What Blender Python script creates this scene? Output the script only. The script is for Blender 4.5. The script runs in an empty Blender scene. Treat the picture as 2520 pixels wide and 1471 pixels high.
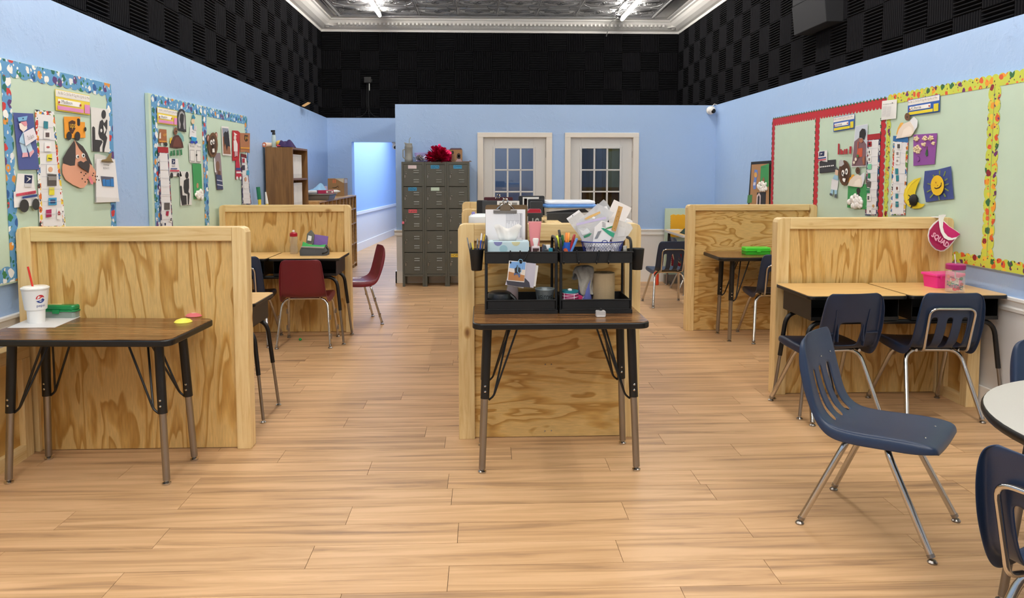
import bpy, bmesh, math, random
from mathutils import Vector, Matrix
random.seed(7)
sc = bpy.context.scene
C = sc.collection
R = math.radians
PI = math.pi
# ---------------------------------------------------------------- camera, world, exposure
F_PX, CX, CY, EYE = 1860.0, 1260.0, 565.0, 1.5
YAW, PITCH = R(2.25), math.atan((565.0 - 425.0) / 1860.0)
cam = bpy.data.cameras.new('camera'); camo = bpy.data.objects.new('camera', cam); C.objects.link(camo)
cam.sensor_fit = 'HORIZONTAL'; cam.sensor_width = 36.0
cam.lens = 36.0 * F_PX / 2520.0
cam.shift_y = -(735.5 - CY) / 2520.0
cam.clip_start = 0.05; cam.clip_end = 100
camo.location = (0, 0, EYE)
camo.rotation_euler = (PI / 2 - PITCH, 0, -YAW)
sc.camera = camo
w = bpy.data.worlds.new('world'); sc.world = w; w.use_nodes = True
w.node_tree.nodes['Background'].inputs[0].default_value = (0.9, 0.95, 1.0, 1)
w.node_tree.nodes['Background'].inputs[1].default_value = 0.3
sc.view_settings.view_transform = 'Standard'; sc.view_settings.look = 'None'
sc.view_settings.gamma = 1.0; sc.view_settings.use_curve_mapping = False
sc.view_settings.exposure = 0.68
TUBE_POWER = 42.0      # emission strength of the ceiling tubes
def area_light(name, loc, sx, sy, power, rot=(0, 0, 0), col=(1, 0.97, 0.92)):
    l = bpy.data.lights.new(name, 'AREA'); l.shape = 'RECTANGLE'; l.size = sx; l.size_y = sy
    l.energy = power; l.color = col
    o = bpy.data.objects.new(name, l); o.location = loc; o.rotation_euler = rot; C.objects.link(o); return o
# an unseen fill lamp added above the camera to brighten the near floor; the lamps of the corridor and of the two offices
area_light('front_fill_light', (0.4, 0.4, 3.92), 4.2, 2.6, 80, (0, 0, 0), (1, 0.97, 0.92))
area_light('corridor_light', (-1.6, 15.4, 2.75), 0.6, 4.0, 62, (0, 0, 0), (0.93, 0.97, 1.0))
area_light('office_light', (0.3, 11.5, 2.3), 0.3, 0.6, 6.0)
area_light('office_light', (2.2, 11.5, 2.3), 0.2, 0.4, 1.2)

# ---------------------------------------------------------------- helpers
FW = Vector((math.sin(YAW) * math.cos(PITCH), math.cos(YAW) * math.cos(PITCH), -math.sin(PITCH)))
RT = Vector((math.cos(YAW), -math.sin(YAW), 0)); UP = RT.cross(FW)
O = Vector((0, 0, EYE))
def ray(px, py): return FW + RT * ((px - CX) / F_PX) - UP * ((py - CY) / F_PX)
def at_x(px, py, x): d = ray(px, py); return O + d * (x / d.x)
def at_y(px, py, y): d = ray(px, py); return O + d * (y / d.y)
def at_z(px, py, z): d = ray(px, py); return O + d * ((z - EYE) / d.z)

def lin(c):
    if isinstance(c, str): c = [int(c[i:i + 2], 16) / 255 for i in (0, 2, 4)]
    return tuple((v / 12.92 if v <= .04045 else ((v + .055) / 1.055) ** 2.4) for v in c) + (1,)
_mats = {}
def mat(col, rough=.55, metal=0.0, name=None, spec=.5, **k):
    key = (str(col), rough, metal, spec, tuple(sorted(k.items())))
    if key in _mats: return _mats[key]
    m = bpy.data.materials.new(name or ('paint_%s' % col)); m.use_nodes = True
    nt = m.node_tree; b = nt.nodes['Principled BSDF']
    b.inputs['Base Color'].default_value = lin(col); b.inputs['Roughness'].default_value = rough
    b.inputs['Metallic'].default_value = metal; b.inputs['Specular IOR Level'].default_value = spec
    if 'alpha' in k: b.inputs['Alpha'].default_value = k['alpha']
    if 'trans' in k: b.inputs['Transmission Weight'].default_value = k['trans']; b.inputs['IOR'].default_value = k.get('ior', 1.3)
    if 'emit' in k:
        b.inputs['Emission Color'].default_value = lin(col); b.inputs['Emission Strength'].default_value = k['emit']
    if k.get('mottle'):      # slight procedural unevenness of the colour
        n = nt.nodes.new('ShaderNodeTexNoise'); n.inputs['Scale'].default_value = k.get('mscale', 30); n.inputs['Detail'].default_value = 4
        tc = nt.nodes.new('ShaderNodeTexCoord'); nt.links.new(tc.outputs['Object'], n.inputs['Vector'])
        mx = nt.nodes.new('ShaderNodeMixRGB'); mx.blend_type = 'MULTIPLY'; mx.inputs['Fac'].default_value = k['mottle']
        mx.inputs['Color1'].default_value = lin(col); nt.links.new(n.outputs['Fac'], mx.inputs['Color2'])
        nt.links.new(mx.outputs['Color'], b.inputs['Base Color'])
    if k.get('bump'):
        n = nt.nodes.new('ShaderNodeTexNoise'); n.inputs['Scale'].default_value = k.get('bscale', 60); n.inputs['Detail'].default_value = 4
        tc = nt.nodes.new('ShaderNodeTexCoord'); nt.links.new(tc.outputs['Object'], n.inputs['Vector'])
        bp = nt.nodes.new('ShaderNodeBump'); bp.inputs['Strength'].default_value = k['bump']; bp.inputs['Distance'].default_value = .004
        nt.links.new(n.outputs['Fac'], bp.inputs['Height']); nt.links.new(bp.outputs['Normal'], b.inputs['Normal'])
    _mats[key] = m; return m

class NT:
    def __init__(s, name):
        s.m = bpy.data.materials.new(name); s.m.use_nodes = True; s.t = s.m.node_tree; s.b = s.t.nodes['Principled BSDF']
    def n(s, typ, **k):
        x = s.t.nodes.new('ShaderNode' + typ)
        for a, v in k.items():
            if a.startswith('_'): setattr(x, a[1:], v)
            else: x.inputs[a.replace('0', ' ') if a.replace('0', ' ') in x.inputs else a].default_value = v
        return x
    def l(s, a, b): s.t.links.new(a, b)
    def ramp(s, stops, interp='LINEAR'):
        r = s.t.nodes.new('ShaderNodeValToRGB'); e = r.color_ramp.elements; r.color_ramp.interpolation = interp
        while len(e) < len(stops): e.new(.5)
        for x, (p, c) in zip(e, stops): x.position = p; x.color = lin(c)
        return r

class MB:
    """collects shapes into one mesh"""
    def __init__(s): s.v = []; s.f = []
    def add(s, vs, fs):
        b = len(s.v); s.v += [tuple(v) for v in vs]; s.f += [tuple(i + b for i in f) for f in fs]; return s
    def box(s, x0, x1, y0, y1, z0, z1, M=None):
        vs = [Vector((x, y, z)) for z in (z0, z1) for y in (y0, y1) for x in (x0, x1)]
        if M: vs = [M @ v for v in vs]
        return s.add(vs, [(0, 2, 3, 1), (4, 5, 7, 6), (0, 1, 5, 4), (2, 6, 7, 3), (0, 4, 6, 2), (1, 3, 7, 5)])
    def tube(s, path, r, n=8, cap=True):
        path = [Vector(p) for p in path]; rr = r if isinstance(r, (list, tuple)) else [r] * len(path)
        vs = []; fs = []; prev = None
        for i, p in enumerate(path):
            a = path[max(i - 1, 0)]; c = path[min(i + 1, len(path) - 1)]
            t = (c - a).normalized()
            if prev is None:
                u = t.orthogonal().normalized()
            else:
                u = (prev - t * prev.dot(t)); u = u.normalized() if u.length > 1e-6 else t.orthogonal().normalized()
            prev = u; v = t.cross(u)
            for k in range(n):
                an = 2 * PI * k / n; vs.append(p + (u * math.cos(an) + v * math.sin(an)) * rr[i])
        for i in range(len(path) - 1):
            for k in range(n):
                a = i * n + k; b = i * n + (k + 1) % n; fs.append((a, b, b + n, a + n))
        if cap: fs.append(tuple(range(n - 1, -1, -1))); fs.append(tuple((len(path) - 1) * n + k for k in range(n)))
        return s.add(vs, fs)
    def lathe(s, prof, n=16, c=(0, 0, 0), sx=1, sy=1, closed=True):
        vs = []; fs = []
        for r, z in prof:
            for k in range(n):
                an = 2 * PI * k / n; vs.append((c[0] + r * sx * math.cos(an), c[1] + r * sy * math.sin(an), c[2] + z))
        for i in range(len(prof) - 1):
            for k in range(n):
                a = i * n + k; b = i * n + (k + 1) % n; fs.append((a, b, b + n, a + n))
        if closed:
            fs.append(tuple(range(n - 1, -1, -1))); fs.append(tuple((len(prof) - 1) * n + k for k in range(n)))
        return s.add(vs, fs)
    def prism(s, pts, h):
        """pts: 3-D polygon, h: extrusion vector"""
        n = len(pts); a = [Vector(p) for p in pts]; h = Vector(h); b = [p + h for p in a]
        return s.add(a + b, [tuple(range(n - 1, -1, -1)), tuple(range(n, 2 * n))] + [(i, (i + 1) % n, n + (i + 1) % n, n + i) for i in range(n)])
    def ball(s, c, rx, ry=None, rz=None, n=10, m=6):
        ry = ry or rx; rz = rz or rx
        vs = [(c[0], c[1], c[2] - rz)]; fs = []
        for i in range(1, m):
            t = PI * i / m
            for k in range(n):
                a = 2 * PI * k / n; vs.append((c[0] + rx * math.sin(t) * math.cos(a), c[1] + ry * math.sin(t) * math.sin(a), c[2] - rz * math.cos(t)))
        vs.append((c[0], c[1], c[2] + rz)); e = len(vs) - 1
        for k in range(n): fs.append((0, 1 + (k + 1) % n, 1 + k)); fs.append((e, e - n + k, e - n + (k + 1) % n))
        for i in range(m - 2):
            for k in range(n):
                a = 1 + i * n + k; b = 1 + i * n + (k + 1) % n; fs.append((a, b, b + n, a + n))
        return s.add(vs, fs)
    def mesh(s, name, m, off=(0, 0, 0)):
        me = bpy.data.meshes.new(name); off = Vector(off)
        me.from_pydata([Vector(v) - off for v in s.v], [], s.f)
        bm = bmesh.new(); bm.from_mesh(me); bmesh.ops.recalc_face_normals(bm, faces=bm.faces); bm.to_mesh(me); bm.free()
        if m: me.materials.append(m)
        return me
    def build(s, name, m, parent=None, smooth=False, bevel=0, seg=2, world=False):
        """local coordinates of parent; world=True: the vertices are world coordinates"""
        off = Vector((0, 0, 0))
        if world:
            if parent: off = parent.location
            else:
                n = len(s.v); zs = min(v[2] for v in s.v)
                off = Vector((sum(v[0] for v in s.v) / n, sum(v[1] for v in s.v) / n, zs))
        o = bpy.data.objects.new(name, s.mesh(name, m, off)); C.objects.link(o)
        if parent: o.parent = parent
        elif world: o.location = off
        if smooth: shade(o, smooth)
        if bevel:
            b = o.modifiers.new('bevel', 'BEVEL'); b.width = bevel; b.segments = seg; b.limit_method = 'ANGLE'; b.angle_limit = R(40)
        return o
def shade(o, ang=True):
    a = R(40) if ang is True else R(ang)
    o.data.polygons.foreach_set('use_smooth', [True] * len(o.data.polygons))
    try: o.data.set_sharp_from_angle(angle=a)
    except Exception: pass
def tag(o, label=None, cat=None, group=None, kind=None):
    if label: o['label'] = label
    if cat: o['category'] = cat
    if group: o['group'] = group
    if kind: o['kind'] = kind
    return o
def thing(name, label, cat, loc=(0, 0, 0), rz=0, group=None):
    o = bpy.data.objects.new(name, None); o.empty_display_size = .1; C.objects.link(o)
    o.location = loc; o.rotation_euler = (0, 0, R(rz)); return tag(o, label, cat, group)
KIDS = {}
def copy_tree(o, parent=None):
    c = o.copy(); C.objects.link(c); c.parent = parent
    for ch in [x for x in bpy.data.objects if x.parent == o]: copy_tree(ch, c)
    return c
def dup(o, loc, rz, label, group=None):
    c = copy_tree(o); c.location = loc; c.rotation_euler = (0, 0, R(rz)); c['label'] = label
    if group: c['group'] = group
    return c
def struct(name, mb, m, parent=None, **k):
    o = mb.build(name, m, parent, **k); o['kind'] = 'structure'; return o
def rrect(x0, x1, y0, y1, r, n=5):
    p = []
    for cx, cy, a0 in ((x1 - r, y1 - r, 0), (x0 + r, y1 - r, 90), (x0 + r, y0 + r, 180), (x1 - r, y0 + r, 270)):
        for i in range(n + 1):
            a = R(a0 + 90 * i / n); p.append((cx + r * math.cos(a), cy + r * math.sin(a)))
    return p
def bend(p, r, n=5):
    """round the corners of a polyline"""
    p = [Vector(q) for q in p]; out = [p[0]]
    for i in range(1, len(p) - 1):
        a, b, c = p[i - 1], p[i], p[i + 1]; u = (a - b); v = (c - b); d = min(r, u.length * .49, v.length * .49)
        s, e = b + u.normalized() * d, b + v.normalized() * d
        for k in range(n + 1):
            t = k / n; out.append(s * (1 - t) ** 2 + b * 2 * t * (1 - t) + e * t * t)
    return out + [p[-1]]
_txt = {}
def text_mesh(body, bold=0):
    if (body, bold) in _txt: return _txt[(body, bold)]
    cu = bpy.data.curves.new('lettering', 'FONT'); cu.body = body; cu.resolution_u = 2; cu.offset = bold
    o = bpy.data.objects.new('lettering', cu); C.objects.link(o)
    dg = bpy.context.evaluated_depsgraph_get(); me = o.evaluated_get(dg).to_mesh()
    vs = [v.co.copy() for v in me.vertices]; fs = [tuple(p.vertices) for p in me.polygons]
    o.evaluated_get(dg).to_mesh_clear(); bpy.data.objects.remove(o); bpy.data.curves.remove(cu)
    x0 = min(v.x for v in vs); x1 = max(v.x for v in vs); y0 = min(v.y for v in vs); y1 = max(v.y for v in vs)
    _txt[(body, bold)] = ([((v.x - x0) / (x1 - x0), (v.y - y0) / (y1 - y0)) for v in vs], fs); return _txt[(body, bold)]
def text(body, tl, tr, br, bl, m, parent, name='lettering', lift=None, world=True, bold=0):
    """flat lettering filling the quad tl, tr, br, bl"""
    uv, fs = text_mesh(body, bold); tl, tr, br, bl = map(Vector, (tl, tr, br, bl))
    n = (tr - tl).cross(bl - tl).normalized() * -.0006 if lift is None else Vector(lift)
    vs = [(bl * (1 - u) + br * u) * (1 - v) + (tl * (1 - u) + tr * u) * v + n for u, v in uv]
    return MB().add(vs, fs).build(name, m, parent, world=world)

# ---------------------------------------------------------------- materials
def ply_mat(name, sx, sz, bands, seed, c0='DCB774', c1='D2A75F', c2='B98A42'):
    """plywood with cathedral grain: contour bands of a noise stretched along the grain"""
    t = NT(name); tc = t.n('TexCoord'); mp = t.n('Mapping'); t.l(tc.outputs['Object'], mp.inputs['Vector'])
    mp.inputs['Scale'].default_value = (sx, 1, sz); mp.inputs['Location'].default_value = (seed, seed * .7, seed * 1.3)
    nz = t.n('TexNoise', Scale=1.0, Detail=2.6, Roughness=.52, Distortion=.6); t.l(mp.outputs[0], nz.inputs['Vector'])
    ml = t.n('Math', _operation='MULTIPLY'); ml.inputs[1].default_value = bands; t.l(nz.outputs['Fac'], ml.inputs[0])
    fr = t.n('Math', _operation='FRACT'); t.l(ml.outputs[0], fr.inputs[0])
    r = t.ramp([(0, c2), (.06, c2), (.30, c1), (.42, c0), (.93, c0), (1, c2)]); t.l(fr.outputs[0], r.inputs[0])
    n2 = t.n('TexNoise', Scale=1.0, Detail=4.0); m2 = t.n('Mapping'); t.l(tc.outputs['Object'], m2.inputs['Vector'])
    big = 120 if sx > sz else 14
    m2.inputs['Scale'].default_value = (big, 1, 134 - big); t.l(m2.outputs[0], n2.inputs['Vector'])
    mr = t.n('MapRange'); mr.inputs[1].default_value = .3; mr.inputs[2].default_value = .7; mr.inputs[3].default_value = .84; mr.inputs[4].default_value = 1.06; t.l(n2.outputs['Fac'], mr.inputs[0])
    mx = t.n('MixRGB', _blend_type='MULTIPLY'); mx.inputs[0].default_value = 1; t.l(r.outputs[0], mx.inputs[1]); t.l(mr.outputs[0], mx.inputs[2])
    vo = t.n('TexVoronoi', Scale=1.0); m3 = t.n('Mapping'); t.l(tc.outputs['Object'], m3.inputs['Vector']); m3.inputs['Scale'].default_value = (2.6, 2.6, 2.2); m3.inputs['Location'].default_value = (seed * 3, 0, seed)
    t.l(m3.outputs[0], vo.inputs['Vector'])
    kr = t.ramp([(0, '4A2C12'), (.05, '7A4E22'), (.085, 'FFFFFF')]); t.l(vo.outputs['Distance'], kr.inputs[0])
    m4 = t.n('MixRGB', _blend_type='MULTIPLY'); m4.inputs[0].default_value = .8; t.l(mx.outputs[0], m4.inputs[1]); t.l(kr.outputs[0], m4.inputs[2])
    t.l(m4.outputs[0], t.b.inputs['Base Color']); t.b.inputs['Roughness'].default_value = .5
    return t.m
def grain_mat(name, c0, c1, c2, scale, rough, axis=0, obj_random=0, knots=False):
    """straight wood grain along axis"""
    t = NT(name); tc = t.n('TexCoord'); mp = t.n('Mapping'); t.l(tc.outputs['Object'], mp.inputs['Vector'])
    s = [scale] * 3; s[axis] = scale * .06; mp.inputs['Scale'].default_value = s
    vec = mp.outputs[0]
    if obj_random:
        oi = t.n('ObjectInfo'); cm = t.n('CombineXYZ')
        for i in range(3): t.l(oi.outputs['Random'], cm.inputs[i])
        k = t.n('VectorMath', _operation='SCALE'); k.inputs['Scale'].default_value = 91; t.l(cm.outputs[0], k.inputs[0])
        ad = t.n('VectorMath', _operation='ADD'); t.l(vec, ad.inputs[0]); t.l(k.outputs[0], ad.inputs[1]); vec = ad.outputs[0]
    nz = t.n('TexNoise', Scale=1.0, Detail=5.0, Roughness=.6, Distortion=.8); t.l(vec, nz.inputs['Vector'])
    r = t.ramp([(.3, c2), (.47, c1), (.62, c0)]); t.l(nz.outputs['Fac'], r.inputs[0])
    out = r.outputs[0]
    if obj_random:
        hs = t.n('HueSaturation'); mr = t.n('MapRange'); t.l(oi.outputs['Random'], mr.inputs[0]); mr.inputs[3].default_value = 1 - obj_random; mr.inputs[4].default_value = 1 + obj_random
        t.l(mr.outputs[0], hs.inputs['Value']); t.l(out, hs.inputs['Color']); out = hs.outputs[0]
    if knots:
        vo = t.n('TexVoronoi', Scale=5.5); kp_ = t.n('Mapping'); t.l(tc.outputs['Object'], kp_.inputs['Vector']); sv = [1, 1, 1]; sv[axis] = .55; kp_.inputs['Scale'].default_value = sv
        k2 = t.n('VectorMath', _operation='ADD'); t.l(kp_.outputs[0], k2.inputs[0]); t.l(k.outputs[0], k2.inputs[1]); t.l(k2.outputs[0], vo.inputs['Vector'])
        kr = t.ramp([(0, '4E3014'), (.05, '8A6030'), (.09, 'D8C0A0'), (.13, 'FFFFFF')]); t.l(vo.outputs['Distance'], kr.inputs[0])
        km = t.n('MixRGB', _blend_type='MULTIPLY'); km.inputs[0].default_value = .9; t.l(out, km.inputs[1]); t.l(kr.outputs[0], km.inputs[2]); out = km.outputs[0]
    t.l(out, t.b.inputs['Base Color']); t.b.inputs['Roughness'].default_value = rough
    return t.m
def wall_mat(name, col, rough=.4, bump=.5):
    """painted trowelled plaster"""
    t = NT(name); tc = t.n('TexCoord')
    n1 = t.n('TexNoise', Scale=7.0, Detail=9.0, Roughness=.68, Distortion=.25); t.l(tc.outputs['Object'], n1.inputs['Vector'])
    n2 = t.n('TexNoise', Scale=60.0, Detail=3.0); t.l(tc.outputs['Object'], n2.inputs['Vector'])
    r = t.ramp([(.50, '000000'), (.60, '909090'), (.72, 'FFFFFF')]); t.l(n1.outputs['Fac'], r.inputs[0])
    ma = t.n('MixRGB'); ma.inputs[0].default_value = .12; t.l(r.outputs[0], ma.inputs[1]); t.l(n2.outputs['Fac'], ma.inputs[2])
    bp = t.n('Bump', Strength=bump, Distance=.004); t.l(ma.outputs[0], bp.inputs['Height']); t.l(bp.outputs[0], t.b.inputs['Normal'])
    t.b.inputs['Base Color'].default_value = lin(col); t.b.inputs['Roughness'].default_value = rough
    return t.m
def spot_mat(name, base, cols, scale, size=.34):
    """printed border paper: scattered coloured motifs on a plain ground"""
    t = NT(name); tc = t.n('TexCoord')
    nz = t.n('TexNoise', Scale=scale * 1.6, Detail=2.0); t.l(tc.outputs['Object'], nz.inputs['Vector'])
    sb = t.n('VectorMath', _operation='SCALE'); sb.inputs['Scale'].default_value = .55 / scale; t.l(nz.outputs['Color'], sb.inputs[0])
    ad = t.n('VectorMath', _operation='ADD'); t.l(tc.outputs['Object'], ad.inputs[0]); t.l(sb.outputs[0], ad.inputs[1])
    col = None
    for k, (sc2, sz, shift) in enumerate(((scale, size, 0), (scale * 1.9, size * .62, 2))):
        vo = t.n('TexVoronoi', Scale=sc2, Randomness=.7); t.l(ad.outputs[0], vo.inputs['Vector'])
        sp = t.n('SeparateColor'); t.l(vo.outputs['Color'], sp.inputs[0])
        cc = cols[shift:] + cols[:shift]
        r = t.ramp([(i / len(cc), c) for i, c in enumerate(cc)], 'CONSTANT'); t.l(sp.outputs[0], r.inputs[0])
        lt = t.n('Math', _operation='LESS_THAN'); lt.inputs[1].default_value = sz; t.l(vo.outputs['Distance'], lt.inputs[0])
        mx = t.n('MixRGB'); t.l(lt.outputs[0], mx.inputs[0]); t.l(r.outputs[0], mx.inputs[2])
        if col is None: mx.inputs[1].default_value = lin(base)
        else: t.l(col, mx.inputs[1])
        col = mx.outputs[0]
    t.l(col, t.b.inputs['Base Color']); t.b.inputs['Roughness'].default_value = .5
    return t.m
PINE_X, PINE_Y, PINE_Z = [grain_mat('pine_board_%s' % n, 'E6CC96', 'DFC189', 'D0AC70', 42, .45, a, .04, True) for n, a in (('across', 0), ('deep', 1), ('upright', 2))]
PLY_V = [ply_mat('plywood_upright_grain', 5.5, .95, 7.5, s) for s in (1.3, 5.1, 9.7)]
PLY_H = ply_mat('plywood_level_grain', 1.3, 6, 7, 3.3)
PLY_H2 = ply_mat('plywood_wavy_grain', 1.6, 6.5, 10, 8.2)
FLOORM = grain_mat('vinyl_oak_plank', 'D3AC82', 'C19A70', '957456', 15, .42, 0, .05)
FLOORM.node_tree.nodes['Principled BSDF'].inputs['Specular IOR Level'].default_value = .33
WALNUT = grain_mat('walnut_laminate', '946A40', '6E4A2A', '3C2614', 50, .25, 0)
OAKTOP = grain_mat('light_oak_laminate', 'E6C082', 'DFB676', 'D2A664', 55, .35, 0)
BROWNW = grain_mat('brown_wood_veneer', '8A6438', '7C5830', '6A4826', 26, .45, 2)
BLUEW = wall_mat('blue_wall_paint', 'A3C1EA', .36, 1.0)
WHITEW = wall_mat('white_wall_paint', 'DAD8D6', .5, .35)
WHITE = mat('E8E6E2', .4, name='white_gloss_trim')
CREAM = mat('E2DED6', .4, name='cream_trim')
DOORW = mat('D2D4D4', .42, name='white_door_paint')
BLACKM = mat('0D0D0E', .42, name='black_powder_coat')
BLACKP = mat('0B0C0E', .5, name='black_plastic')
EDGE = mat('0C0C0C', .38, name='black_edge_band')
CHROME = mat('C9C6C2', .16, 1.0, name='chrome')
STEEL = mat('9A9692', .32, 1.0, name='brushed_steel')
NAVY = mat('24344F', .36, name='navy_plastic', bump=.08, bscale=260)
NAVYD = mat('1E2B44', .36, name='dark_navy_plastic', bump=.08, bscale=260)
MAROON = mat('6E1A28', .36, name='maroon_plastic', bump=.08, bscale=260)
FOAM = mat('1B1B1E', 1.0, name='black_acoustic_foam', spec=.12)
FOAMG = mat('2C2D30', .95, name='grey_foam_sheet', spec=.2)
GREYL = mat('55564F', .42, name='grey_locker_enamel')
GREENB = mat('C2D8C4', .6, name='pale_green_board', mottle=.08, mscale=6)
PAPER = mat('E9E8E6', .6, name='white_paper')
GLASS = None
def glass_mat(name, tint='FFFFFF', fac=.12):
    t = NT(name); tr = t.n('BsdfTransparent'); tr.inputs[0].default_value = lin(tint); gl = t.n('BsdfGlossy'); gl.inputs['Roughness'].default_value = .02
    mx = t.n('MixShader'); lw = t.n('Fresnel'); lw.inputs[0].default_value = 1.5
    ad = t.n('Math', _operation='ADD'); ad.inputs[1].default_value = fac; t.l(lw.outputs[0], ad.inputs[0])
    t.l(ad.outputs[0], mx.inputs[0]); t.l(tr.outputs[0], mx.inputs[1]); t.l(gl.outputs[0], mx.inputs[2])
    t.l(mx.outputs[0], t.t.nodes['Material Output'].inputs[0]); return t.m
PANE = glass_mat('window_glass', 'DDE6EE', .06)
CLEAR = glass_mat('clear_plastic', 'F2F4F6', .03)
def film_mat(name, col, alpha):
    return mat(col, .22, 0, name=name, alpha=alpha)
FILM = film_mat('plastic_bag_film', 'E6E8EA', .55)
# ================================================================ THE ROOM
XL, XR, YB = -2.5, 3.2, 10.3          # painted walls: inner faces
def ltop(y): return 2.568 - .015 * y   # the left wall's top edge drops a little
floor = struct('floor', MB().box(-3.2, 3.5, -3.6, 19.3, -.12, -.012), mat('3A2A1C', .8, name='subfloor'))
PW, PL = .178, 1.22
rows = []
y = 1.55; i = 0
planks = []
while y < 19:
    x0, x1 = (XL, XR) if y < YB else (-2.55, -1.0)
    x = x0 - random.random() * PL
    while x < x1:
        a, b = max(x, x0), min(x + PL, x1)
        if b - a > .02: planks.append((a + .001, b - .001, y + .001, y + PW - .001))
        x += PL
    y += PW
full = None; rest = MB()
for k, (a, b, c, d) in enumerate(planks):
    if k >= 298: rest.box(a, b, c, d, -.012, 0); continue
    if abs(b - a - PL + .002) < 1e-4:
        if full is None: full = MB().box(-PL / 2 + .001, PL / 2 - .001, -PW / 2 + .001, PW / 2 - .001, -.012, 0).mesh('plank', FLOORM)
        o = bpy.data.objects.new('plank', full)
    else:
        o = bpy.data.objects.new('plank', MB().box(-(b - a) / 2, (b - a) / 2, -(d - c) / 2, (d - c) / 2, -.012, 0).mesh('plank', FLOORM))
    C.objects.link(o); o.location = ((a + b) / 2, (c + d) / 2, 0); o.parent = floor
tag(rest.build('plank_field', FLOORM, floor), kind='stuff')

# left wall: blue above the rail, white below; black foam wall above and behind
def wallpoly(pts, x, t): return MB().prism([(x, p[0], p[1]) for p in pts], (t, 0, 0))
wl = struct('wall_left', wallpoly([(-3.4, .70), (12.5, .70), (12.5, ltop(12.5)), (-3.4, ltop(-3.4))], XL, -.15), BLUEW)
struct('wainscot', wallpoly([(-3.4, 0), (12.5, 0), (12.5, .70), (-3.4, .70)], XL, -.15), WHITEW, wl)
wr = struct('wall_right', wallpoly([(-3.4, .70), (12.5, .70), (12.5, 2.42), (-3.4, 2.45)], XR, .1), BLUEW)
struct('wainscot', wallpoly([(-3.4, 0), (12.5, 0), (12.5, .70), (-3.4, .70)], XR, .1), WHITEW, wr)
def rail_profile(y0, y1, x, sgn):
    p = [(0, .665), (.012, .665), (.016, .685), (.012, .70), (.014, .725), (.026, .735), (.026, .75), (0, .752)]
    return MB().prism([(x + sgn * a, y0, z) for a, z in p], (0, y1 - y0, 0))
struct('trim_1', rail_profile(-3.4, 12.4, XL, 1), WHITE); struct('trim_2', rail_profile(-3.4, YB, XR, -1), WHITE)
struct('baseboard_left', MB().box(XL, XL + .016, -3.4, 12.4, 0, .14), WHITE); struct('baseboard_right', MB().box(XR - .016, XR, -3.4, YB, 0, .14), WHITE)

# back wall of the room (front of the two offices)
D1, D2 = (.0, .885), (1.187, 2.072)
bk = MB()
for a, b in ((-1.168, D1[0]), (D1[1], D2[0]), (D2[1], XR)): bk.box(a, b, YB, YB + .12, .70, 1.992)
bk.box(-1.168, XR, YB, YB + .12, 1.992, 2.418)
wb = struct('wall_back', bk, BLUEW)
bl = MB()
for a, b in ((-1.168, D1[0]), (D1[1], D2[0]), (D2[1], XR)): bl.box(a, b, YB, YB + .12, 0, .70)
struct('wainscot', bl, WHITEW, wb)
def rail_x(x0, x1, y):
    p = [(0, .645), (.012, .645), (.016, .665), (.012, .68), (.014, .70), (.026, .71), (.026, .725), (0, .727)]
    return MB().prism([(x0, y - a, z) for a, z in p], (x1 - x0, 0, 0))
for n, (a, b) in enumerate(((-1.194, -.063), (.94, 1.137), (2.136, XR))):
    struct('trim_%d' % (3 + n), rail_x(a, b, YB), WHITE); struct('baseboard_back', MB().box(a + .01, b, YB - .018, YB, 0, .16), WHITE)
struct('wall_office_side', MB().box(-1.168, -1.05, YB + .12, 12.4, 0, 2.418), BLUEW)
struct('baseboard_side', MB().box(-1.186, -1.168, YB - .018, 12.4, 0, .16), WHITE)
struct('wall_office_top', MB().box(-1.168, XR, YB + .12, 12.5, 2.36, 2.40), mat('8A8A8A', .8))
struct('wall_office_partition', MB().box(1.0, 1.08, YB + .12, 12.4, 0, 2.36), BLUEW)
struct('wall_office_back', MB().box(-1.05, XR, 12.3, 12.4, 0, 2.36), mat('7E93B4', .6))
# nook wall with the corridor opening
nk = MB().box(-2.65, -2.113, 12.4, 12.64, 0, 2.19).box(-2.113, -1.05, 12.4, 12.64, 2.0, 2.19).box(-2.65, -1.05, 12.4, 12.47, 2.19, 2.384)
struct('wall_nook', nk, BLUEW)
# corridor
cw = struct('wall_corridor_left', MB().prism([(-2.52, 12.645, .70), (-2.07, 19.2, .70), (-2.07, 19.2, 2.8), (-2.52, 12.645, 2.8)], (-.12, 0, 0)), wall_mat('corridor_blue', 'A0BFE8', .3, .3))
struct('wainscot', MB().prism([(-2.52, 12.645, 0), (-2.07, 19.2, 0), (-2.07, 19.2, .70), (-2.52, 12.645, .70)], (-.12, 0, 0)), WHITEW, cw)
for z0, z1, d in ((.70, .755, .022), (0, .15, .018)):
    struct('trim_6' if z0 else 'baseboard_corridor', MB().prism([(-2.52, 12.645, z0), (-2.07, 19.2, z0), (-2.07, 19.2, z1), (-2.52, 12.645, z1)], (d, 0, 0)), WHITE)
struct('wall_corridor_right', MB().box(-1.05, -.9, 12.645, 19.2, 0, 2.8), BLUEW)
struct('wall_corridor_end', MB().box(-2.3, -.9, 19.2, 19.3, 0, 2.8), BLUEW)
struct('ceiling_corridor', MB().box(-2.7, -.9, 12.645, 19.3, 2.8, 2.88), WHITE)
struct('wall_front', MB().box(-2.8, 3.4, -3.7, -3.5, 0, 4.05), WHITEW)

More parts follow.
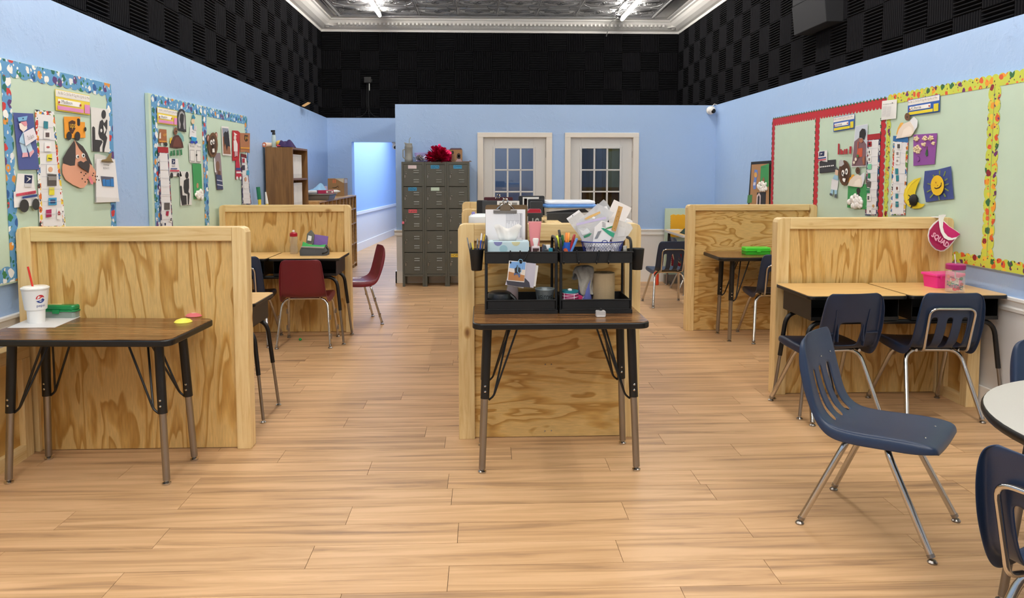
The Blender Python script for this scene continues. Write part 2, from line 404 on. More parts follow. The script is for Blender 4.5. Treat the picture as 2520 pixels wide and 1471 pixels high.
# black foam above: shell walls and every foam panel
FXL, FXR, FYB, FTOP = -2.63, 3.27, 12.52, 3.775
S = .305
def foam_mesh(name):
    n = 11; p = S / n; prof = [(0, 0)]
    for i in range(n):
        prof += [(i * p + .0015, .010), (i * p + p * .38, .042), (i * p + p * .62, .042), ((i + 1) * p - .0015, .010)]
    prof += [(S, 0)]
    mb = MB(); m = len(prof); e = .001
    vs = [(-S / 2 + e, y - S / 2, z) for y, z in prof] + [(S / 2 - e, y - S / 2, z) for y, z in prof]
    fs = [(i, i + 1, m + i + 1, m + i) for i in range(m - 1)] + [tuple(range(m - 1, -1, -1)), tuple(range(m, 2 * m))]
    return mb.add(vs, fs).mesh(name, FOAM)
FM = foam_mesh('foam_panel')
wul = struct('wall_left_upper', MB().box(FXL - .1, FXL, -3.4, 12.7, 2.2, 4.05), FOAM)
wur = struct('wall_right_upper', MB().box(FXR, FXR + .1, -3.4, 12.7, 2.2, 4.05), FOAM)
wub = struct('wall_back_upper', MB().box(FXL, FXR, FYB, FYB + .1, 2.2, 4.05), FOAM)
def foam(parent, origin, ex, ey, ez, horiz):
    if not horiz: ex, ey = ey, -ex
    M = Matrix.Identity(4)
    j = [random.uniform(-.012, .012) for _ in range(2)]
    ex2 = (ex + ey * j[0]).normalized(); ey2 = ez.cross(ex2)
    for i in range(3): M[i][0] = ex2[i]; M[i][1] = ey2[i]; M[i][2] = ez[i]; M[i][3] = origin[i]
    o = bpy.data.objects.new('foam_panel', FM); C.objects.link(o); o.parent = parent; o.matrix_basis = M
ZV = Vector((0, 0, 1))
for r_ in range(5):
    z = FTOP - S * (r_ + .5)
    for c_ in range(30):
        yy = FYB - .04 - S * (c_ + .5)
        if yy < 3.6: continue
        d = random.uniform(0, .006)
        foam(wul, Vector((FXL + d, yy, z)), Vector((0, 1, 0)), ZV, Vector((1, 0, 0)), (r_ + c_) % 2 == 0)
        foam(wur, Vector((FXR - d, yy, z)), Vector((0, -1, 0)), ZV, Vector((-1, 0, 0)), (r_ + c_) % 2 == 1)
    for c_ in range(19):
        x = FXL + .05 + S * (c_ + .5)
        foam(wub, Vector((x, FYB, z)), Vector((1, 0, 0)), ZV, Vector((0, -1, 0)), (r_ + c_) % 2 == 0)

# pressed tin ceiling with cornice
TIN = mat('ACACAE', .26, .7, name='pressed_tin', bump=.1, bscale=12)
TINW = mat('D6D4D0', .45, .1, name='cornice_paint')
CZ = 3.965
ceil = struct('ceiling', MB().box(-2.8, 3.45, -3.6, 12.75, CZ, CZ + .1), TIN)
T = .61
def tile_mesh():
    mb = MB(); h = T / 2 - .004
    def rib(pts, r=.006): mb.tube([(x, y, -.002) for x, y in pts], r * 1.5, 5, False)
    mb.box(-h, h, -h, h, -.004, .0)
    for a in (h - .006, h - .03): rib([(-a, -a), (a, -a), (a, a), (-a, a), (-a, -a)], .008 if a > h - .02 else .004)
    for sx in (-1, 1):
        for sy in (-1, 1):
            rib([(sx * (h - .03) * math.cos(R(a)) - sx * 0, sy * (h - .03) * math.sin(R(a))) for a in range(0, 91, 15)], .005)
            rib([(sx * h - sx * .15 * math.cos(R(a)), sy * h - sy * .15 * math.sin(R(a))) for a in range(0, 91, 15)], .006)
            rib([(sx * (.03 + .012 * t * math.cos(t * 1.3)) + sx * .02 * t, sy * (.02 + .05 * math.sin(t * .8))) for t in range(0, 8)], .005)
    for rr in (.05, .10): rib([(rr * (1 + .25 * math.cos(4 * R(a))) * math.cos(R(a)), rr * (1 + .25 * math.cos(4 * R(a))) * math.sin(R(a))) for a in range(0, 361, 18)], .006)
    for a in range(0, 360, 45): rib([(.02 * math.cos(R(a)), .02 * math.sin(R(a))), (.06 * math.cos(R(a + 14)), .06 * math.sin(R(a + 14))), (.09 * math.cos(R(a)), .09 * math.sin(R(a)))], .005)
    me = mb.mesh('ceiling_tile', TIN)
    me.polygons.foreach_set('use_smooth', [True] * len(me.polygons)); return me
TM = tile_mesh()
IX0, IX1, IY1 = -2.2, 2.68, 12.1
for r_ in range(5):
    for c_ in range(8):
        o = bpy.data.objects.new('ceiling_tile', TM); C.objects.link(o); o.parent = ceil
        o.location = (IX0 + T * (c_ + .5), IY1 - T * (r_ + .5), CZ)
fr = MB()
for z_, r_ in ((-.01, .022), (-.004, .012)):
    o_ = 0 if r_ > .02 else .05
    fr.tube([(IX0 - .02 - o_, 2, CZ + z_), (IX0 - .02 - o_, IY1 + .02 + o_, CZ + z_), (IX1 + .02 + o_, IY1 + .02 + o_, CZ + z_), (IX1 + .02 + o_, 2, CZ + z_)], r_, 6)
struct('trim_7', fr, TIN, smooth=True)
prof = [(0, 3.765), (.05, 3.765), (.055, 3.79), (.06, 3.80), (.10, 3.81), (.16, 3.84), (.20, 3.875), (.225, 3.915), (.25, 3.925), (.255, 3.945), (.30, 3.95), (.31, CZ), (0, CZ)]
cn = MB().prism([(FXL + a, -3.4, z) for a, z in prof], (0, 15.9, 0)); struct('trim_8', cn, TINW)
cn = MB().prism([(FXR - a, -3.4, z) for a, z in prof], (0, 15.9, 0)); struct('trim_9', cn, TINW)
cnb = struct('trim_10', MB().prism([(FXL, FYB - a, z) for a, z in prof], (FXR - FXL, 0, 0)), TINW)
dn = MB(); x = FXL + .35
while x < FXR - .35:
    dn.box(x, x + .028, FYB - .215, FYB - .165, 3.845, 3.885, ); dn.ball((x + .014, FYB - .135, 3.835), .012, n=6, m=4); x += .065
tag(dn.build('dentil_ornament', TINW, cnb), kind='stuff')
for x in (FXL + .16, FXR - .16):
    rb = MB().ball((x, FYB - .16, 3.86), .06, .06, .05).lathe([(.10, -.01), (.11, 0), (.10, .012)], 12, (x, FYB - .15, 3.84))
    struct('corner_rosette', rb, TINW, cnb, smooth=True)
# LED strip lights along the room
TUBE = mat('FFF9F0', .5, name='lit_tube', emit=TUBE_POWER)
for x, y1, lab in ((-1.56, 11.85, 'long lit strip light on the tin ceiling, above the side with the blue-bordered boards'),
                   (2.2, 12.0, 'long lit strip light on the tin ceiling, above the side with the yellow-bordered board')):
    t = thing('strip_light', lab, 'ceiling light', (x, y1, 3.90), 0, 'strip lights on the ceiling')
    for k in range(6):
        a = -2.4 * k; b = a - 2.36
        MB().box(-.02, .02, b, a, .022, .05).build('housing', WHITE, t)
        MB().tube([(0, b, 0), (0, a, 0)], .026, 10).build('tube', TUBE, t, smooth=True)
    MB().ball((0, 0, 0), .027, n=8, m=6).box(-.012, .012, -.02, .02, .01, .055).build('end_cap', mat('E4D8A8', .4), t)
tag(MB().tube(bend([(2.14, 12.03, 3.93), (2.05, 12.2, 3.9), (2.03, 12.28, 3.80), (2.03, 12.46, 3.72)], .1), .008, 6).build('power_cable', mat('B0B0AE', .5), world=True), 'grey cable running from the strip light down over the cornice', 'cable')

# doors with glazed lights
def glazed_door(num, x0, x1, inner):
    f = MB(); o = .07
    fo = struct('door_%d' % num, MB().box(x0, x1, YB - .0, YB + .04, .01, 1.976 - 0), DOORW) if False else None
    X0, X1 = x0 + .02, x1 - .02; g0, g1 = X0 + .148, X1 - .165; t0, t1 = .35, 1.835
    lf = MB(); Y0, Y1 = YB + .03, YB + .07
    lf.box(X0, g0, Y0, Y1, .01, 1.976).box(g1, X1, Y0, Y1, .01, 1.976).box(g0, g1, Y0, Y1, t1, 1.976).box(g0, g1, Y0, Y1, .01, t0)
    d = struct('door_%d' % num, lf, DOORW, bevel=.003)
    fr = MB()
    for a, b in ((x0 - .065, x0 + .015), (x1 - .015, x1 + .065)): fr.box(a, b, YB - .022, YB, 0, 2.04)
    fr.box(x0 - .065, x1 + .065, YB - .024, YB, 1.978, 2.043)
    fr.box(x0, x0 + .018, YB, YB + .12, 0, 1.99).box(x1 - .018, x1, YB, YB + .12, 0, 1.99).box(x0, x1, YB, YB + .12, 1.976, 1.992)
    fr.build('door_frame', CREAM, d, bevel=.006)
    bd = MB(); e = .022
    bd.box(g0 - e, g0 + .006, Y0 - .014, Y0, t0 - e, t1 + e).box(g1 - .006, g1 + e, Y0 - .014, Y0, t0 - e, t1 + e).box(g0 + .006, g1 - .006, Y0 - .014, Y0, t1 - .006, t1 + e).box(g0 + .006, g1 - .006, Y0 - .014, Y0, t0 - e, t0 + .006)
    bd.build('glazing_bead', DOORW, d, bevel=.004)
    cwid = (g1 - g0) / 3; ch = (t1 - t0) / 5
    for i in (1, 2): MB().box(g0 + cwid * i - .012, g0 + cwid * i + .012, Y0 - .012, Y0 + .02, t0, t1).build('muntin', DOORW, d, bevel=.004)
    for j in range(1, 5): MB().box(g0, g1, Y0 - .012, Y0 + .02, t0 + ch * j - .01, t0 + ch * j + .01).build('muntin', DOORW, d, bevel=.004)
    for i in range(3):
        for j in range(5): MB().box(g0 + cwid * i + .012, g0 + cwid * (i + 1) - .012, Y0 + .004, Y0 + .008, t0 + ch * j + .01, t0 + ch * (j + 1) - .01).build('pane', inner, d)
    MB().ball((X0 + .06, Y0 - .05, .92), .028).tube([(X0 + .06, Y0, .92), (X0 + .06, Y0 - .04, .92)], .012).build('door_handle', STEEL, d, smooth=True)
    for z in (.25, 1.0, 1.75): MB().tube([(X1 + .004, Y0 - .006, z - .045), (X1 + .004, Y0 - .006, z + .045)], .006).build('hinge', STEEL, d)
glazed_door(1, D1[0], D1[1], PANE); glazed_door(2, D2[0], D2[1], glass_mat('dark_window_glass', 'AEB6C0', .05))
# what shows dimly through the second door: hanging drapes and a wooden bench
for x0, n in ((1.55, 9), (1.78, 9), (2.06, 5)):
    mb = MB(); pts = [(x0 + .018 * k, 11.2 + .03 * (k % 2)) for k in range(n)]
    mb.prism([(x, y, .45) for x, y in pts] + [(x, y + .02, .45) for x, y in reversed(pts)], (0, 0, 1.9))
    tag(mb.build('office_drape', mat('8A7A66', .8), world=True), 'pale drape hanging inside the dark office, behind the glass door, %s' % {1.55: 'first from the hinge-free side', 1.78: 'middle one of three', 2.06: 'narrowest one'}[x0], 'curtain', 'drapes inside the dark office')
t = thing('office_bench', 'dark wooden bench inside the dark office behind the glass door', 'bench', (1.75, 11.0, 0))
MB().box(-.5, .5, -.2, .2, .96, 1.0).build('bench_top', grain_mat('dark_oak', '5A4228', '4A3620', '382814', 14, .5), t)
for sx in (-1, 1): MB().box(sx * .46 - .03, sx * .46 + .03, -.18, .18, 0, .96).build('leg', mat('4A3620', .6), t)

# security cameras
def dome_cam(name, label, loc, dirn):
    t = thing(name, label, 'camera', loc)
    mb = MB().lathe([(.055, 0), (.058, .012), (.05, .03), (.03, .04)], 16)
    o = mb.build('base', WHITE, t, smooth=True); q = Vector(dirn).to_track_quat('Z', 'Y'); o.rotation_mode = 'QUATERNION'; o.rotation_quaternion = q
    b = MB().ball((0, 0, .07), .052, n=16, m=10).build('ball_housing', WHITE, t, smooth=True); b.rotation_mode = 'QUATERNION'; b.rotation_quaternion = q
    l = Vector(dirn) * .07 + Vector((.01, -.030, -.012))
    MB().ball((l.x, l.y - .002, l.z), .034, .026, .034, 12, 8).build('lens', mat('0A0A0C', .15), t, smooth=True)
dome_cam('security_camera', 'white ball security camera in the corner of the blue back wall', at_y(1748, 272, YB - .012) + Vector((0, 0, .0)), (0, -1, 0))
dome_cam('security_camera', 'small white security camera under the corridor opening lintel', Vector((-1.42, 12.5, 2.0)), (0, 0, -1))
tag(MB().tube([tuple(at_y(1752, 262, YB - .02)), tuple(at_y(1758, 256, YB - .02)), tuple(at_y(1766, 258, YB - .03)), tuple(at_y(1764, 268, YB + .0))], .005, 5).build('camera_cable', WHITE, world=True), 'thin white cable behind the corner security camera', 'cable')
p = at_y(905, 198, FYB - .10)
t = thing('junction_box', 'black junction box with hanging cables on the foam wall', 'electrical box', p)
MB().box(-.055, .055, -.04, .03, -.04, .055).box(.055, .07, -.02, .02, -.02, .02).build('box', BLACKP, t, bevel=.004)
MB().box(.02, .03, -.02, .02, -.16, -.05).build('pale_tab', mat('B8B8B4', .5), t)
for dx, e in ((-.012, -.10), (.008, .01), (.02, .09)):
    MB().tube(bend([(dx, -.01, -.04), (dx - .01, -.012, -.35), (dx, -.02, -.5), (dx + e, -.02, -.58), (dx + e * 1.8, -.02, -.585)], .08), .005, 6).build('cable', mat('0E0E10', .5), t, smooth=True)
# boxed-in column on the foam wall
t = thing('column_cover', 'grey foam-covered column box jutting from the black foam wall', 'column', (3.05, 7.1, 2.85))
MB().box(0, .2, -.33, .36, .27, 1.1).build('upper_sheet', FOAMG, t, bevel=.01)
MB().prism([(0, -.335, .27), (.0, .37, .27), (.03, .37, .0), (.03, -.335, .0)], (.19, 0, 0)).build('lower_sheet', FOAMG, t, bevel=.006)
tag(MB().prism([(-2.48, 10.6, 2.415), (-2.44, 10.75, 2.47), (-2.40, 10.75, 2.46), (-2.44, 10.6, 2.405)], (.0, .06, .02)).build('wood_scrap', mat('B08A5A', .6), world=True), 'small scrap of wood lying on top of the blue wall', 'wood scrap')
# ================================================================ FURNITURE
def fillet_w(w, i, n, r, step): return w
def shell(style):
    """one-piece moulded seat shell; returns MB-like lists (grid with holes)"""
    if style == 'maroon':
        P = [(.235, .405, .185), (.232, .425, .195), (.215, .437, .20), (.15, .441, .205), (.05, .436, .205), (-.05, .428, .205), (-.13, .430, .20), (-.18, .445, .197), (-.208, .475, .194), (-.222, .515, .19),
             (-.235, .57, .187), (-.247, .62, .182), (-.258, .67, .177), (-.268, .71, .172), (-.276, .742, .166), (-.280, .76, .155), (-.282, .768, .13)]
    else:
        P = [(.245, .405, .165), (.242, .428, .185), (.225, .443, .20), (.16, .448, .208), (.06, .444, .208), (-.04, .436, .206), (-.12, .436, .202), (-.165, .448, .20), (-.195, .472, .198), (-.212, .50, .197), (-.224, .535, .196),
             (-.234, .575, .195), (-.244, .615, .193), (-.252, .645, .191), (-.262, .69, .187), (-.273, .735, .182), (-.281, .768, .174), (-.285, .785, .160), (-.287, .795, .135)]
    U = [-1.03, -1, -.93, -.78, -.56, -.37, -.20, -.09, .09, .20, .37, .56, .78, .93, 1, 1.03]
    vs = []; n = len(U); m = len(P)
    for j, (y, z, w) in enumerate(P):
        back = max(0, min(1, (z - .46) / .12))
        for u in U:
            d = .020 * back * max(0, 1 - u * u) - .0 # centre of the back dished away from the sitter
            q = Vector((max(-1.015, min(1.015, u)) * w, y, z)) + Vector((0, -d, 0))
            q.z += -.012 * (1 - back) * max(0, 1 - u * u) * .8
            if abs(u) > .99: # turned-down rim
                k_ = 1 if abs(u) > 1 else .12; q += (Vector((0, -.034, -.006)) * back * min(1, (m - 1 - j) / 4) + Vector((0, 0, -.050)) * (1 - back) * min(1, j / 3)) * k_
            vs.append(q)
    fs = []
    holes = set()
    if style == 'bow':
        for c in (4, 7, 10):
            for r in (7, 8, 9, 10, 11, 12): holes.add((r, c))
    elif style == 'hole':
        for c in (5, 6, 7, 8, 9):
            for r in (8, 9, 10, 11): holes.add((r, c))
    for j in range(m - 1):
        for i in range(n - 1):
            if (j, i) in holes: continue
            a = j * n + i; fs.append((a, a + 1, a + n + 1, a + n))
    return MB().add(vs, fs)
def make_chair(style, label, shellmat, name='school_chair', group='moulded school chairs'):
    t = thing(name, label, 'chair', (0, 0, 0), 0, group)
    s = shell(style).build('seat_shell', shellmat, t, smooth=180)
    if style != 'maroon':      # keep the openings square-ended under the subdivision
        bm = bmesh.new(); bm.from_mesh(s.data); cl = bm.edges.layers.float.new('crease_edge')
        xs = [v.co for v in bm.verts]; w_ = .165
        for e in bm.edges:
            if e.is_boundary and all(abs(v.co.x) < .15 and .44 < v.co.z < .70 for v in e.verts): e[cl] = .75
        bm.to_mesh(s.data); bm.free()
    so = s.modifiers.new('solid', 'SOLIDIFY'); so.thickness = .006; so.offset = 0
    sb = s.modifiers.new('subd', 'SUBSURF'); sb.levels = sb.render_levels = 2
    r = .0135 if style != 'maroon' else .011
    if style == 'maroon': rear = [(0, -.13, .415), (.19, -.13, .415), (.225, -.24, .02)]; front = [(0, .10, .415), (.19, .10, .415), (.22, .21, .02)]
    else: rear = [(0, -.085, .408), (.165, -.085, .408), (.225, -.255, .022)]; front = [(0, .045, .41), (.165, .045, .41), (.228, .245, .022)]
    for path in (rear, front):
        for sx in (-1, 1):
            pp = bend([(sx * a, b, c) for a, b, c in path], .085, 7)
            l = MB().tube(pp, r, 10).build('leg', CHROME, t, smooth=True)
            e = pp[-1]; d = (pp[-1] - pp[-2]).normalized()
            MB().tube([e - d * .012, e + d * .002], r + .0015, 10).lathe([(.010, .003), (.0175, 0), (.0185, .006), (.012, .013)], 10, (e.x + d.x * .01, e.y + d.y * .01, 0)).build('foot_glide', STEEL, l, smooth=True)
            if style == 'maroon':
                k = pp[-1] * .75 + pp[-2] * .25; k2 = pp[-1] * .25 + pp[-2] * .75
                g = MB()
                for q in (k, k2): g.box(q.x - .008 + sx * .012, q.x + .008 + sx * .012, q.y - .01, q.y + .01, q.z - .02, q.z + .02)
                g.build('ganging_clip', STEEL, l)
    for sx in (-1, 1): MB().tube([(sx * .13, -.15, .418), (sx * .13, .15, .428)], .010, 8).build('seat_rail', CHROME, t, smooth=True)
    rv = MB()
    if style == 'bow':
        for sx in (-1, 1): rv.ball((sx * .06, -.245, .70), .005, .004, .005, 6, 4).ball((sx * .09, .18, .441), .005, .005, .003, 6, 4)
        rv.build('rivet', CHROME, t)
        MB().tube(bend([(-.125, -.17, .424), (-.13, -.232, .432), (-.135, -.299, .70), (.135, -.299, .70), (.13, -.232, .432), (.125, -.17, .424)], .05, 6), .0085, 10).build('back_bow', CHROME, t, smooth=True)
    if style == 'hole':
        rb = MB()
        for x0, x1 in ((-.105, -.085), (.105, .085)):
            rb.prism([(x0 - .003, -.262, .70), (x0 + .003, -.262, .70), (x1 * 1.15 + .003, -.215, .47), (x1 * 1.15 - .003, -.215, .47)], (0, -.022, -.004))
        for sx in (-1, 1): rb.box(min(sx * .1, sx * .185), max(sx * .1, sx * .185), -.245, -.225, .545, .553)
        rb.box(-.09, .09, -.272, -.25, .645, .655).box(-.085, -.079, -.262, -.235, .50, .65).box(.079, .085, -.262, -.235, .50, .65)
        rb.build('back_rib', shellmat, t)
    return t
bowc = make_chair('bow', 'navy chair with chrome legs standing alone on the open floor, seat facing the round table', NAVY)
bowc.location = (1.70, 3.08, 0); bowc.rotation_euler = (0, 0, R(-132.5))
dup(bowc, (2.79, 4.60, 0), -3, 'navy chair with chrome bow at the double desk with the water jar')
dup(bowc, (1.66, 1.86, 0), -66, 'navy chair with chrome bow seen from behind, cut off at the round table')
dup(bowc, (2.41, 2.78, 0), 174, 'navy chair on the far side of the round table, mostly cut off')
dup(bowc, (2.62, 6.70, 0), -4, 'navy chair at the walnut table with the bright green pencil box')
k = dup(bowc, (2.10, 8.50, 0), 2, 'navy chair with open back slots near the two glass doors'); k.scale = (.94, .94, .94)
dup(bowc, (-2.08, 6.73, 0), 3, 'navy chair with chrome bow beside the maroon chair, half hidden by a plywood partition')
k = dup(bowc, (2.67, 9.48, 0), -90, 'small navy chair tucked under the corner table by the leaning green board'); k.scale = (.86, .86, .86)
hol = make_chair('hole', 'navy chair with a square opening in its back, at the double desk', NAVYD)
hol.location = (2.155, 4.60, 0); hol.rotation_euler = (0, 0, R(6))
mar = make_chair('maroon', 'maroon chair pulled up to the double desk with the lunch bag', MAROON, group='maroon chairs')
mar.location = (-1.54, 6.68, 0); mar.rotation_euler = (0, 0, R(2))
dup(mar, (-1.30, 7.58, 0), 110, 'maroon chair seen side-on in the aisle behind the plywood partition', 'maroon chairs')

def leg_set(t, x, y, sx, sy, top, chrome_z, splx, sply, r=.022, brace=True):
    """sleeve + insert + glide at one corner"""
    a = Vector((x, y, top)); b = Vector((x + sx * splx, y + sy * sply, .02)); d = (b - a)
    m = a + d * ((top - chrome_z) / (top - .02))
    l = MB().tube([a, m], r, 14).build('leg', BLACKM, t, smooth=True)
    MB().tube([m - d * .02, b], r * .78, 12).build('leg_insert', STEEL, l, smooth=True)
    MB().lathe([(.012, 0), (.021, .002), (.021, .008), (.010, .016), (.007, .03)], 12, (b.x, b.y, 0)).build('foot_glide', CHROME, l, smooth=True)
    q = a + d * ((top - chrome_z - .03) / top); sc_ = MB()
    for k in (0, .028): sc_.ball((q.x - sx * r * 0, q.y - r, q.z + k), .006, .003, .006, 8, 4)
    sc_.build('screw', CHROME, l)
    if brace:
        e = a + d * .52
        for ex, ey in ((-sx * .14, 0), (-sx * .11, -sy * .12)):
            MB().tube(bend([(e.x - sx * .02, e.y, e.z + .0), (e.x - sx * .045, e.y, e.z + .02), (x + ex * 1.1, y + ey * 1.1, top)], .02), .0055, 6).build('brace', BLACKM, t, smooth=True)
def activity_table(label, loc, rz, wx, wy, h, inset=(.08, .10), chrome_z=.33, splx=.03, sply=.05):
    t = thing('activity_table', label, 'table', loc, rz, 'walnut activity tables')
    p = rrect(-wx / 2, wx / 2, -wy / 2, wy / 2, .055, 6)
    MB().prism([(x, y, h - .034) for x, y in p], (0, 0, .031)).build('edge_band', EDGE, t, bevel=.006)
    p2 = rrect(-wx / 2 + .006, wx / 2 - .006, -wy / 2 + .006, wy / 2 - .006, .05, 6)
    MB().prism([(x, y, h - .006) for x, y in p2], (0, 0, .006)).build('tabletop', WALNUT, t)
    for sx in (-1, 1):
        for sy in (-1, 1): leg_set(t, sx * (wx / 2 - inset[0]), sy * (wy / 2 - inset[1]), sx, sy, h - .034, chrome_z, splx, sply)
    return t
TAH = .73
tabA = activity_table('walnut table with black edge holding the white soda cup', (-1.905, 3.79, 0), -3, .95, .53, TAH, (.12, .14), .345, .03, .03)
tabC = activity_table('walnut table with black edge holding the two black organizers', (.385, 3.885, 0), 0, .87, .555, .775, (.075, .12), .375, .03, .03)
tabF = activity_table('walnut table with the bright green pencil box, against a plywood partition', (2.53, 6.73, 0), 0, .93, .54, .765, (.15, .12), .37, .02, .02)

def student_desk(label, loc, rz, h=.765, wx=1.235, wy=.53):
    """double desk: two hinged tops over two open book boxes on one four-legged frame"""
    t = thing('student_desk', label, 'desk', loc, rz, 'tan-topped double desks')
    z1 = h - .024; z0 = z1 - .135; y0, y1 = -wy / 2 + .05, wy / 2 - .06; tw = wx / 2 - .006
    for sx in (-1, 1):
        c = sx * (wx / 4 + .002); hw = tw / 2
        p = [(c + x, y) for x, y in rrect(-hw, hw, -wy / 2, wy / 2, .035, 4)]
        e = MB().prism([(x, y, h - .024) for x, y in p], (0, 0, .021)).build('edge_band', EDGE, t, bevel=.004)
        MB().prism([(c + (x - c) * .988, y * .986, h - .005) for x, y in p], (0, 0, .005)).build('desktop', OAKTOP, t)
        a, b = c - hw + .035, c + hw - .035
        MB().box(a, b, y0, y1, z0, z0 + .004).box(a, a + .004, y0, y1, z0, z1).box(b - .004, b, y0, y1, z0, z1).box(a, b, y1 - .004, y1, z0, z1).box(a, b, y0 - .004, y0 + .004, z0, z0 + .022).build('book_box', BLACKM, t)
    bx = wx / 2 - .04
    for sy, yy in ((-1, y0 + .03), (1, y1 - .05)):
        for sx in (-1, 1):
            pp = bend([(0, yy, z0 - .014), (sx * (bx - .0), yy, z0 - .014), (sx * (bx + .03), yy + sy * .02, .30)], .09, 7)
            l = MB().tube(pp, .0145, 12).build('leg', BLACKM, t, smooth=True)
            a = pp[-1]; d = (pp[-1] - pp[-2]).normalized(); b = a + d * ((a.z - .02) / -d.z)
            MB().tube([a - d * .02, b], .0105, 10).build('leg_insert', STEEL, l, smooth=True)
            MB().lathe([(.010, 0), (.019, .002), (.019, .007), (.008, .016), (.006, .03)], 12, (b.x, b.y, 0)).build('foot_glide', CHROME, l, smooth=True)
    return t
dg1 = student_desk('tan-topped double desk with the hot pink box and the water jar', (2.567, 4.665, 0), 0)
db1 = dup(dg1, (-1.852, 6.80, 0), 0, 'tan-topped double desk with the grey lunch bag and the sports bottle')
da1 = dup(dg1, (-1.905, 4.66, 0), 180, 'tan-topped double desk tucked behind the nearest plywood partition')
da1.scale = (.92, .82, .96)

def partition(label, x0, x1, y, h, ply, rail=.085, stile=.075, th=.09, rz=0, both=True, seam=None):
    """plywood panel in a 2x4 pine frame, its front face at y"""
    wx = x1 - x0
    t = thing('plywood_partition', label, 'partition', ((x0 + x1) / 2, y, 0), rz, 'plywood study partitions')
    hx = wx / 2
    MB().box(-hx + stile, hx - stile, 0, th, h - rail, h).build('top_rail', PINE_X, t, bevel=.004)
    for sx in (-1, 1):
        a, b = (-hx, -hx + stile) if sx < 0 else (hx - stile, hx)
        r = .03; z = h
        pts = [(a, 0, 0), (b, 0, 0)] + ([(b, 0, h), (a + r, 0, h), (a + r * .3, 0, h - r * .3), (a, 0, h - r)] if sx < 0 else [(b, 0, h - r), (b - r * .3, 0, h - r * .3), (b - r, 0, h), (a, 0, h)])
        MB().prism(pts, (0, th, 0)).build('stile', PINE_Z, t, bevel=.003)
    if seam:
        s_ = seam - (x0 + x1) / 2
        MB().box(-hx + stile, s_ - .001, .022, .036, 0.004, h - rail).build('panel', ply, t)
        MB().box(s_ + .001, hx - stile, .022, .036, 0.004, h - rail).build('panel', ply, t)
    else: MB().box(-hx + stile, hx - stile, .022, .036, 0.004, h - rail).build('panel', ply, t)
    MB().box(-hx + stile, hx - stile, .036, th, 0, .06).build('bottom_rail', PINE_X, t)
    return t
partition('nearest plywood partition, behind the walnut table with the soda cup', -2.46, -1.262, 4.07, 1.212, PLY_V[0], .075)
partition('plywood partition behind the tan desk with the lunch bag', -2.44, -1.235, 7.10, 1.20, PLY_V[1], .062, .055, seam=-1.63)
midpart = partition('plywood partition behind the black organizers, with screw heads in its panel', -.135, .885, 4.172, 1.218, PLY_H, .095, .09)
partition('second plywood partition in the middle row, behind the stack of binders', -.16, .88, 5.86, 1.218, PLY_H2, .09, .08)
partition('third plywood partition of the middle row, with only its rail end showing', -.195, .86, 7.32, 1.218, PLY_V[2], .09, .08)
partition('plywood partition with wavy level grain behind the bright green pencil box', 1.93, 3.17, 7.03, 1.20, PLY_H2, .055, .075)
partition('plywood partition with the visor hung on its end, behind the pink box', 1.965, 3.17, 4.95, 1.20, PLY_V[2], .075, .085)
# spine panels between the middle partitions
for ya, yb, lab in ((4.27, 5.85, 'plywood spine panel running back from the partition behind the organizers'), (5.96, 7.31, 'plywood spine panel between the two farther middle partitions')):
    t = thing('plywood_partition', lab, 'partition', (.42, ya, 0), 0, 'plywood study partitions')
    L = yb - ya
    MB().box(-.045, .045, 0, L, 1.12, 1.21).build('top_rail', PINE_Y, t, bevel=.004)
    MB().box(-.012, .012, 0, L, 0, 1.12).build('panel', PLY_V[0], t)
    for a in (0, L - .08): MB().box(-.04, .04, a, a + .08, 0, 1.12).build('stile', PINE_Z, t)
# low panels along the side walls
def low_panel(lab, x, sgn, y0, y1, h):
    t = thing('low_plywood_panel', lab, 'panel', (x, (y0 + y1) / 2, 0)); L = (y1 - y0) / 2
    a, b = sorted((0, sgn * .08))
    MB().box(a, b, -L, L, h - .07, h).build('top_rail', PINE_Y, t, bevel=.004)
    for q in (-L, L - .07): MB().box(a, b, q, q + .07, 0, h - .07).build('stile', PINE_Z, t, bevel=.003)
    MB().box(a, b, -L + .07, L - .07, 0, .07).build('bottom_rail', PINE_Y, t)
    c, d = sorted((sgn * .05, sgn * .036))
    MB().box(c, d, -L + .07, L - .07, .07, h - .07).build('panel', PLY_V[1], t)
low_panel('low plywood panel along the wall beside the soda-cup table', XL + .017, 1, 2.2, 4.05, .60)
low_panel('low plywood panel on the white wainscot beside the double desk with the jar', XR - .027, -1, 4.63, 4.94, .60)
# round table
t = thing('round_table', 'large round table with pale grey top and black edge', 'table', (2.20, 2.10, 0))
MB().lathe([(.60, .70), (.615, .703), (.62, .712), (.62, .722), (.615, .730)], 72).build('edge_band', EDGE, t, smooth=True)
MB().lathe([(.612, .7285), (.613, .7315)], 72).build('tabletop', mat('B7B4AF', .4, mottle=.12, mscale=220, name='speckled_laminate'), t)
for sx in (-1, 1):
    for sy in (-1, 1): leg_set(t, sx * .33, sy * .33, sx, sy, .70, .36, .05, .05, .018, False)

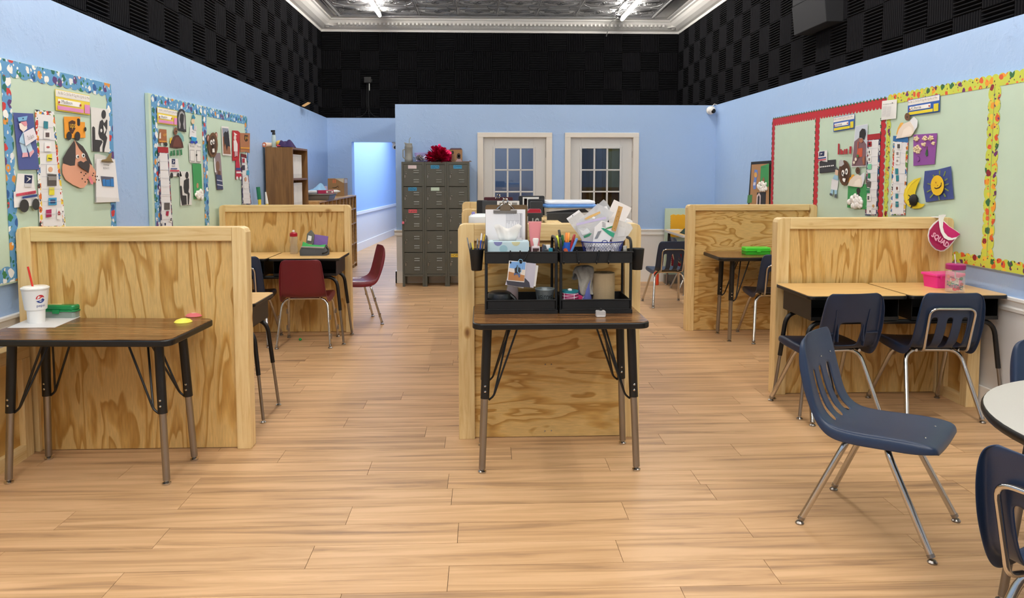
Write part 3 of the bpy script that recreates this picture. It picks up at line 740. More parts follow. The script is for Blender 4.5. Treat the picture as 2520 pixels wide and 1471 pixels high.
# lockers: three columns of five doors
LX, LY, LW = -1.055, 9.95, .2955
LVM = None
LNAMES = {(0, 0): ('D9C9CE', '', 'pale pink tag'), (1, 0): ('3E9CD0', 'ASHLYN', 'blue tag'), (2, 0): ('3E9CD0', 'JOHNNI', 'blue tag'), (0, 1): ('3E9CD0', 'DEENA', 'blue tag'), (1, 1): ('C2D8C8', '', 'pale green tag'),
          (0, 2): ('E0606A', 'Lynn', 'red tag'), (2, 4): ('E8C43A', 'HOPE', 'yellow tag')}
for c_ in range(3):
    lab = ('grey five-door locker column with a pink padlock, nearest the corridor', 'grey five-door locker column in the middle, under the red tinsel pom-pom', 'grey five-door locker column nearest the glass doors')[c_]
    t = thing('locker', lab, 'locker', (LX + LW * (c_ + .5), LY, 0), 0, 'grey lockers')
    hw = LW / 2 - .001; z0, z1 = .135, 1.643; D = .305
    b = MB().box(-hw, -hw + .025, 0, D, z0, z1).box(hw - .025, hw, 0, D, z0, z1).box(-hw + .025, hw - .025, 0, D - .01, z1 - .035, z1).box(-hw + .025, hw - .025, 0, D - .01, z0, z0 + .028).box(-hw + .025, hw - .025, D - .01, D, z0, z1)
    b.build('locker_body', GREYL, t, bevel=.002)
    for sx in (-1, 1):
        for yy in (0, D - .03): MB().box(sx * (hw - .03) - (.03 if sx < 0 else 0), sx * (hw - .03) + (.03 if sx > 0 else 0), yy, yy + .03, 0, z0).build('leg', GREYL, t)
    dz = (z1 - .035 - z0 - .028) / 5
    for r_ in range(5):
        top = z1 - .035 - dz * r_; bot = top - dz
        d = MB().box(-hw + .026, hw - .026, -.002, .012, bot + .004, top - .004).build('door', GREYL, t, bevel=.002)
        if LVM is None: LVM = MB().prism([(.01, -.002, .010), (.01, -.010, -.002), (.01, -.002, -.004)], (.07, 0, 0)).mesh('louvre', mat('74756F', .38))
        for zz in (.28, .38, .70, .80):
            lo = bpy.data.objects.new('louvre', LVM); C.objects.link(lo); lo.parent = d; lo.location = (0, 0, top - dz * zz)
        MB().box(-hw + .040, -hw + .052, -.014, -.001, top - dz * .60, top - dz * .48).ball((-hw + .060, -.006, top - dz * .42), .009, .006, .009, 8, 5).ball((-hw + .060, -.004, top - dz * .33), .004, .004, .004, 6, 4).ball((-hw + .060, -.004, top - dz * .53), .004, .004, .004, 6, 4).build('latch', STEEL, d, smooth=True)
        if (c_, r_) in LNAMES:
            col, s_, nm = LNAMES[(c_, r_)]
            tx = -.005 if r_ < 4 else .06; tz = top - .032
            if (c_, r_) == (2, 4): tz = top - .04; tx = -.045
            n = MB().box(tx - .055, tx + .055, -.0045, -.0025, tz - .022, tz + .022).build('name_tag', mat(col, .6), d); n['label'] = nm + ' on the locker door'
            if s_: text(s_, (tx - .048, -.0046, tz + .016), (tx + .048, -.0046, tz + .016), (tx + .048, -.0046, tz - .016), (tx - .048, -.0046, tz - .016), mat('14243C', .6), d, lift=(0, -.0006, 0), world=False)
pl = thing('padlock', 'small pink padlock hanging on the locker nearest the corridor', 'padlock', tuple(at_y(992, 547, LY - .02)))
MB().box(-.015, .015, -.008, .008, -.022, .012).build('body', mat('E07088', .35), pl, bevel=.004)
MB().tube([(-.009, 0, .01)] + [(-.009 * math.cos(R(a)), 0, .02 + .012 * math.sin(R(a))) for a in range(0, 181, 30)] + [(.009, 0, .01)], .003, 6).build('shackle', CHROME, pl, smooth=True)

# bookcase and cubby unit along the left wall
t = thing('bookcase', 'tall brown bookcase filled with white binders', 'bookcase', (XL + .03, 8.75, 0))
BD, BW, BH = .31, .74, 1.79
MB().box(0, BD, 0, .02, 0, BH).build('side_panel', BROWNW, t, bevel=.001); MB().box(0, BD, BW - .02, BW, 0, BH).build('side_panel', BROWNW, t, bevel=.001)
MB().box(0, BD, .02, BW - .02, BH - .022, BH).build('top', BROWNW, t); MB().box(0, .008, .02, BW - .02, 0, BH).build('back_panel', BROWNW, t)
for z in (.08, .42, .76, 1.09, 1.425): MB().box(.008, BD - .005, .02, BW - .02, z - .011, z + .011).build('shelf', BROWNW, t)
def binder_row(z, n, where, y0, y1):
    proto = None
    for k in range(n):
        y = y0 + (y1 - y0) * (k + .5) / n; wd = (y1 - y0) / n * .92; hgt = .28
        if proto is None:
            proto = thing('white_binder', '', 'binder', (0, 0, 0), 0, 'white binders on the %s' % where)
            MB().box(-.12, .13, -wd / 2, wd / 2, 0, hgt).build('cover', mat('DAD9D6', .5), proto, bevel=.004)
            MB().box(.1302, .131, -wd * .3, wd * .3, .05, hgt - .03).build('spine_label', mat('F2F1EE', .6), proto)
            o = proto
        else: o = copy_tree(proto)
        o.location = (XL + .03 + .14, 8.75 + y, z + random.uniform(0, .0)); o['label'] = 'one of the upright white binders on the bookcase %s' % where
binder_row(1.436, 9, 'top shelf', .03, .60); binder_row(1.101, 9, 'second shelf', .03, .60); 
t = thing('cubby_unit', 'long low light-wood cubby unit under the corner, along the blue wall', 'cubby', (XL + .03, 9.52, 0))
CW = grain_mat('light_cubby_wood', 'C9A06A', 'BC9158', 'A87C44', 24, .45, 1)
UD, UL, UH = .44, 2.76, 1.142
MB().box(0, UD, 0, UL, UH - .02, UH).build('top', CW, t, bevel=.002); MB().box(0, .01, 0, UL, 0, UH - .02).build('back_panel', CW, t)
for z in (.06, .38, .70, .93): MB().box(.01, UD - .004, .0, UL, z - .009, z + .009).build('shelf', CW, t)
for k in range(11): MB().box(.01, UD, k * (UL - .02) / 10, k * (UL - .02) / 10 + .018, 0, UH - .02).build('divider', CW, t)
# ================================================================ THINGS ON THE FURNITURE
def V(*a): return Vector(a)
def on(px, py, z): return at_z(px, py, z)
def clear(col, a): return mat(col, .12, alpha=a)
# --- soda cup on the near table
def wrapper(c, prof):
    """returns f(u, z): point on a lathe surface, u = arc metres from the side facing the camera"""
    base = math.atan2(-c[1], -c[0])
    def rad(z):
        for (r0, z0), (r1, z1) in zip(prof, prof[1:]):
            if z0 <= z <= z1 and z1 > z0: return r0 + (r1 - r0) * (z - z0) / (z1 - z0)
        return prof[-1][0]
    def f(u, z, lift=.0008):
        r = rad(z) + lift; a = base + u / r
        return V(r * math.cos(a), r * math.sin(a), z)
    return f
def wrap_poly(f, pts, m, parent, name, lift=.0008):
    """thin printed patch following the round surface; pts in (u, z)"""
    u0, u1 = min(p[0] for p in pts), max(p[0] for p in pts); z0, z1 = min(p[1] for p in pts), max(p[1] for p in pts)
    return MB().prism([f(u, z, lift) for u, z in pts], tuple((f(0, (z0 + z1) / 2, 1) - f(0, (z0 + z1) / 2, 0)) * .0004)).build(name, m, parent)
def wrap_text(f, body, u0, u1, z0, z1, m, parent, lift=.001, slope=0):
    uv, fs = text_mesh(body)
    return MB().add([f(u0 + (u1 - u0) * u, z0 + (z1 - z0) * v + slope * u, lift) for u, v in uv], fs).build('lettering', m, parent)
c = on(90, 793, TAH)
t = thing('soda_cup', 'white foam soda cup with a red straw and round red and blue logo', 'cup', c)
prof = [(a_, b_ * .92) for a_, b_ in [(.038, 0), (.040, .004), (.042, .07), (.051, .078), (.062, .185), (.064, .187), (.066, .196), (.064, .200), (.058, .200)]]
MB().lathe(prof, 28).build('cup', mat('EEEEEC', .55), t, smooth=True)
MB().lathe([(.057, .184), (.058, .187), (.055, .189), (.001, .188)], 24).build('lid', mat('F4F4F4', .3), t, smooth=True)
MB().tube([(-.005, 0, .10), (-.012, 0, .190), (-.028, -.004, .29)], .005, 8).build('straw', mat('D6362C', .4), t, smooth=True)
f = wrapper(c, prof)
cz, cu, lr = .128, .022, .021
def disc_seg(a0, a1, bulge0, bulge1):
    return None
top = [(cu + lr * math.cos(R(a)), cz + lr * math.sin(R(a))) for a in range(15, 181, 15)] + [(cu - lr * .55, cz + .000), (cu - lr * .1, cz + .002), (cu + lr * .4, cz + .009)]
bot = [(cu + lr * math.cos(R(a)), cz + lr * math.sin(R(a))) for a in range(205, 346, 14)] + [(cu + lr * .55, cz + .002), (cu + lr * .1, cz - .006), (cu - lr * .4, cz - .009)]
wrap_poly(f, [(cu + (lr + .0015) * math.cos(R(a)), cz + (lr + .0015) * math.sin(R(a))) for a in range(0, 360, 15)], mat('F2F2F2', .5), t, 'logo_disc', .0006)
wrap_poly(f, top, mat('C8242C', .5), t, 'logo_red', .0012); wrap_poly(f, bot, mat('1E3E8C', .5), t, 'logo_blue', .0012)
wrap_text(f, 'pepsi', cu - .018, cu + .022, .083, .099, mat('1E3E8C', .5), t)
# --- green pencil box and paper
q = [on(18, 807, TAH), on(135, 806, TAH), on(199, 779, TAH), on(75, 783, TAH)]
tag(MB().prism([(p.x, p.y, TAH + .0005) for p in q], (0, 0, .0012)).build('white_paper', mat('DCDCDE', .5), world=True), 'white laminated sheet lying under the soda cup', 'paper')
def pencil_box(name, label, loc, rz, lidm, botm, wx=.205, wy=.125, h=.07):
    t = thing(name, label, 'pencil box', loc, rz)
    b = [(x, y) for x, y in rrect(-wx / 2 + .006, wx / 2 - .006, -wy / 2 + .006, wy / 2 - .006, .016)]
    MB().prism([(x, y, 0) for x, y in b], (0, 0, h * .52)).build('tray', botm, t, bevel=.004)
    p = rrect(-wx / 2, wx / 2, -wy / 2, wy / 2, .02)
    MB().prism([(x, y, h * .5) for x, y in p], (0, 0, h * .12)).build('lid_rim', lidm, t, bevel=.002)
    MB().prism([(x * .96, y * .94, h * .6) for x, y in p], (0, 0, h * .4)).build('lid', lidm, t, bevel=.008)
    MB().box(-.018, .018, -wy / 2 - .005, -wy / 2 + .002, h * .36, h * .66).build('latch', lidm, t, bevel=.002)
    return t
t = pencil_box('pencil_box', 'dark green pencil box with a clear base beside the soda cup', on(157, 778, TAH), -6, mat('1C8A4E', .25), clear('9FB0A8', .75))
MB().box(-.07, .01, -.035, .0, .0702, .0708).build('name_label', mat('E8DFA8', .6), t)
text('Jacob', (-.06, -.003, .0709), (.0, -.003, .0709), (.0, -.030, .0709), (-.06, -.030, .0709), mat('222222', .6), t, lift=(0, 0, .0004), world=False)
for px, py, col, cin, lab in ((451, 792, 'F2E95A', 'F6EE8C', 'yellow floppy marker disc on the corner of the walnut table'), (478, 777, 'E0737A', 'F0C8C8', 'pink floppy marker disc with a pale centre on the walnut table')):
    t = thing('marker_disc', lab, 'marker disc', on(px, py, TAH), 0, 'floppy marker discs')
    MB().lathe([(.044, 0), (.045, .002), (.034, .012), (.018, .017), (.016, .017)], 24).build('dome', mat(col, .5), t, smooth=True)
    MB().lathe([(.0158, .015), (.014, .018), (.001, .0185)], 16).build('centre', mat(cin, .5), t, smooth=True)

# --- two black organizers on the middle table
ZT = .775; YO = 3.84; OD = .27
def pxx(px, y): return at_y(px, 700, y).x
def pzz(py, y): return at_y(1280, py, y).z
def organizer(label, pa, pb):
    x0, x1 = pxx(pa, YO), pxx(pb, YO); W = x1 - x0
    t = thing('desk_organizer', label, 'organizer', ((x0 + x1) / 2, YO, ZT), 0, 'black two-tier organizers'); h = W / 2
    def tray(name, z0, z1, a):
        mb = MB().box(-a, a, .004, OD - .004, z0, z0 + .004).box(-a, a, 0, .006, z0, z1).box(-a, a, OD - .006, OD, z0, z1).box(-a, -a + .005, 0, OD, z0, z1).box(a - .005, a, 0, OD, z0, z1)
        mb.box(-a - .002, a + .002, -.003, .003, z1 - .006, z1 + .001)
        return mb.build(name, BLACKP, t, bevel=.0015)
    MB().box(-h, h, 0, OD, 0, .020).box(-h + .01, h - .01, -.002, .0, .020, .026).build('base', BLACKP, t, bevel=.003)
    tray('lower_tray', .026, .074, h - .012); tray('upper_tray', .262, .322, h)
    for sx in (-1, 1):
        a = sx * (h - .008)
        MB().tube(bend([(a, .014, .02), (a, .014, .385), (a, OD - .02, .385), (a, OD - .02, .02)], .05, 6), .0075, 8).build('side_frame', BLACKP, t, smooth=True)
    return t, x0, x1
og1, ox0, ox1 = organizer('black two-tier organizer with the tissue box and the hanging photos', 1193, 1373)
og2, ox2, ox3 = organizer('black two-tier organizer with the blue mesh basket and paper towel roll', 1377, 1557)
Z_UP = ZT + .267; Z_LO = ZT + .031
def hook(px, lab, tilt=0):
    x = pxx(px, YO); t = thing('hook', lab, 'hook', (x, YO - .004, ZT + .324), 0, 'small black hooks on the organizer rims')
    MB().tube([(tilt * .02, .012, -.012), (tilt * .02, .010, .003), (tilt * .02, -.003, .003), (0, -.004, -.035), (-tilt * .02, -.005, -.058), (-tilt * .02, -.017, -.062), (-tilt * .02, -.02, -.055)], .0035, 6).build('wire', BLACKM, t, smooth=True)
    MB().ball((-tilt * .02, -.02, -.052), .005).build('tip', BLACKM, t, smooth=True)
for px, tl, lab in ((1256, 0, 'bare black hook on the organizer rim below the tissue box'), (1280, 0, 'black hook from which the laminated photos hang'), (1292, 1.0, 'black hook twisted aslant beside the hanging photos'), (1386, 0, 'black hook on the organizer rim below the blue marker cup'),
        (1421, -.2, 'black hook between the marker cup and the mesh basket'), (1470, .4, 'slanted black hook on the rim below the middle of the mesh basket'), (1498, .3, 'last black hook on the rim, nearest the glue stick')): hook(px, lab, tl)
# hanging cups at the sides
def hang_cup(px0, px1, label, side):
    y = YO + .10; x0, x1 = pxx(px0, y), pxx(px1, y); r = .036
    cx = ox0 - .042 if side < 0 else ox3 + .042
    t = thing('hanging_cup', label, 'cup', (cx, y, ZT + .215), 0, 'black cups hung on the organizers')
    MB().lathe([(.026, 0), (.028, .003), (.038, .112), (.036, .113), (.034, .110), (.024, .006), (.001, .005)], 16, closed=False).build('cup', BLACKP, t, smooth=True)
    MB().box(-.012, .012, -.006, .006, 0, .008).build('clip', BLACKP, t).location = (-side * .038, 0, .105)
    return cx, y
hx, hy = hang_cup(1162, 1193, 'black cup full of pens hung on the organizer end, by the pale stile', -1)
hang_cup(1552, 1566, 'empty black cup hung on the end of the organizer with the mesh basket', 1)
def pen(x, y, z, dx, dy, L, col, tip, label):
    t = thing('pen', label, 'pen', (x, y, z), 0, 'pens in the hanging cup')
    d = V(dx, dy, 1).normalized()
    MB().tube([V(0, 0, 0), d * L * .8], .0042, 6).build('barrel', mat(col, .35), t, smooth=True)
    MB().tube([d * L * .8, d * L * .96, d * L], [.0042, .0035, .0015], 6).build('tip', mat(tip, .3), t, smooth=True)
for i, (dx, dy, L, col, tip, n) in enumerate(((-.20, .0, .17, '6A6C70', '8A8A8A', 'grey pen leaning outward in the hanging cup'), (-.10, -.1, .145, 'D8C23A', 'E8D860', 'short yellow pencil low in the hanging cup'),
        (.02, .1, .16, '55585C', '9A9A9A', 'dark grey pen upright in the hanging cup'), (.10, 0, .19, '3A56B8', 'E8E8E8', 'blue pen with a white end in the hanging cup'), (.16, .05, .185, '4A4C50', 'E8C020', 'tall pencil with a yellow end in the hanging cup'), (-.15, .12, .14, '303236', '707070', 'black pen at the back of the hanging cup'))):
    pen(hx + .08 * dx, hy + .08 * dy, ZT + .222, dx, dy, L, col, tip, n)
# tissue box
yb = YO + .035; x0, x1 = pxx(1199, yb), pxx(1302, yb); cx = (x0 + x1) / 2; W = (x1 - x0) / 2
t = thing('tissue_box', 'pale blue tissue box with spotted print and a tissue pulled up', 'tissue box', (cx, yb, Z_UP))
H_ = .104
MB().box(-W, W, 0, .115, 0, H_).build('carton', mat('BFD6DE', .5), t, bevel=.002)
MB().box(-W * .72, W * .72, .04, .07, H_, H_ + .0008).build('slot', mat('8FA0A8', .6), t)
def spot(u, z, r, col, half=0):
    pts = []
    for a in range(0, 360, 18):
        x, zz = u + r * math.cos(R(a)), z + r * math.sin(R(a)); pts.append((max(-W, min(W, x)), -.0004, max(.001, min(H_ - .001, zz))))
    MB().prism(pts, (0, -.0004, 0)).build('printed_spot', mat(col, .5), t)
for u, z, r, col in ((-.052, H_, .022, '7E82B4'), (-.024, .066, .021, '9CC2CC'), (.04, H_, .022, 'C9C8A0'), (.062, .03, .025, 'E4E0D2'), (.022, .01, .03, 'A9BEC2'), (-.085, .008, .02, 'A4B8BE')): spot(u, z, r, col)
mb = MB(); vs = []; N, M_ = 12, 5
for j in range(M_):
    for i in range(N):
        u = i / (N - 1) - .5; v = j / (M_ - 1); wd = .085 + .06 * v
        vs.append((u * wd, .055 + .018 * math.sin(u * 14 + v * 2) * v, H_ + .075 * v - .012 * v * math.cos(u * 9)))
mb.add(vs, [(j * N + i, j * N + i + 1, (j + 1) * N + i + 1, (j + 1) * N + i) for j in range(M_ - 1) for i in range(N - 1)])
o = mb.build('tissue', mat('EDEBE7', .8, alpha=.9), t, smooth=180); m = o.modifiers.new('s', 'SOLIDIFY'); m.thickness = .0008
# clipboard standing behind the tissue box
yc = YO + .19; x0, x1 = pxx(1195, yc), pxx(1298, yc); cx = (x0 + x1) / 2; W = (x1 - x0) / 2
z1 = pzz(504, yc); hh = z1 - Z_UP
t = thing('clipboard', 'brown clipboard with a white form standing behind the tissue box', 'clipboard', (cx, yc, Z_UP)); 
MB().prism([(x, 0, z) for x, z in rrect(-W, W, 0, hh, .012)], (0, .004, 0)).build('board', mat('6E5638', .5, mottle=.3, mscale=200), t)
MB().box(-W + .001, W - .012, -.003, -.0005, .0, hh - .024).build('paper_sheet', mat('ECEBEE', .6), t)
tb = MB(); gx0, gz0 = -.002, hh - .205
for k in range(9): tb.box(gx0 + k * .010, gx0 + k * .010 + .0011, -.0038, -.003, gz0 + .03, hh - .045)
tb.box(gx0 + .084, gx0 + .086, -.0038, -.003, gz0, hh - .045); tb.box(gx0, gx0 + .086, -.0038, -.003, hh - .046, hh - .045).box(gx0, gx0 + .07, -.0038, -.003, gz0 + .12, gz0 + .121)
for k in range(8): tb.box(gx0 + k * .010 + .004, gx0 + k * .010 + .0058, -.0038, -.003, hh - .05 - random.uniform(.03, .055), hh - .05)
tb.build('printed_table', mat('9A9AA2', .6), t); MB().box(gx0 + .074, gx0 + .082, -.0036, -.003, gz0 + .03, hh - .045).build('grey_column', mat('B4B4BA', .6), t)
MB().box(-.07, .055, -.010, -.004, hh - .045, hh - .026).build('clip_jaw', STEEL, t, bevel=.002)
MB().prism([(-.035, -.012, hh - .03), (.022, -.012, hh - .03), (.020, -.012, hh + .012), (-.033, -.012, hh + .012)], (0, .008, 0)).build('clip_plate', mat('8C7C68', .3, .8), t, bevel=.002)
MB().tube([(-.02 + .012 * math.cos(R(a)) + .014, -.012, hh + .02 + .013 * math.sin(R(a))) for a in range(0, 361, 30)], .005, 8).build('clip_ring', CHROME, t, smooth=True)
MB().tube(bend([(-.052, -.01, hh - .022), (-.035, -.014, hh - .005), (-.02, -.014, hh + .006)], .01), .003, 6).tube(bend([(.042, -.01, hh - .022), (.025, -.014, hh - .005), (.01, -.014, hh + .006)], .01), .003, 6).build('clip_spring', CHROME, t, smooth=True)
# lotion tube, hand gel, stapler, eraser
yl = YO + .12
x0 = pxx(1316, yl); t = thing('lotion_tube', 'pink squeeze tube standing upright beside the tissue box', 'tube', (x0, yl, Z_UP))
z1 = pzz(545, yl) - Z_UP; vs = []; fs = []
for j in range(7):
    v = j / 6; a = .020 + .014 * v; b = .019 * (1 - v) + .0015
    for k in range(16): vs.append((a * math.cos(2 * PI * k / 16), b * math.sin(2 * PI * k / 16), .02 + (z1 - .02) * v))
for j in range(6):
    for k in range(16): fs.append((j * 16 + k, j * 16 + (k + 1) % 16, (j + 1) * 16 + (k + 1) % 16, (j + 1) * 16 + k))
fs.append(tuple(range(96, 112)))
MB().add(vs, fs).build('tube_body', mat('D9868A', .35), t, smooth=True); MB().lathe([(.016, 0), (.018, .002), (.018, .02), (.016, .021)], 14).build('cap', mat('E4A8AA', .4), t, smooth=True)
MB().box(-.0345, .0345, -.0018, .0018, z1 - .008, z1 + .001).build('crimp', mat('E0989A', .35), t)
yg = YO + .04
t = thing('hand_gel_bottle', 'small clear gel bottle with white cap and dark label', 'bottle', (pxx(1318, yg), yg, Z_UP))
MB().prism([(x, -.012, z) for x, z in rrect(-.022, .022, 0, .082, .008)], (0, .024, 0)).build('bottle', clear('E8DDE0', .6), t, bevel=.005)
MB().box(-.016, .016, -.0135, -.0125, .012, .07).build('label_patch', mat('3A1E1E', .5), t)
MB().tube([(-.012, -.0142, .03), (.004, -.0142, .045), (.013, -.0142, .058)], .0022, 5).build('label_sketch', mat('B89A80', .5), t)
MB().lathe([(.010, .080), (.010, .088), (.016, .112), (.015, .120), (.012, .121)], 14).build('cap', mat('F0EEEC', .4), t, smooth=True)
t = thing('stapler', 'small dark grey stapler standing at the end of the tray', 'stapler', (pxx(1341, yg), yg, Z_UP))
MB().prism([(-.014, 0, 0), (.012, 0, 0), (.012, 0, .06), (.004, 0, .085), (-.010, 0, .088), (-.016, 0, .06)], (0, .05, 0)).build('body', mat('3C4650', .4), t, bevel=.004)
MB().box(-.002, .016, -.002, .04, .058, .064).build('jaw', STEEL, t)
t = thing('eraser', 'white and teal block eraser beside the stapler', 'eraser', (pxx(1355, yg), yg, Z_UP))
MB().box(-.010, .010, -.004, .01, .0, .05).build('white_end', mat('EDEDED', .6), t, bevel=.002); MB().box(-.0105, .0105, -.0045, .0105, .044, .070).build('sleeve', mat('2E8CA4', .5), t, bevel=.002)
tag(MB().box(-.012 + pxx(1349, yg), .012 + pxx(1349, yg), yg + .015, yg + .03, Z_UP, Z_UP + .085).build('white_carton', mat('EEEEEE', .5), bevel=.002, world=True), 'tiny white carton behind the teal eraser', 'box')
# blue cup with markers
ym = YO + .06; mx_ = pxx(1391, ym)
t = thing('marker_cup', 'blue plastic cup with an orange badge, full of markers', 'cup', (mx_, ym, Z_UP))
cp = [(.021, 0), (.022, .003), (.026, .098), (.024, .099), (.020, .005), (.001, .005)]
MB().lathe(cp, 18, closed=False).build('cup', mat('2C5FC0', .35), t, smooth=True)
f = wrapper((mx_, ym), cp[:3]); wrap_poly(f, [(-.017, .05), (-.009, .066), (0, .071), (.009, .066), (.017, .05), (.009, .034), (0, .028), (-.009, .034)], mat('D0603C', .5), t, 'badge')
wrap_text(f, 'Nabisco', -.012, .012, .044, .056, mat('F0E6E0', .5), t, .0016)
for dx, dy, L, col, cap, n in ((-.18, .1, .155, '1A1A1C', '101012', 'tall black marker in the blue cup'), (-.30, -.05, .13, 'C8D838', 'E0E850', 'yellow highlighter in the blue cup'), (-.12, -.15, .13, '2E7A34', '1E5A28', 'green marker in the blue cup'),
        (.02, -.1, .14, 'E8702A', 'F08A3C', 'orange marker in the blue cup'), (.12, .1, .138, 'F09038', 'F0A040', 'second orange marker in the blue cup, slightly lighter'), (.30, 0, .135, 'C0282C', 'A01C22', 'red marker in the blue cup'), (.42, -.1, .12, '6A9AE0', '6A9AE0', 'light blue marker in the blue cup')):
    t = thing('marker', n, 'marker', (mx_ + .03 * dx, ym + .03 * dy, Z_UP + .01), 0, 'markers in the blue cup')
    d = V(dx, dy, 1).normalized()
    MB().tube([V(0, 0, 0), d * L * .68], .0062, 8).build('barrel', mat(col, .35), t, smooth=True); MB().tube([d * L * .66, d * L * .98, d * L], [.0068, .0064, .004], 8).build('cap', mat(cap, .3), t, smooth=True)
# mesh basket with bags
yk = YO + .13; kx = pxx(1481, yk)
kz1 = pzz(594, yk) - Z_UP
t = thing('mesh_basket', 'dark blue wire mesh basket stuffed with plastic bags', 'basket', (kx, yk, Z_UP))
BLW = mat('24388C', .35, .3, name='blue_enamelled_wire')
def kr(z): return .088 + (.112 - .088) * z / kz1
mb = MB(); ns, nr = 44, 11
for s_ in (1, -1):
    for k in range(ns):
        pts = [(kr(kz1 * j / nr) * math.cos(2 * PI * (k + s_ * j * .5) / ns), kr(kz1 * j / nr) * .72 * math.sin(2 * PI * (k + s_ * j * .5) / ns), kz1 * j / nr) for j in range(nr + 1)]
        mb.tube(pts, .0008, 3, False)
tag(mb.build('wire_mesh', BLW, t), kind='stuff')
for z, r in ((0, .003), (kz1, .0032)): MB().tube([(kr(z) * math.cos(2 * PI * k / 32), kr(z) * .72 * math.sin(2 * PI * k / 32), z) for k in range(33)], r, 6).build('rim', BLW, t, smooth=True)
MB().tube([(-.014, -.083, kz1), (-.012, -.085, kz1 + .008), (0, -.086, kz1 + .013), (.012, -.085, kz1 + .008), (.014, -.083, kz1)], .0022, 6).build('handle_loop', BLW, t, smooth=True)
MB().lathe([(.086, 0), (.086, .002)], 24, sy=.72).build('bottom', mat('1E2E70', .5), t)
mb = MB(); rn = random.Random(11)
for k in range(60):
    a = rn.uniform(0, 6.28); r = rn.uniform(.02, .075); mb.prism([(kx + r * math.cos(a) + rn.uniform(-.03, .03), yk + .6 * r * math.sin(a) + rn.uniform(-.02, .02), Z_UP + rn.uniform(.006, kz1)) for q in range(4)], (0, .002, 0))
tag(mb.build('crumpled_wrappers', mat('E8E6E6', .5), world=True), 'crumpled white wrappers filling the inside of the mesh basket', 'wrappers', None, 'stuff')
S4 = 8.652  # scale of the working sketch of this corner, used only to size the pieces
def kp(x, y, yy): return at_y(1320 + x / S4, 470 + y / S4, yy)
def sheet(name, label, cat, pts, yy, m, layers=(), rip=.004, group=None, th=.0012):
    """a limp sheet standing in the basket, rippled; pts outline"""
    pts = [(1400 + (x - 1400) * .78, y + 170) if y >= 990 else (x, y) for x, y in pts]   # the foot of the sheet goes down into the basket
    P = [kp(x, y, yy) for x, y in pts]
    o = MB().prism(P, (0, th, 0)).build(name, m, world=True); tag(o, label, cat, group)
    n = len(pts)
    for nm, pp, mm, dy in layers:
        MB().prism([kp(x, y, yy - dy) for x, y in pp], (0, th * .7, 0)).build(nm, mm, o, world=True)
    return o
BAGS = 'plastic bags in the mesh basket'
F1 = mat('D8DADC', .16, alpha=.5, name='bag_film_a', bump=1.0, bscale=28); F2 = mat('E4E6EA', .14, alpha=.42, name='bag_film_b', bump=1.0, bscale=32); F3 = mat('E9E7E4', .2, alpha=.75, name='bag_film_c', bump=1.0, bscale=30)
sheet('plastic_bag', 'grey-tinted zip bag at the back of the basket, its corner highest', 'bag', [(1340, 260), (1435, 175), (1490, 230), (1570, 350), (1540, 500), (1300, 800), (1150, 780)], yk + .05, F1, [('fold', [(1440, 330), (1500, 320), (1530, 400), (1480, 390)], mat('F0F0F0', .3), .002)], group=BAGS)
sheet('plastic_bag', 'pale bag at the outer end of the basket with a small punched hole', 'bag', [(640, 585), (905, 400), (1040, 540), (900, 700), (980, 1040), (910, 950), (790, 790)], yk + .02, F3, [('hole', [(760, 520), (780, 515), (785, 530), (765, 537)], mat('222222', .6), .002), ('header', [(640, 585), (905, 400), (930, 440), (670, 620)], mat('F2F2F2', .4), .0015)], group=BAGS)
sheet('plastic_bag', 'clear zip bag with orange contents in the basket', 'bag', [(850, 680), (1310, 262), (1650, 460), (1480, 700), (1300, 1040), (960, 1030)], yk + .005, F2, [('orange_contents', [(1020, 590), (1120, 530), (1350, 430), (1365, 470), (1250, 530), (1060, 610)], mat('E2B872', .4), .002), ('white_tab', [(1185, 560), (1220, 538), (1255, 560), (1240, 590), (1195, 588)], mat('F4F4F4', .3), .003)], group=BAGS)
sheet('white_card', 'large white card sticking up at the back of the basket', 'card', [(1655, 180), (2030, 360), (1880, 650), (1700, 1000), (1560, 900), (1530, 450)], yk + .06, mat('EFE9E4', .5))
sheet('plastic_bag', 'zip bag with a lilac seal across the front of the basket', 'bag', [(845, 690), (1480, 540), (1490, 590), (1400, 800), (1280, 1045), (950, 1035), (900, 880)], yk - .02, F2, [('zip_seal', [(845, 690), (1475, 545), (1490, 590), (860, 735)], mat('C9C0E2', .35), .002), ('green_contents', [(1000, 960), (1130, 900), (1180, 900), (1130, 960), (1020, 1000)], mat('3E8A68', .4), .002), ('crumpled_film', [(900, 800), (1000, 850), (1080, 780), (1150, 860), (1100, 900), (980, 940)], mat('EEF0F2', .2, alpha=.8), .003)], group=BAGS)
sheet('white_envelope', 'white envelope with printed lines in the front of the basket', 'envelope', [(1390, 630), (1520, 660), (1640, 690), (1660, 850), (1520, 1040), (1130, 1010), (1240, 770)], yk - .035, mat('EAE8E8', .55), [('printed_line', [(1400, 660 + k * 28), (1480, 680 + k * 28), (1478, 688 + k * 28), (1398, 668 + k * 28)], mat('7A7A80', .6), .002) for k in range(4)] + [('green_strip', [(1380, 790), (1430, 785), (1670, 900), (1640, 990), (1540, 930)], mat('34A07E', .4), .003), ('green_strip', [(1500, 780), (1640, 735), (1640, 765), (1440, 820)], mat('3A9050', .4), .004), ('grey_strip', [(1310, 860), (1390, 840), (1300, 1010), (1240, 1010)], mat('8C9096', .4), .0025)])
sheet('plastic_bag', 'crumpled clear bag at the inner end of the basket, near the ruler', 'bag', [(1680, 700), (1760, 620), (2010, 700), (2055, 790), (1960, 940), (1850, 1030), (1640, 1040)], yk - .015, F3, [('fold', [(1740, 740), (1900, 800), (1870, 960), (1720, 980)], mat('F2F0EE', .3, alpha=.7), .002)], group=BAGS)
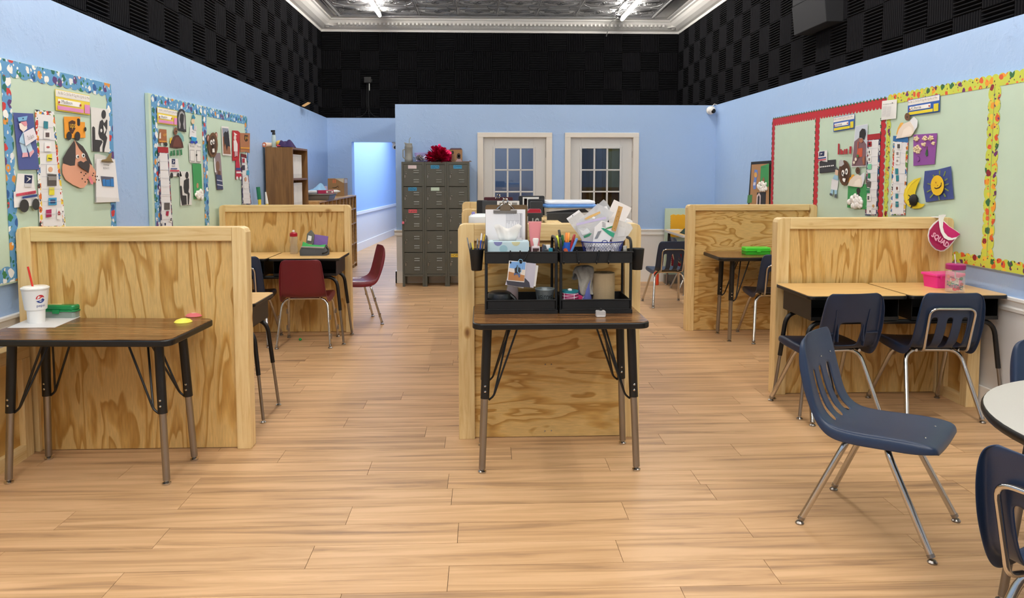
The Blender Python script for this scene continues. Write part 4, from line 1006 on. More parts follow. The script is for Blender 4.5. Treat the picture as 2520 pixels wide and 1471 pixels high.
o = sheet('wooden_ruler', 'worn wooden ruler standing tilted in the mesh basket', 'ruler', [(1750, 315), (1842, 340), (1690, 865), (1600, 830)], yk - .045, grain_mat('ruler_wood', 'C69E62', 'B98E50', '9C743C', 60, .5, 2), [('hole', [(x - 8, y), (x, y - 9), (x + 8, y), (x, y + 9)], mat('5A4020', .7), .0015) for x, y in ((1760, 440), (1732, 540), (1706, 635), (1658, 800))], th=.004)
t = thing('glue_stick', 'slim grey glue stick standing beside the mesh basket', 'glue stick', (pxx(1531, yl), YO + .05, Z_UP)); MB().lathe([(.010, 0), (.011, .003), (.011, .06), (.010, .062)], 12).build('barrel', mat('8A8880', .35, .3), t, smooth=True); MB().lathe([(.0105, .06), (.0105, .078), (.008, .08)], 12).build('cap', mat('B8B4AA', .3), t, smooth=True)
# photos hung on the hook
yp = YO - .02; S5 = 7.744
def pp5(x, y, yy): return at_y(1150 + x / S5, 600 + y / S5, yy)
t = thing('photo_bundle', 'bundle of laminated photos hung by a light blue paper clip', 'photos', pp5(1015, 330, yp))
def ph(name, pts, yy, m): return MB().prism([pp5(x, y, yy) for x, y in pts], (0, .0015, 0)).build(name, m, t, world=True)
ph('photo_card', [(1110, 360), (1355, 415), (1300, 812), (1060, 790)], yp + .004, mat('D8D6D2', .3)); ph('photo_card', [(1010, 345), (1310, 375), (1262, 838), (722, 780), (760, 640)], yp + .001, mat('B9B6C2', .2))
ph('photo_figure', [(745, 700), (870, 660), (1010, 690), (1100, 650), (1180, 730), (1200, 828), (960, 815), (760, 775)], yp - .001, mat('44444E', .3)); ph('photo_card', [(740, 775), (1075, 815), (1070, 845), (830, 800)], yp + .006, mat('E8E4E0', .3))
ph('photo_card', [(795, 318), (1120, 345), (1085, 732), (758, 698)], yp - .003, mat('EFECE8', .25)); ph('photo_wall', [(818, 335), (1112, 350), (1098, 500), (800, 460)], yp - .0046, mat('7CA8DC', .25))
ph('photo_wainscot', [(800, 458), (1098, 492), (1092, 600), (788, 530)], yp - .0048, mat('DCD2C6', .25)); ph('photo_floor', [(788, 525), (1092, 600), (1080, 712), (776, 685)], yp - .005, mat('B07C50', .25))
ph('photo_person', [(945, 405), (975, 405), (978, 440), (1010, 460), (1020, 530), (1000, 580), (1005, 630), (985, 645), (965, 590), (930, 575), (900, 605), (885, 580), (905, 540), (900, 470), (940, 440)], yp - .0055, mat('3A3C42', .3))
ph('photo_legs', [(895, 555), (960, 565), (1005, 570), (1008, 620), (985, 645), (962, 590), (925, 578), (905, 600), (886, 580)], yp - .0062, mat('5A6A92', .3))
MB().tube([tuple(pp5(x, y, yp - .008) - t.location) for x, y in ((1055, 330), (1040, 300), (1000, 292), (975, 320), (965, 430), (955, 520), (985, 565), (1025, 530), (1035, 430), (1055, 345))], .0016, 6).build('paper_clip', mat('8CC4E8', .3), t, smooth=True)
# lower trays
yw = YO + .08; Y2 = YO + .05
t = thing('black_headband', 'coiled black strap lying in the lower tray', 'strap', (pxx(1230, yw), yw, Z_LO))
MB().lathe([(.055, 0), (.062, .01), (.066, .05), (.060, .068), (.045, .076), (.02, .079)], 24).build('coil', mat('18191B', .35), t, smooth=True)
MB().tube(bend([(.055, -.02, .06), (.08, -.03, .04), (.085, -.035, .005)], .02), .010, 8).build('loose_end', mat('141416', .4), t, smooth=True)
t = thing('small_clear_bottle', 'small clear bottle with pink liquid behind the black strap', 'bottle', (pxx(1261, YO + .17), YO + .17, Z_LO))
MB().lathe([(.030, 0), (.032, .004), (.032, .075), (.028, .085), (.028, .095)], 16).build('bottle', clear('D9C8C6', .6), t, smooth=True); MB().lathe([(.028, .003), (.028, .07)], 14).build('liquid', mat('B06070', .3), t, smooth=True)
MB().lathe([(.030, .095), (.031, .115), (.025, .118)], 14).build('cap', mat('C8BCB4', .3), t, smooth=True)
yq = YO + .07; bx = pxx(1341, yq)
t = thing('metal_bucket', 'small galvanised bucket with black lettering in the lower tray', 'bucket', (bx, yq, Z_LO))
GAL = mat('9AA4A6', .38, .35, name='galvanised_steel', mottle=.45, mscale=45)
bp_ = [(.038, 0), (.040, .003), (.050, .085), (.053, .088), (.052, .092), (.048, .088), (.036, .004), (.001, .004)]
MB().lathe(bp_, 24, closed=False).build('bucket', GAL, t, smooth=True)
f = wrapper((bx, yq), [(.038, 0), (.040, .003), (.050, .085)]); wrap_text(f, 'WELCOME', -.042, .042, .036, .062, mat('161616', .5), t, .0012)
yr = YO + .06; cx_ = pxx(1402, yr)
t = thing('drum_pot', 'magenta pot with white criss-cross lines and a teal top', 'pot', (cx_, yr, Z_LO))
dp = [(.040, 0), (.043, .004), (.046, .07), (.045, .076)]
MB().lathe(dp, 24).build('pot', mat('A01C58', .45), t, smooth=True); MB().lathe([(.0455, .068), (.047, .082), (.044, .083)], 24).build('top', mat('1C7A86', .5), t, smooth=True)
f = wrapper((cx_, yr), dp)
ln = MB()
for k in range(9):
    z0 = .006 + .008 * k; ln.tube([f(u, z0 + (.006 if k % 2 else -.004) * (u / .06), .001) for u in (-.058, -.035, -.012, .012, .035, .058)], .0012, 4)
for u in (-.03, .025): ln.tube([f(u, z, .0014) for z in (.004, .025, .05, .07)], .0018, 4)
ln.build('white_lines', mat('E8DDE4', .5), t)
MB().prism([(.044, -.01, .062), (.068, -.008, .05), (.062, -.008, .030), (.046, -.01, .026)], (0, .006, 0)).build('tag', mat('C02860', .5), t)
MB().ball((0, -.01, .086), .012, .008, .008, 8, 5).build('white_pompom', mat('E8E8E8', .8), t)
# wipes canister, rag, paper towels
yv = YO + .13; vx = pxx(1440, yv)
t = thing('wipes_canister', 'purple and white canister under the grey rag', 'canister', (vx, yv, Z_LO))
MB().lathe([(.034, 0), (.036, .003), (.036, .15), (.030, .165), (.028, .175)], 20).build('canister', mat('6C74B8', .4), t, smooth=True)
f = wrapper((vx, yv), [(.036, 0), (.036, .2)])
for z, u in ((.02, -.018), (.045, -.014), (.07, -.02), (.10, -.012), (.13, -.018)): wrap_poly(f, [(u + .010 * math.cos(R(a)), z + .012 * math.sin(R(a))) for a in range(0, 360, 30)], mat('DCD8EA', .4), t, 'printed_swirl')
def rag(name, label, loc, fn, m, nu=26, nv=16):
    vs = [fn(i / (nu - 1), j / (nv - 1)) for j in range(nv) for i in range(nu)]
    o = MB().add(vs, [(j * nu + i, j * nu + i + 1, (j + 1) * nu + i + 1, (j + 1) * nu + i) for j in range(nv - 1) for i in range(nu - 1)]).build(name, m)
    shade(o, 180); o.location = loc; so = o.modifiers.new('s', 'SOLIDIFY'); so.thickness = .0025; sb = o.modifiers.new('d', 'SUBSURF'); sb.levels = sb.render_levels = 1
    return tag(o, label, 'cloth')
def fn(u, v):
    a = u * 2 * PI; L = .205 if -.2 < math.cos(a - 5.3) - .55 else .115 + .02 * math.sin(a * 3)
    s = v * L; top = .06
    if s < top: r = .8 * s * (.9); z = .205 - .12 * s * s / top
    else: r = .043 + .011 * math.sin(a * 7 + 2 * math.sin(v * 9)) + (.012 if math.cos(a - 3.6) > .3 else 0) * min(1, (s - top) / .04); z = .198 - (s - top)
    r += .010 * math.sin(a * 5 + v * 11) * v; z += .008 * math.sin(a * 9) * v
    return (r * math.cos(a) - .012 * (math.cos(a - 3.6) > .3) * v, r * math.sin(a) * .8, max(z, .004))
rag('grey_rag', 'crumpled grey rag draped over the purple canister', (vx, yv, Z_LO), fn, mat('A9A297', .9, mottle=.3, mscale=120))
yt = YO + .13; tx = pxx(1485, yt)
t = thing('paper_towel_roll', 'roll of brown paper towels standing in the lower tray', 'paper towels', (tx, yt, Z_LO))
hr = pzz(671, yt) - Z_LO
KR = mat('B49C78', .8, mottle=.15, mscale=150, name='kraft_paper')
MB().lathe([(.0585, 0), (.0595, .002), (.0595, hr - .002), (.0575, hr), (.022, hr), (.021, hr - .02), (.001, hr - .021)], 36, closed=False).build('roll', KR, t, smooth=True)
MB().lathe([(.0215, hr - .02), (.0215, hr + .001), (.0195, hr + .001), (.0195, hr - .02)], 18, closed=False).build('core', mat('8A7454', .8), t, smooth=True)
MB().box(-.001, .0004, -.0600, -.0592, 0, hr).build('loose_edge', mat('A89068', .8), t)
# clear tape on the table
t = thing('tape_dispenser', 'small clear plastic block with a black tip at the table edge', 'dispenser', on(1479, 781, ZT))
MB().prism([(x, 0, z) for x, z in rrect(-.025, .025, 0, .034, .008)], (0, .03, 0)).build('block', clear('D8D4D2', .55), t, bevel=.004)
MB().box(-.006, .006, .004, .02, .030, .046).build('tip', BLACKP, t, bevel=.002); MB().box(-.010, .012, .008, .022, .006, .024).build('insert', mat('9A948E', .5), t)
MB().prism([(x, -.0006, z) for x, z in rrect(-.02, .02, .003, .012, .003)], (0, -.0005, 0)).build('frosted_band', mat('E6E2E0', .5, alpha=.6), t)
# screw heads in the plywood behind
for px, py in ((1342, 897), (1357, 897), (1341, 1061), (1357, 1060)):
    p = at_y(px, py, 4.190); MB().ball((p.x, 4.1935, p.z), .005, .004, .005, 8, 5).build('screw_head', CHROME, midpart, world=True)
# ================================================================ MIDDLE ROW: binders, tub, case
def low_shelf(lab, x0, x1, y0, y1, h):
    t = thing('storage_shelf', lab, 'shelf', ((x0 + x1) / 2, (y0 + y1) / 2, 0)); a, b = (x1 - x0) / 2, (y1 - y0) / 2
    for z in (.06, .55, h - .02): MB().box(-a, a, -b, b, z, z + .02).build('shelf', CW, t)
    for sx in (-1, 1): MB().box(sx * a - (.02 if sx > 0 else 0), sx * a + (.02 if sx < 0 else 0), -b, b, 0, h).build('side_panel', CW, t)
HS = 1.06
low_shelf('low wooden shelf behind the organizer partition, carrying the black binders', -.10, .36, 4.35, 5.75, HS)
low_shelf('low wooden shelf behind the organizer partition, carrying the plastic tub', .48, .84, 4.35, 5.75, HS)
def upright(name, label, cat, px0, py0, px1, y, m, th=.03, layers=(), group=None, r=.008, z0=HS):
    a = at_y(px0, py0, y); b = at_y(px1, py0, y); W = (b.x - a.x) / 2; h = a.z - z0
    t = thing(name, label, cat, ((a.x + b.x) / 2, y, z0), 0, group)
    MB().prism([(x, 0, z) for x, z in rrect(-W, W, 0, h, r)], (0, th, 0)).build('cover', m, t, bevel=.002)
    for nm, (u0, u1, v0, v1), mm in layers:
        MB().box(-W + 2 * W * u0, -W + 2 * W * u1, -.0012, .0002, h * v0, h * v1).build(nm, mm, t)
    return t, W, h
BLK = mat('26282B', .35, name='black_vinyl'); WL = mat('E6E6E4', .5)
upright('binder', 'plain black binder next to the pine rail end, outermost of the row', 'binder', 1173, 493, 1200, 5.60, mat('1C1D20', .4), .06, group='black binders on the low shelf')
t, W, h = upright('binder', 'dark grey binder with a white label behind the brown clipboard', 'binder', 1187, 494, 1278, 5.3, mat('3A3E42', .4), .05, [('label_sheet', (.40, 1, .62, .995), WL)], 'black binders on the low shelf')
for u in (.46, .80): MB().box(-W + 2 * W * u, -W + 2 * W * (u + .14), -.002, -.0012, h * .86, h * .95).build('label_box', mat('8A8A8A', .5), t)
t, W, h = upright('clipboard', 'maroon clipboard standing behind the binders', 'clipboard', 1191, 485, 1262, 5.66, mat('4A1420', .4), .005)
MB().tube([(.0 + .014 * math.cos(R(a)), .0, h + .004 + .014 * math.sin(R(a))) for a in range(0, 361, 30)], .005, 8).build('clip_ring', CHROME, t, smooth=True)
MB().ball((-.02, -.002, h - .008), .004).ball((.035, -.002, h - .008), .004).build('rivet', CHROME, t)
t, W, h = upright('binder', 'black binder with a white cover sheet reading sideways, tallest of the row', 'binder', 1277, 482, 1340, 5.45, mat('232528', .4), .06, [('cover_sheet', (.15, .78, .02, .97), WL), ('sheet_frame', (.20, .32, .03, .93), mat('7A7A7A', .5)), ('sheet_field', (.215, .305, .035, .92), WL), ('sheet_band', (.38, .74, .90, .92), mat('7A7A7A', .5))], 'black binders on the low shelf')
text('Numbers', (-W + 2 * W * .225, -.0016, h * .35), (-W + 2 * W * .225, -.0016, h * .88), (-W + 2 * W * .295, -.0016, h * .88), (-W + 2 * W * .295, -.0016, h * .35), mat('3A1A1A', .5), t, lift=(0, -.0005, 0), world=False)
upright('binder', 'black binder standing in front of the one with the white cover sheet', 'binder', 1300, 490, 1340, 5.15, BLK, .05, group='black binders on the low shelf')
upright('binder', 'black zip binder in front, pressed against the spine panel', 'binder', 1305, 496, 1336, 4.95, mat('2E3134', .4), .05, group='black binders on the low shelf')
t, W, h = upright('album', 'black box file with a red flap and pale handwritten letters', 'file box', 1294, 524, 1333, 4.55, mat('2A2E30', .3), .10, [('pale_edge', (.02, .13, .0, .9), WL)])
text('JS', (-W * .4, -.001, h * .85), (W * .7, -.001, h * .85), (W * .7, -.001, h * .2), (-W * .4, -.001, h * .2), mat('9AA09E', .5), t, lift=(0, -.0006, 0), world=False)
MB().prism([(-W, 0, h), (W, 0, h), (W * .9, .02, h + .022), (-W * .5, .02, h + .022)], (0, .07, 0)).build('red_flap', mat('8E1A2A', .35), t, bevel=.003)
p = at_y(1181, 548, 4.6); t = thing('wipes_tub', 'pale blue plastic tub with a white lid at the end of the low shelf', 'tub', (p.x, 4.6, HS))
zt = at_y(1181, 526, 4.6).z - HS
MB().lathe([(.05, 0), (.052, .004), (.058, zt * .7)], 20).build('tub', mat('6FA6D6', .35, alpha=.9), t, smooth=True); MB().lathe([(.066, zt * .68), (.070, zt * .72), (.068, zt * .92), (.05, zt), (.02, zt)], 20).build('lid', mat('E4EAEE', .35), t, smooth=True)
MB().box(-.05, -.03, -.03, .03, zt - .004, zt + .012).build('lid_tab', mat('8A84C4', .4), t, bevel=.003)
# plastic tub with blue lid
yu = 5.0; a, b = at_y(1341, 510, yu), at_y(1470, 510, yu); W = (b.x - a.x) / 2; cx = (a.x + b.x) / 2
t = thing('storage_tub', 'clear plastic storage tub with a light blue lid', 'tub', (cx, yu, HS)); zb = a.z - HS
vs = []
for z, k in ((0, .86), (zb, .97)):
    for x, y in rrect(-W * k, W * k, .01, .27, .03): vs.append((x, y, z))
n = len(vs) // 2
MB().add(vs, [tuple(range(n - 1, -1, -1))] + [(i, (i + 1) % n, n + (i + 1) % n, n + i) for i in range(n)]).build('tub', mat('D8DCE2', .2, alpha=.55, name='clear_tub'), t, smooth=True)
pr = rrect(-W * 1.02, W * 1.02, -.01, .29, .035)
MB().prism([(x, y, zb - .004) for x, y in pr], (0, 0, .022)).build('lid', mat('5B93DC', .35), t, bevel=.008)
MB().prism([(x * .93, .14 + (y - .14) * .9, zb + .018) for x, y in pr], (0, 0, .024)).build('lid_top', mat('E9EEF6', .35), t, bevel=.01)
MB().box(-W * .8, W * .75, .03, .25, .004, zb * .55).build('paper_stack', mat('C9CAD2', .6), t, bevel=.004)
MB().box(-W * .95 * .9, -W * .9 * .86, .012, .014, zb * .1, zb * .8).build('label_strip', mat('E8E8E8', .5), t)
t, W, h = upright('zip_case', 'black flat case lying against the front of the storage tub', 'case', 1347, 524, 1432, 4.62, mat('2A2B2D', .5, mottle=.2, mscale=90), .04, r=.01)
tag(MB().prism([tuple(at_y(x, y, 4.72)) for x, y in ((1347, 528), (1345, 522), (1400, 516), (1440, 514), (1450, 522))], (0, .03, 0)).build('black_folder', mat('151517', .4), world=True), 'black folder tucked slanting behind the flat case', 'folder')
tag(MB().prism([tuple(at_y(x, y, 4.5)) for x, y in ((1540, 549), (1544, 541), (1550, 539), (1556, 543), (1557, 549))], (0, .08, 0)).box(.80, .86, 4.48, 4.6, HS, HS + .10).build('white_bottle_cap', mat('EEEEEE', .4), world=True), 'white rounded top of a bottle peeking over the partition rail, beside the paper card', 'bottle')

# ================================================================ on the lockers
ZK = 1.644; yk2 = LY + .14
def lx(px): return at_y(px, 400, yk2).x
def lz(py): return at_y(1070, py, yk2).z - ZK
t = thing('tumbler', 'grey handled tumbler with a straw on top of the lockers', 'tumbler', (lx(1006), yk2, ZK))
G = mat('8C8C86', .4); zt = lz(356)
MB().lathe([(.052, 0), (.055, .004), (.055, .035), (.052, .04), (.052, zt * .78), (.055, zt * .82), (.050, zt * .93), (.046, zt * .95)], 24).build('body', G, t, smooth=True)
MB().lathe([(.047, zt * .94), (.048, zt + .015), (.042, zt + .018)], 20).prism([(-.05, -.01, zt + .005), (-.02, -.01, zt + .005), (-.02, -.01, zt + .02), (-.058, -.01, zt + .03)], (0, .02, 0)).build('lid', mat('9A9A94', .4), t, smooth=True)
MB().tube(bend([(-.05, -.02, zt * .72), (-.072, -.03, zt * .70), (-.072, -.03, zt * .25), (-.042, -.03, .04)], .03), .007, 8).build('handle', G, t, smooth=True)
MB().tube([(.005, 0, zt * .5), (.008, 0, zt + .06), (.028, 0, lz(338))], .0045, 6).build('straw', mat('8A9086', .4), t, smooth=True)
t = thing('purple_basket', 'pale purple slatted basket behind the tumbler on the lockers', 'basket', (lx(1040), yk2 + .05, ZK))
PB = mat('B0A4DC', .4); zt = lz(376)
MB().lathe([(.105, zt - .006), (.11, zt), (.107, zt + .003)], 28, closed=False, sy=.6).lathe([(.08, .0), (.085, .01)], 28, sy=.6).build('rim', PB, t, smooth=True)
for k in range(28):
    a = 2 * PI * k / 28; MB().tube([(.083 * math.cos(a), .05 * math.sin(a), .005), (.106 * math.cos(a), .063 * math.sin(a), zt)], .0045, 5).build('slat', PB, t)
def tinsel(name, label, c, cnt, L, wdt, m, flat, seedv):
    rnd = random.Random(seedv); mb = MB()
    for k in range(cnt):
        th = rnd.uniform(0, 2 * PI); ph_ = rnd.uniform(-.05, 1.0) * PI / 2; l = L * rnd.uniform(.65, 1.1)
        d = V(math.cos(th) * math.cos(ph_), math.sin(th) * math.cos(ph_) * flat, math.sin(ph_) * .9).normalized(); s_ = d.cross(V(rnd.uniform(-1, 1), rnd.uniform(-1, 1), rnd.uniform(-1, 1))).normalized() * wdt / 2
        q = V(0, 0, .02); pts = []
        for j in range(4):
            pts += [q - s_, q + s_]; q = q + d * l / 3 + V(rnd.uniform(-1, 1), rnd.uniform(-1, 1), rnd.uniform(-1, 1)) * l * .09; q.z = max(q.z, .004); s_ = (s_ + V(rnd.uniform(-1, 1), rnd.uniform(-1, 1), rnd.uniform(-1, 1)) * wdt * .3)
        mb.add(pts, [(0, 1, 3, 2), (2, 3, 5, 4), (4, 5, 7, 6)])
    o = mb.build(name, m); o.location = c; return tag(o, label, 'pom-pom')
tinsel('tinsel_pompom', 'shiny magenta tinsel pom-pom lying on the middle locker', (lx(1080), yk2 - .02, ZK), 520, .17, .030, mat('C8164E', .2, .7, name='magenta_foil'), .7, 3)
tinsel('silver_tinsel', 'small heap of silver tinsel beside the magenta pom-pom', (lx(1034), yk2 - .07, ZK), 160, .075, .006, mat('C8CAD0', .15, .9, name='silver_foil'), .7, 5)
t = thing('photo_box', 'small tan box printed with a picture of people on top of the lockers', 'box', (lx(1122), yk2, ZK)); zt = lz(368); W = (lx(1138) - lx(1107)) / 2
MB().box(-W, W, 0, .1, 0, zt).build('carton', mat('A07850', .5), t, bevel=.003); MB().prism([(-W, .0, zt), (W, 0, zt), (W * .8, .1, zt + .02), (-W * .8, .1, zt + .02)], (0, 0, .004)).build('top_flap', mat('4A1A1E', .5), t)
for nm, pts, col in (('printed_figure', [(-.07, 0), (-.075, .06), (-.05, .10), (-.02, .09), (-.02, .04), (0, .01)], '8A6A50'), ('printed_hair', [(-.06, .10), (-.055, .14), (-.035, .145), (-.025, .12), (-.03, .10)], '2A2020'), ('printed_hair', [(.01, .05), (.015, .10), (.04, .115), (.062, .09), (.06, .045), (.04, .03)], '2E2220'), ('printed_face', [(.028, .055), (.03, .085), (.048, .085), (.05, .055)], 'C89A80'), ('printed_shirt', [(-.005, .0), (.02, .035), (.06, .035), (.078, .01), (.075, 0)], 'B89AA0')):
    MB().prism([(x, -.0006, z + .004) for x, z in pts], (0, -.0008, 0)).build(nm, mat(col, .5), t)
tag(MB().box(lx(1122) - .05, lx(1158), yk2 - .08, yk2 + .02, ZK, ZK + .008).build('brown_folder', mat('7A5038', .5), world=True), 'thin brown folder under the photo box at the locker edge', 'folder') if False else None
t = thing('brown_clipboard', 'brown clipboard lying flat at the end of the lockers with its clip overhanging', 'clipboard', (lx(1146), LY + .06, ZK))
MB().box(-.04, .07, -.05, .06, 0, .006).build('board', mat('8A5A44', .5), t); MB().prism([(.05, -.03, .006), (.085, -.03, .0), (.085, -.03, .004), (.055, -.03, .018)], (0, .06, 0)).build('clip', mat('6E6A66', .3, .9), t)

# ================================================================ bookcase top, cubby top
ZB = 1.79; yb2 = 8.85
def bx_(px): return at_y(px, 350, yb2).x
def bz(py): return at_y(700, py, yb2).z - ZB
t = thing('spray_bottle', 'clear spray bottle with a black nozzle on top of the bookcase', 'bottle', (bx_(674), yb2, ZB)); zt = bz(332)
MB().lathe([(.020, 0), (.024, .003), (.024, zt * .85), (.019, zt)], 16).build('bottle', clear('CFE0DC', .65), t, smooth=True); MB().lathe([(.021, .004), (.021, zt * .5)], 14).build('liquid', clear('8CBF8A', .6), t, smooth=True)
MB().lathe([(.018, zt), (.019, zt + .02), (.014, zt + .03), (.014, zt + .045)], 12).box(-.03, .015, -.008, .008, zt + .03, zt + .055).build('nozzle', BLACKP, t, smooth=True)
t = thing('sticker_roll', 'orange and white roll of paper lying on the bookcase', 'roll', (bx_(660), yb2 - .03, ZB))
MB().tube([(-.02, -.06, .028), (.03, .10, .028)], .028, 16).build('roll', mat('E4CDBA', .6), t, smooth=True); MB().tube([(-.021, -.0635, .028), (-.0205, -.062, .028)], .0275, 16).build('orange_end', mat('D8744A', .5), t)
MB().tube([(-.0215, -.0655, .028), (-.021, -.0635, .028)], .012, 12).build('core', mat('E8E0D8', .6), t)
tag(MB().ball((bx_(684), yb2 + .05, ZB + .042), .042, n=18, m=12).build('yellow_ball', mat('E0B84A', .5), world=True, smooth=True), 'yellow ball on top of the bookcase', 'ball')
tag(MB().ball((bx_(692), yb2 - .06, ZB + .014), .035, .03, .014, 10, 6).ball((bx_(687), yb2 - .05, ZB + .018), .02, .02, .018, 8, 6).build('red_toy', mat('C8382C', .4), world=True, smooth=True), 'small red plastic toy at the front of the bookcase top', 'toy')
def fn2(u, v):
    x = (u - .5) * .165; y = (v - .5) * .22; e = max(0, 1 - (2 * u - 1) ** 6) * max(0, 1 - (2 * v - 1) ** 6)
    z = e * (.06 + .022 * math.sin(9 * u + 3 * v) + .016 * math.cos(13 * v - 4 * u) + .02 * (u < .45))
    return (x + .008 * math.sin(v * 9), y, max(z, .002))
rag('purple_cloth', 'dark purple cloth heaped on the bookcase', (bx_(704), yb2 + .02, ZB), fn2, mat('3A2858', .85), 18, 14)
ZC = 1.142
def cz_(px, py): return at_z(px, py, ZC)
p = at_y(790, 492, 10.0); 
t = thing('grey_tray', 'grey plastic tray of supplies on the cubby unit', 'tray', (-2.17, 10.15, ZC)); 
TG = mat('6E6A66', .45); vs = []
for z, k in ((0, .86), (.075, 1.0)):
    for x, y in rrect(-.17 * k, .19 * k, -.25 * k, .25 * k, .03): vs.append((x, y, z))
n = len(vs) // 2
o = MB().add(vs, [tuple(range(n - 1, -1, -1))] + [(i, (i + 1) % n, n + (i + 1) % n, n + i) for i in range(n)]).build('tray', TG, t, smooth=True); so = o.modifiers.new('s', 'SOLIDIFY'); so.thickness = .004
MB().tube([(x, y, .075) for x, y in rrect(-.175, .195, -.255, .255, .03)] + [(.195, .225, .075)], .006, 6).build('rim', TG, t, smooth=True)
t = thing('magenta_carton', 'magenta and white carton lying on the grey tray', 'box', (-2.12, 10.05, ZC + .085), 30); MB().box(-.05, .16, -.03, .03, 0, .045).build('carton', mat('B01C4E', .4), t, bevel=.002)
MB().box(.06, .15, -.0315, -.0295, .008, .036).build('white_panel', WL, t); MB().box(.08, .13, -.0325, -.0315, .014, .03).build('dark_print', mat('5A1A30', .5), t)
t = thing('white_tube', 'white squeeze tube with a pointed end lying on the grey tray', 'tube', (-2.02, 10.30, ZC + .085)); MB().tube([(-.05, 0, .022), (.05, .02, .022), (.085, .03, .022), (.10, .033, .022)], [.022, .022, .012, .004], 12).build('tube_body', mat('E8E8E8', .4), t, smooth=True)
t = thing('paper_roll', 'small white roll lying across the grey tray', 'roll', (-2.23, 9.98, ZC + .085)); MB().tube([(-.04, -.02, .022), (.07, .0, .022)], .022, 12).build('roll', mat('D8D8DC', .6), t, smooth=True)
def fn3(u, v):
    x = (u - .5) * .30; y = (v - .5) * .26; e = max(0, 1 - (2 * u - 1) ** 4) * max(0, 1 - (2 * v - 1) ** 4)
    return (x, y, max(.003, e * (.05 + .025 * math.sin(8 * u - 5 * v) + .02 * math.cos(11 * v) + .05 * max(0, 1 - abs(u - .62) * 5))))
rag('blue_towel', 'light blue towel heaped on the grey tray', (-2.20, 10.24, ZC + .09), fn3, mat('8FBBDD', .9), 18, 16)
t = thing('black_caddy_handle', 'black handled caddy behind the blue towel', 'caddy', (-2.30, 9.80, ZC)); MB().box(-.06, .06, -.05, .05, 0, .16).build('caddy', BLACKP, t, bevel=.01); MB().tube(bend([(-.05, 0, .15), (-.05, 0, .24), (.05, 0, .24), (.05, 0, .15)], .03), .012, 8).build('handle', BLACKP, t, smooth=True)
t = thing('purple_carton', 'upright white and purple printed carton beside the cardboard box', 'box', (-2.32, 11.2, ZC)); MB().box(-.03, .045, -.03, .03, 0, .16).build('carton', mat('CDB8CE', .5), t, bevel=.002)
for x, z, w_ in ((-.02, .09, .03), (.0, .06, .035), (-.015, .03, .03)): MB().box(x, x + w_, -.0315, -.0295, z, z + .03).build('purple_print', mat('6A3A78', .5), t)
CARD = mat('A98255', .75, mottle=.2, mscale=30, name='cardboard')
t = thing('cardboard_box', 'brown cardboard box with a curved arrow print on the cubby unit', 'box', (-2.25, 11.75, ZC)); 
BW2, BH2 = .125, .27
MB().box(-BW2, BW2, 0, .30, 0, BH2).build('carton', CARD, t, bevel=.002)
MB().prism([(-BW2 * .1, -.006, BH2), (BW2, -.006, BH2), (BW2 * .95, -.004, BH2 - .07), (BW2 * .2, -.002, BH2 - .02)], (0, .004, 0)).build('torn_flap', mat('D9CDB0', .7), t)
MB().box(BW2, BW2 + .001, .02, .26, BH2 - .07, BH2 - .01).build('packing_tape', mat('CDB690', .4), t)
MB().tube([(-.06 + .012 * k, -.001, .135 - .018 * math.sin(PI * k / 8) * 1.0 + .004 * k * .8) for k in range(9)], [.0015, .0035, .0045, .005, .005, .005, .0045, .004, .002], 6).prism([(.028, -.0015, .135), (.045, -.0015, .145), (.043, -.0015, .122), (.039, -.0015, .138)], (0, -.001, 0)).build('arrow_print', mat('241C16', .6), t)
for z0 in (.03, BH2 - .07):
    for x0 in (-.05, -.02): MB().box(x0, x0 + .02, -.0012, .0, z0, z0 + .055).build('orange_print', mat('D8774A', .6), t)
# poles by the bookcase
t = thing('toy_bat', 'yellow pole with a green grip leaning in the gap beside the bookcase', 'pole', (-2.43, 8.35, 0)); MB().tube([(.03, 0, 0), (.0, 0, 1.22)], .017, 10).build('shaft', mat('EAD23A', .4), t, smooth=True); MB().tube([(.0, 0, 1.21), (-.012, 0, 1.345)], .021, 10).build('grip', mat('1E7A50', .4), t, smooth=True)
t = thing('toy_bat', 'yellow pole with a white end leaning next to the green-gripped pole', 'pole', (-2.36, 8.38, 0)); MB().tube([(.02, 0, 0), (.002, 0, 1.18)], .014, 10).build('shaft', mat('EAD23A', .4), t, smooth=True); MB().tube([(.002, 0, 1.16), (-.01, 0, 1.29)], [.017, .008], 10).build('tip', mat('E6E6E2', .4), t, smooth=True)

# ================================================================ things on the student desks
ZD = .765
p = on(723, 616, ZD); p.y = 6.93; p.x = at_y(723, 600, 6.93).x
t = thing('water_bottle', 'clear sports bottle with a red cap beside the lunch bag', 'bottle', (p.x, 6.93, ZD))
MB().lathe([(.034, 0), (.036, .004), (.036, .06), (.031, .075), (.031, .09), (.036, .105), (.036, .15), (.026, .165)], 20).build('bottle', mat('C8BFAE', .12, alpha=.35), t, smooth=True)
MB().lathe([(.034, .158), (.035, .185), (.022, .195), (.012, .197)], 18).build('cap', mat('A8142A', .35), t, smooth=True); MB().lathe([(.010, .197), (.011, .212), (.008, .216)], 12).build('spout', mat('E6E0DC', .4), t, smooth=True)
yl2 = 6.74; a = at_y(736, 622, yl2); b = at_y(803, 622, yl2); W = (b.x - a.x) / 2
t = thing('lunch_bag', 'open grey lunch bag with purple lining and green trim', 'bag', ((a.x + b.x) / 2, yl2, ZD))
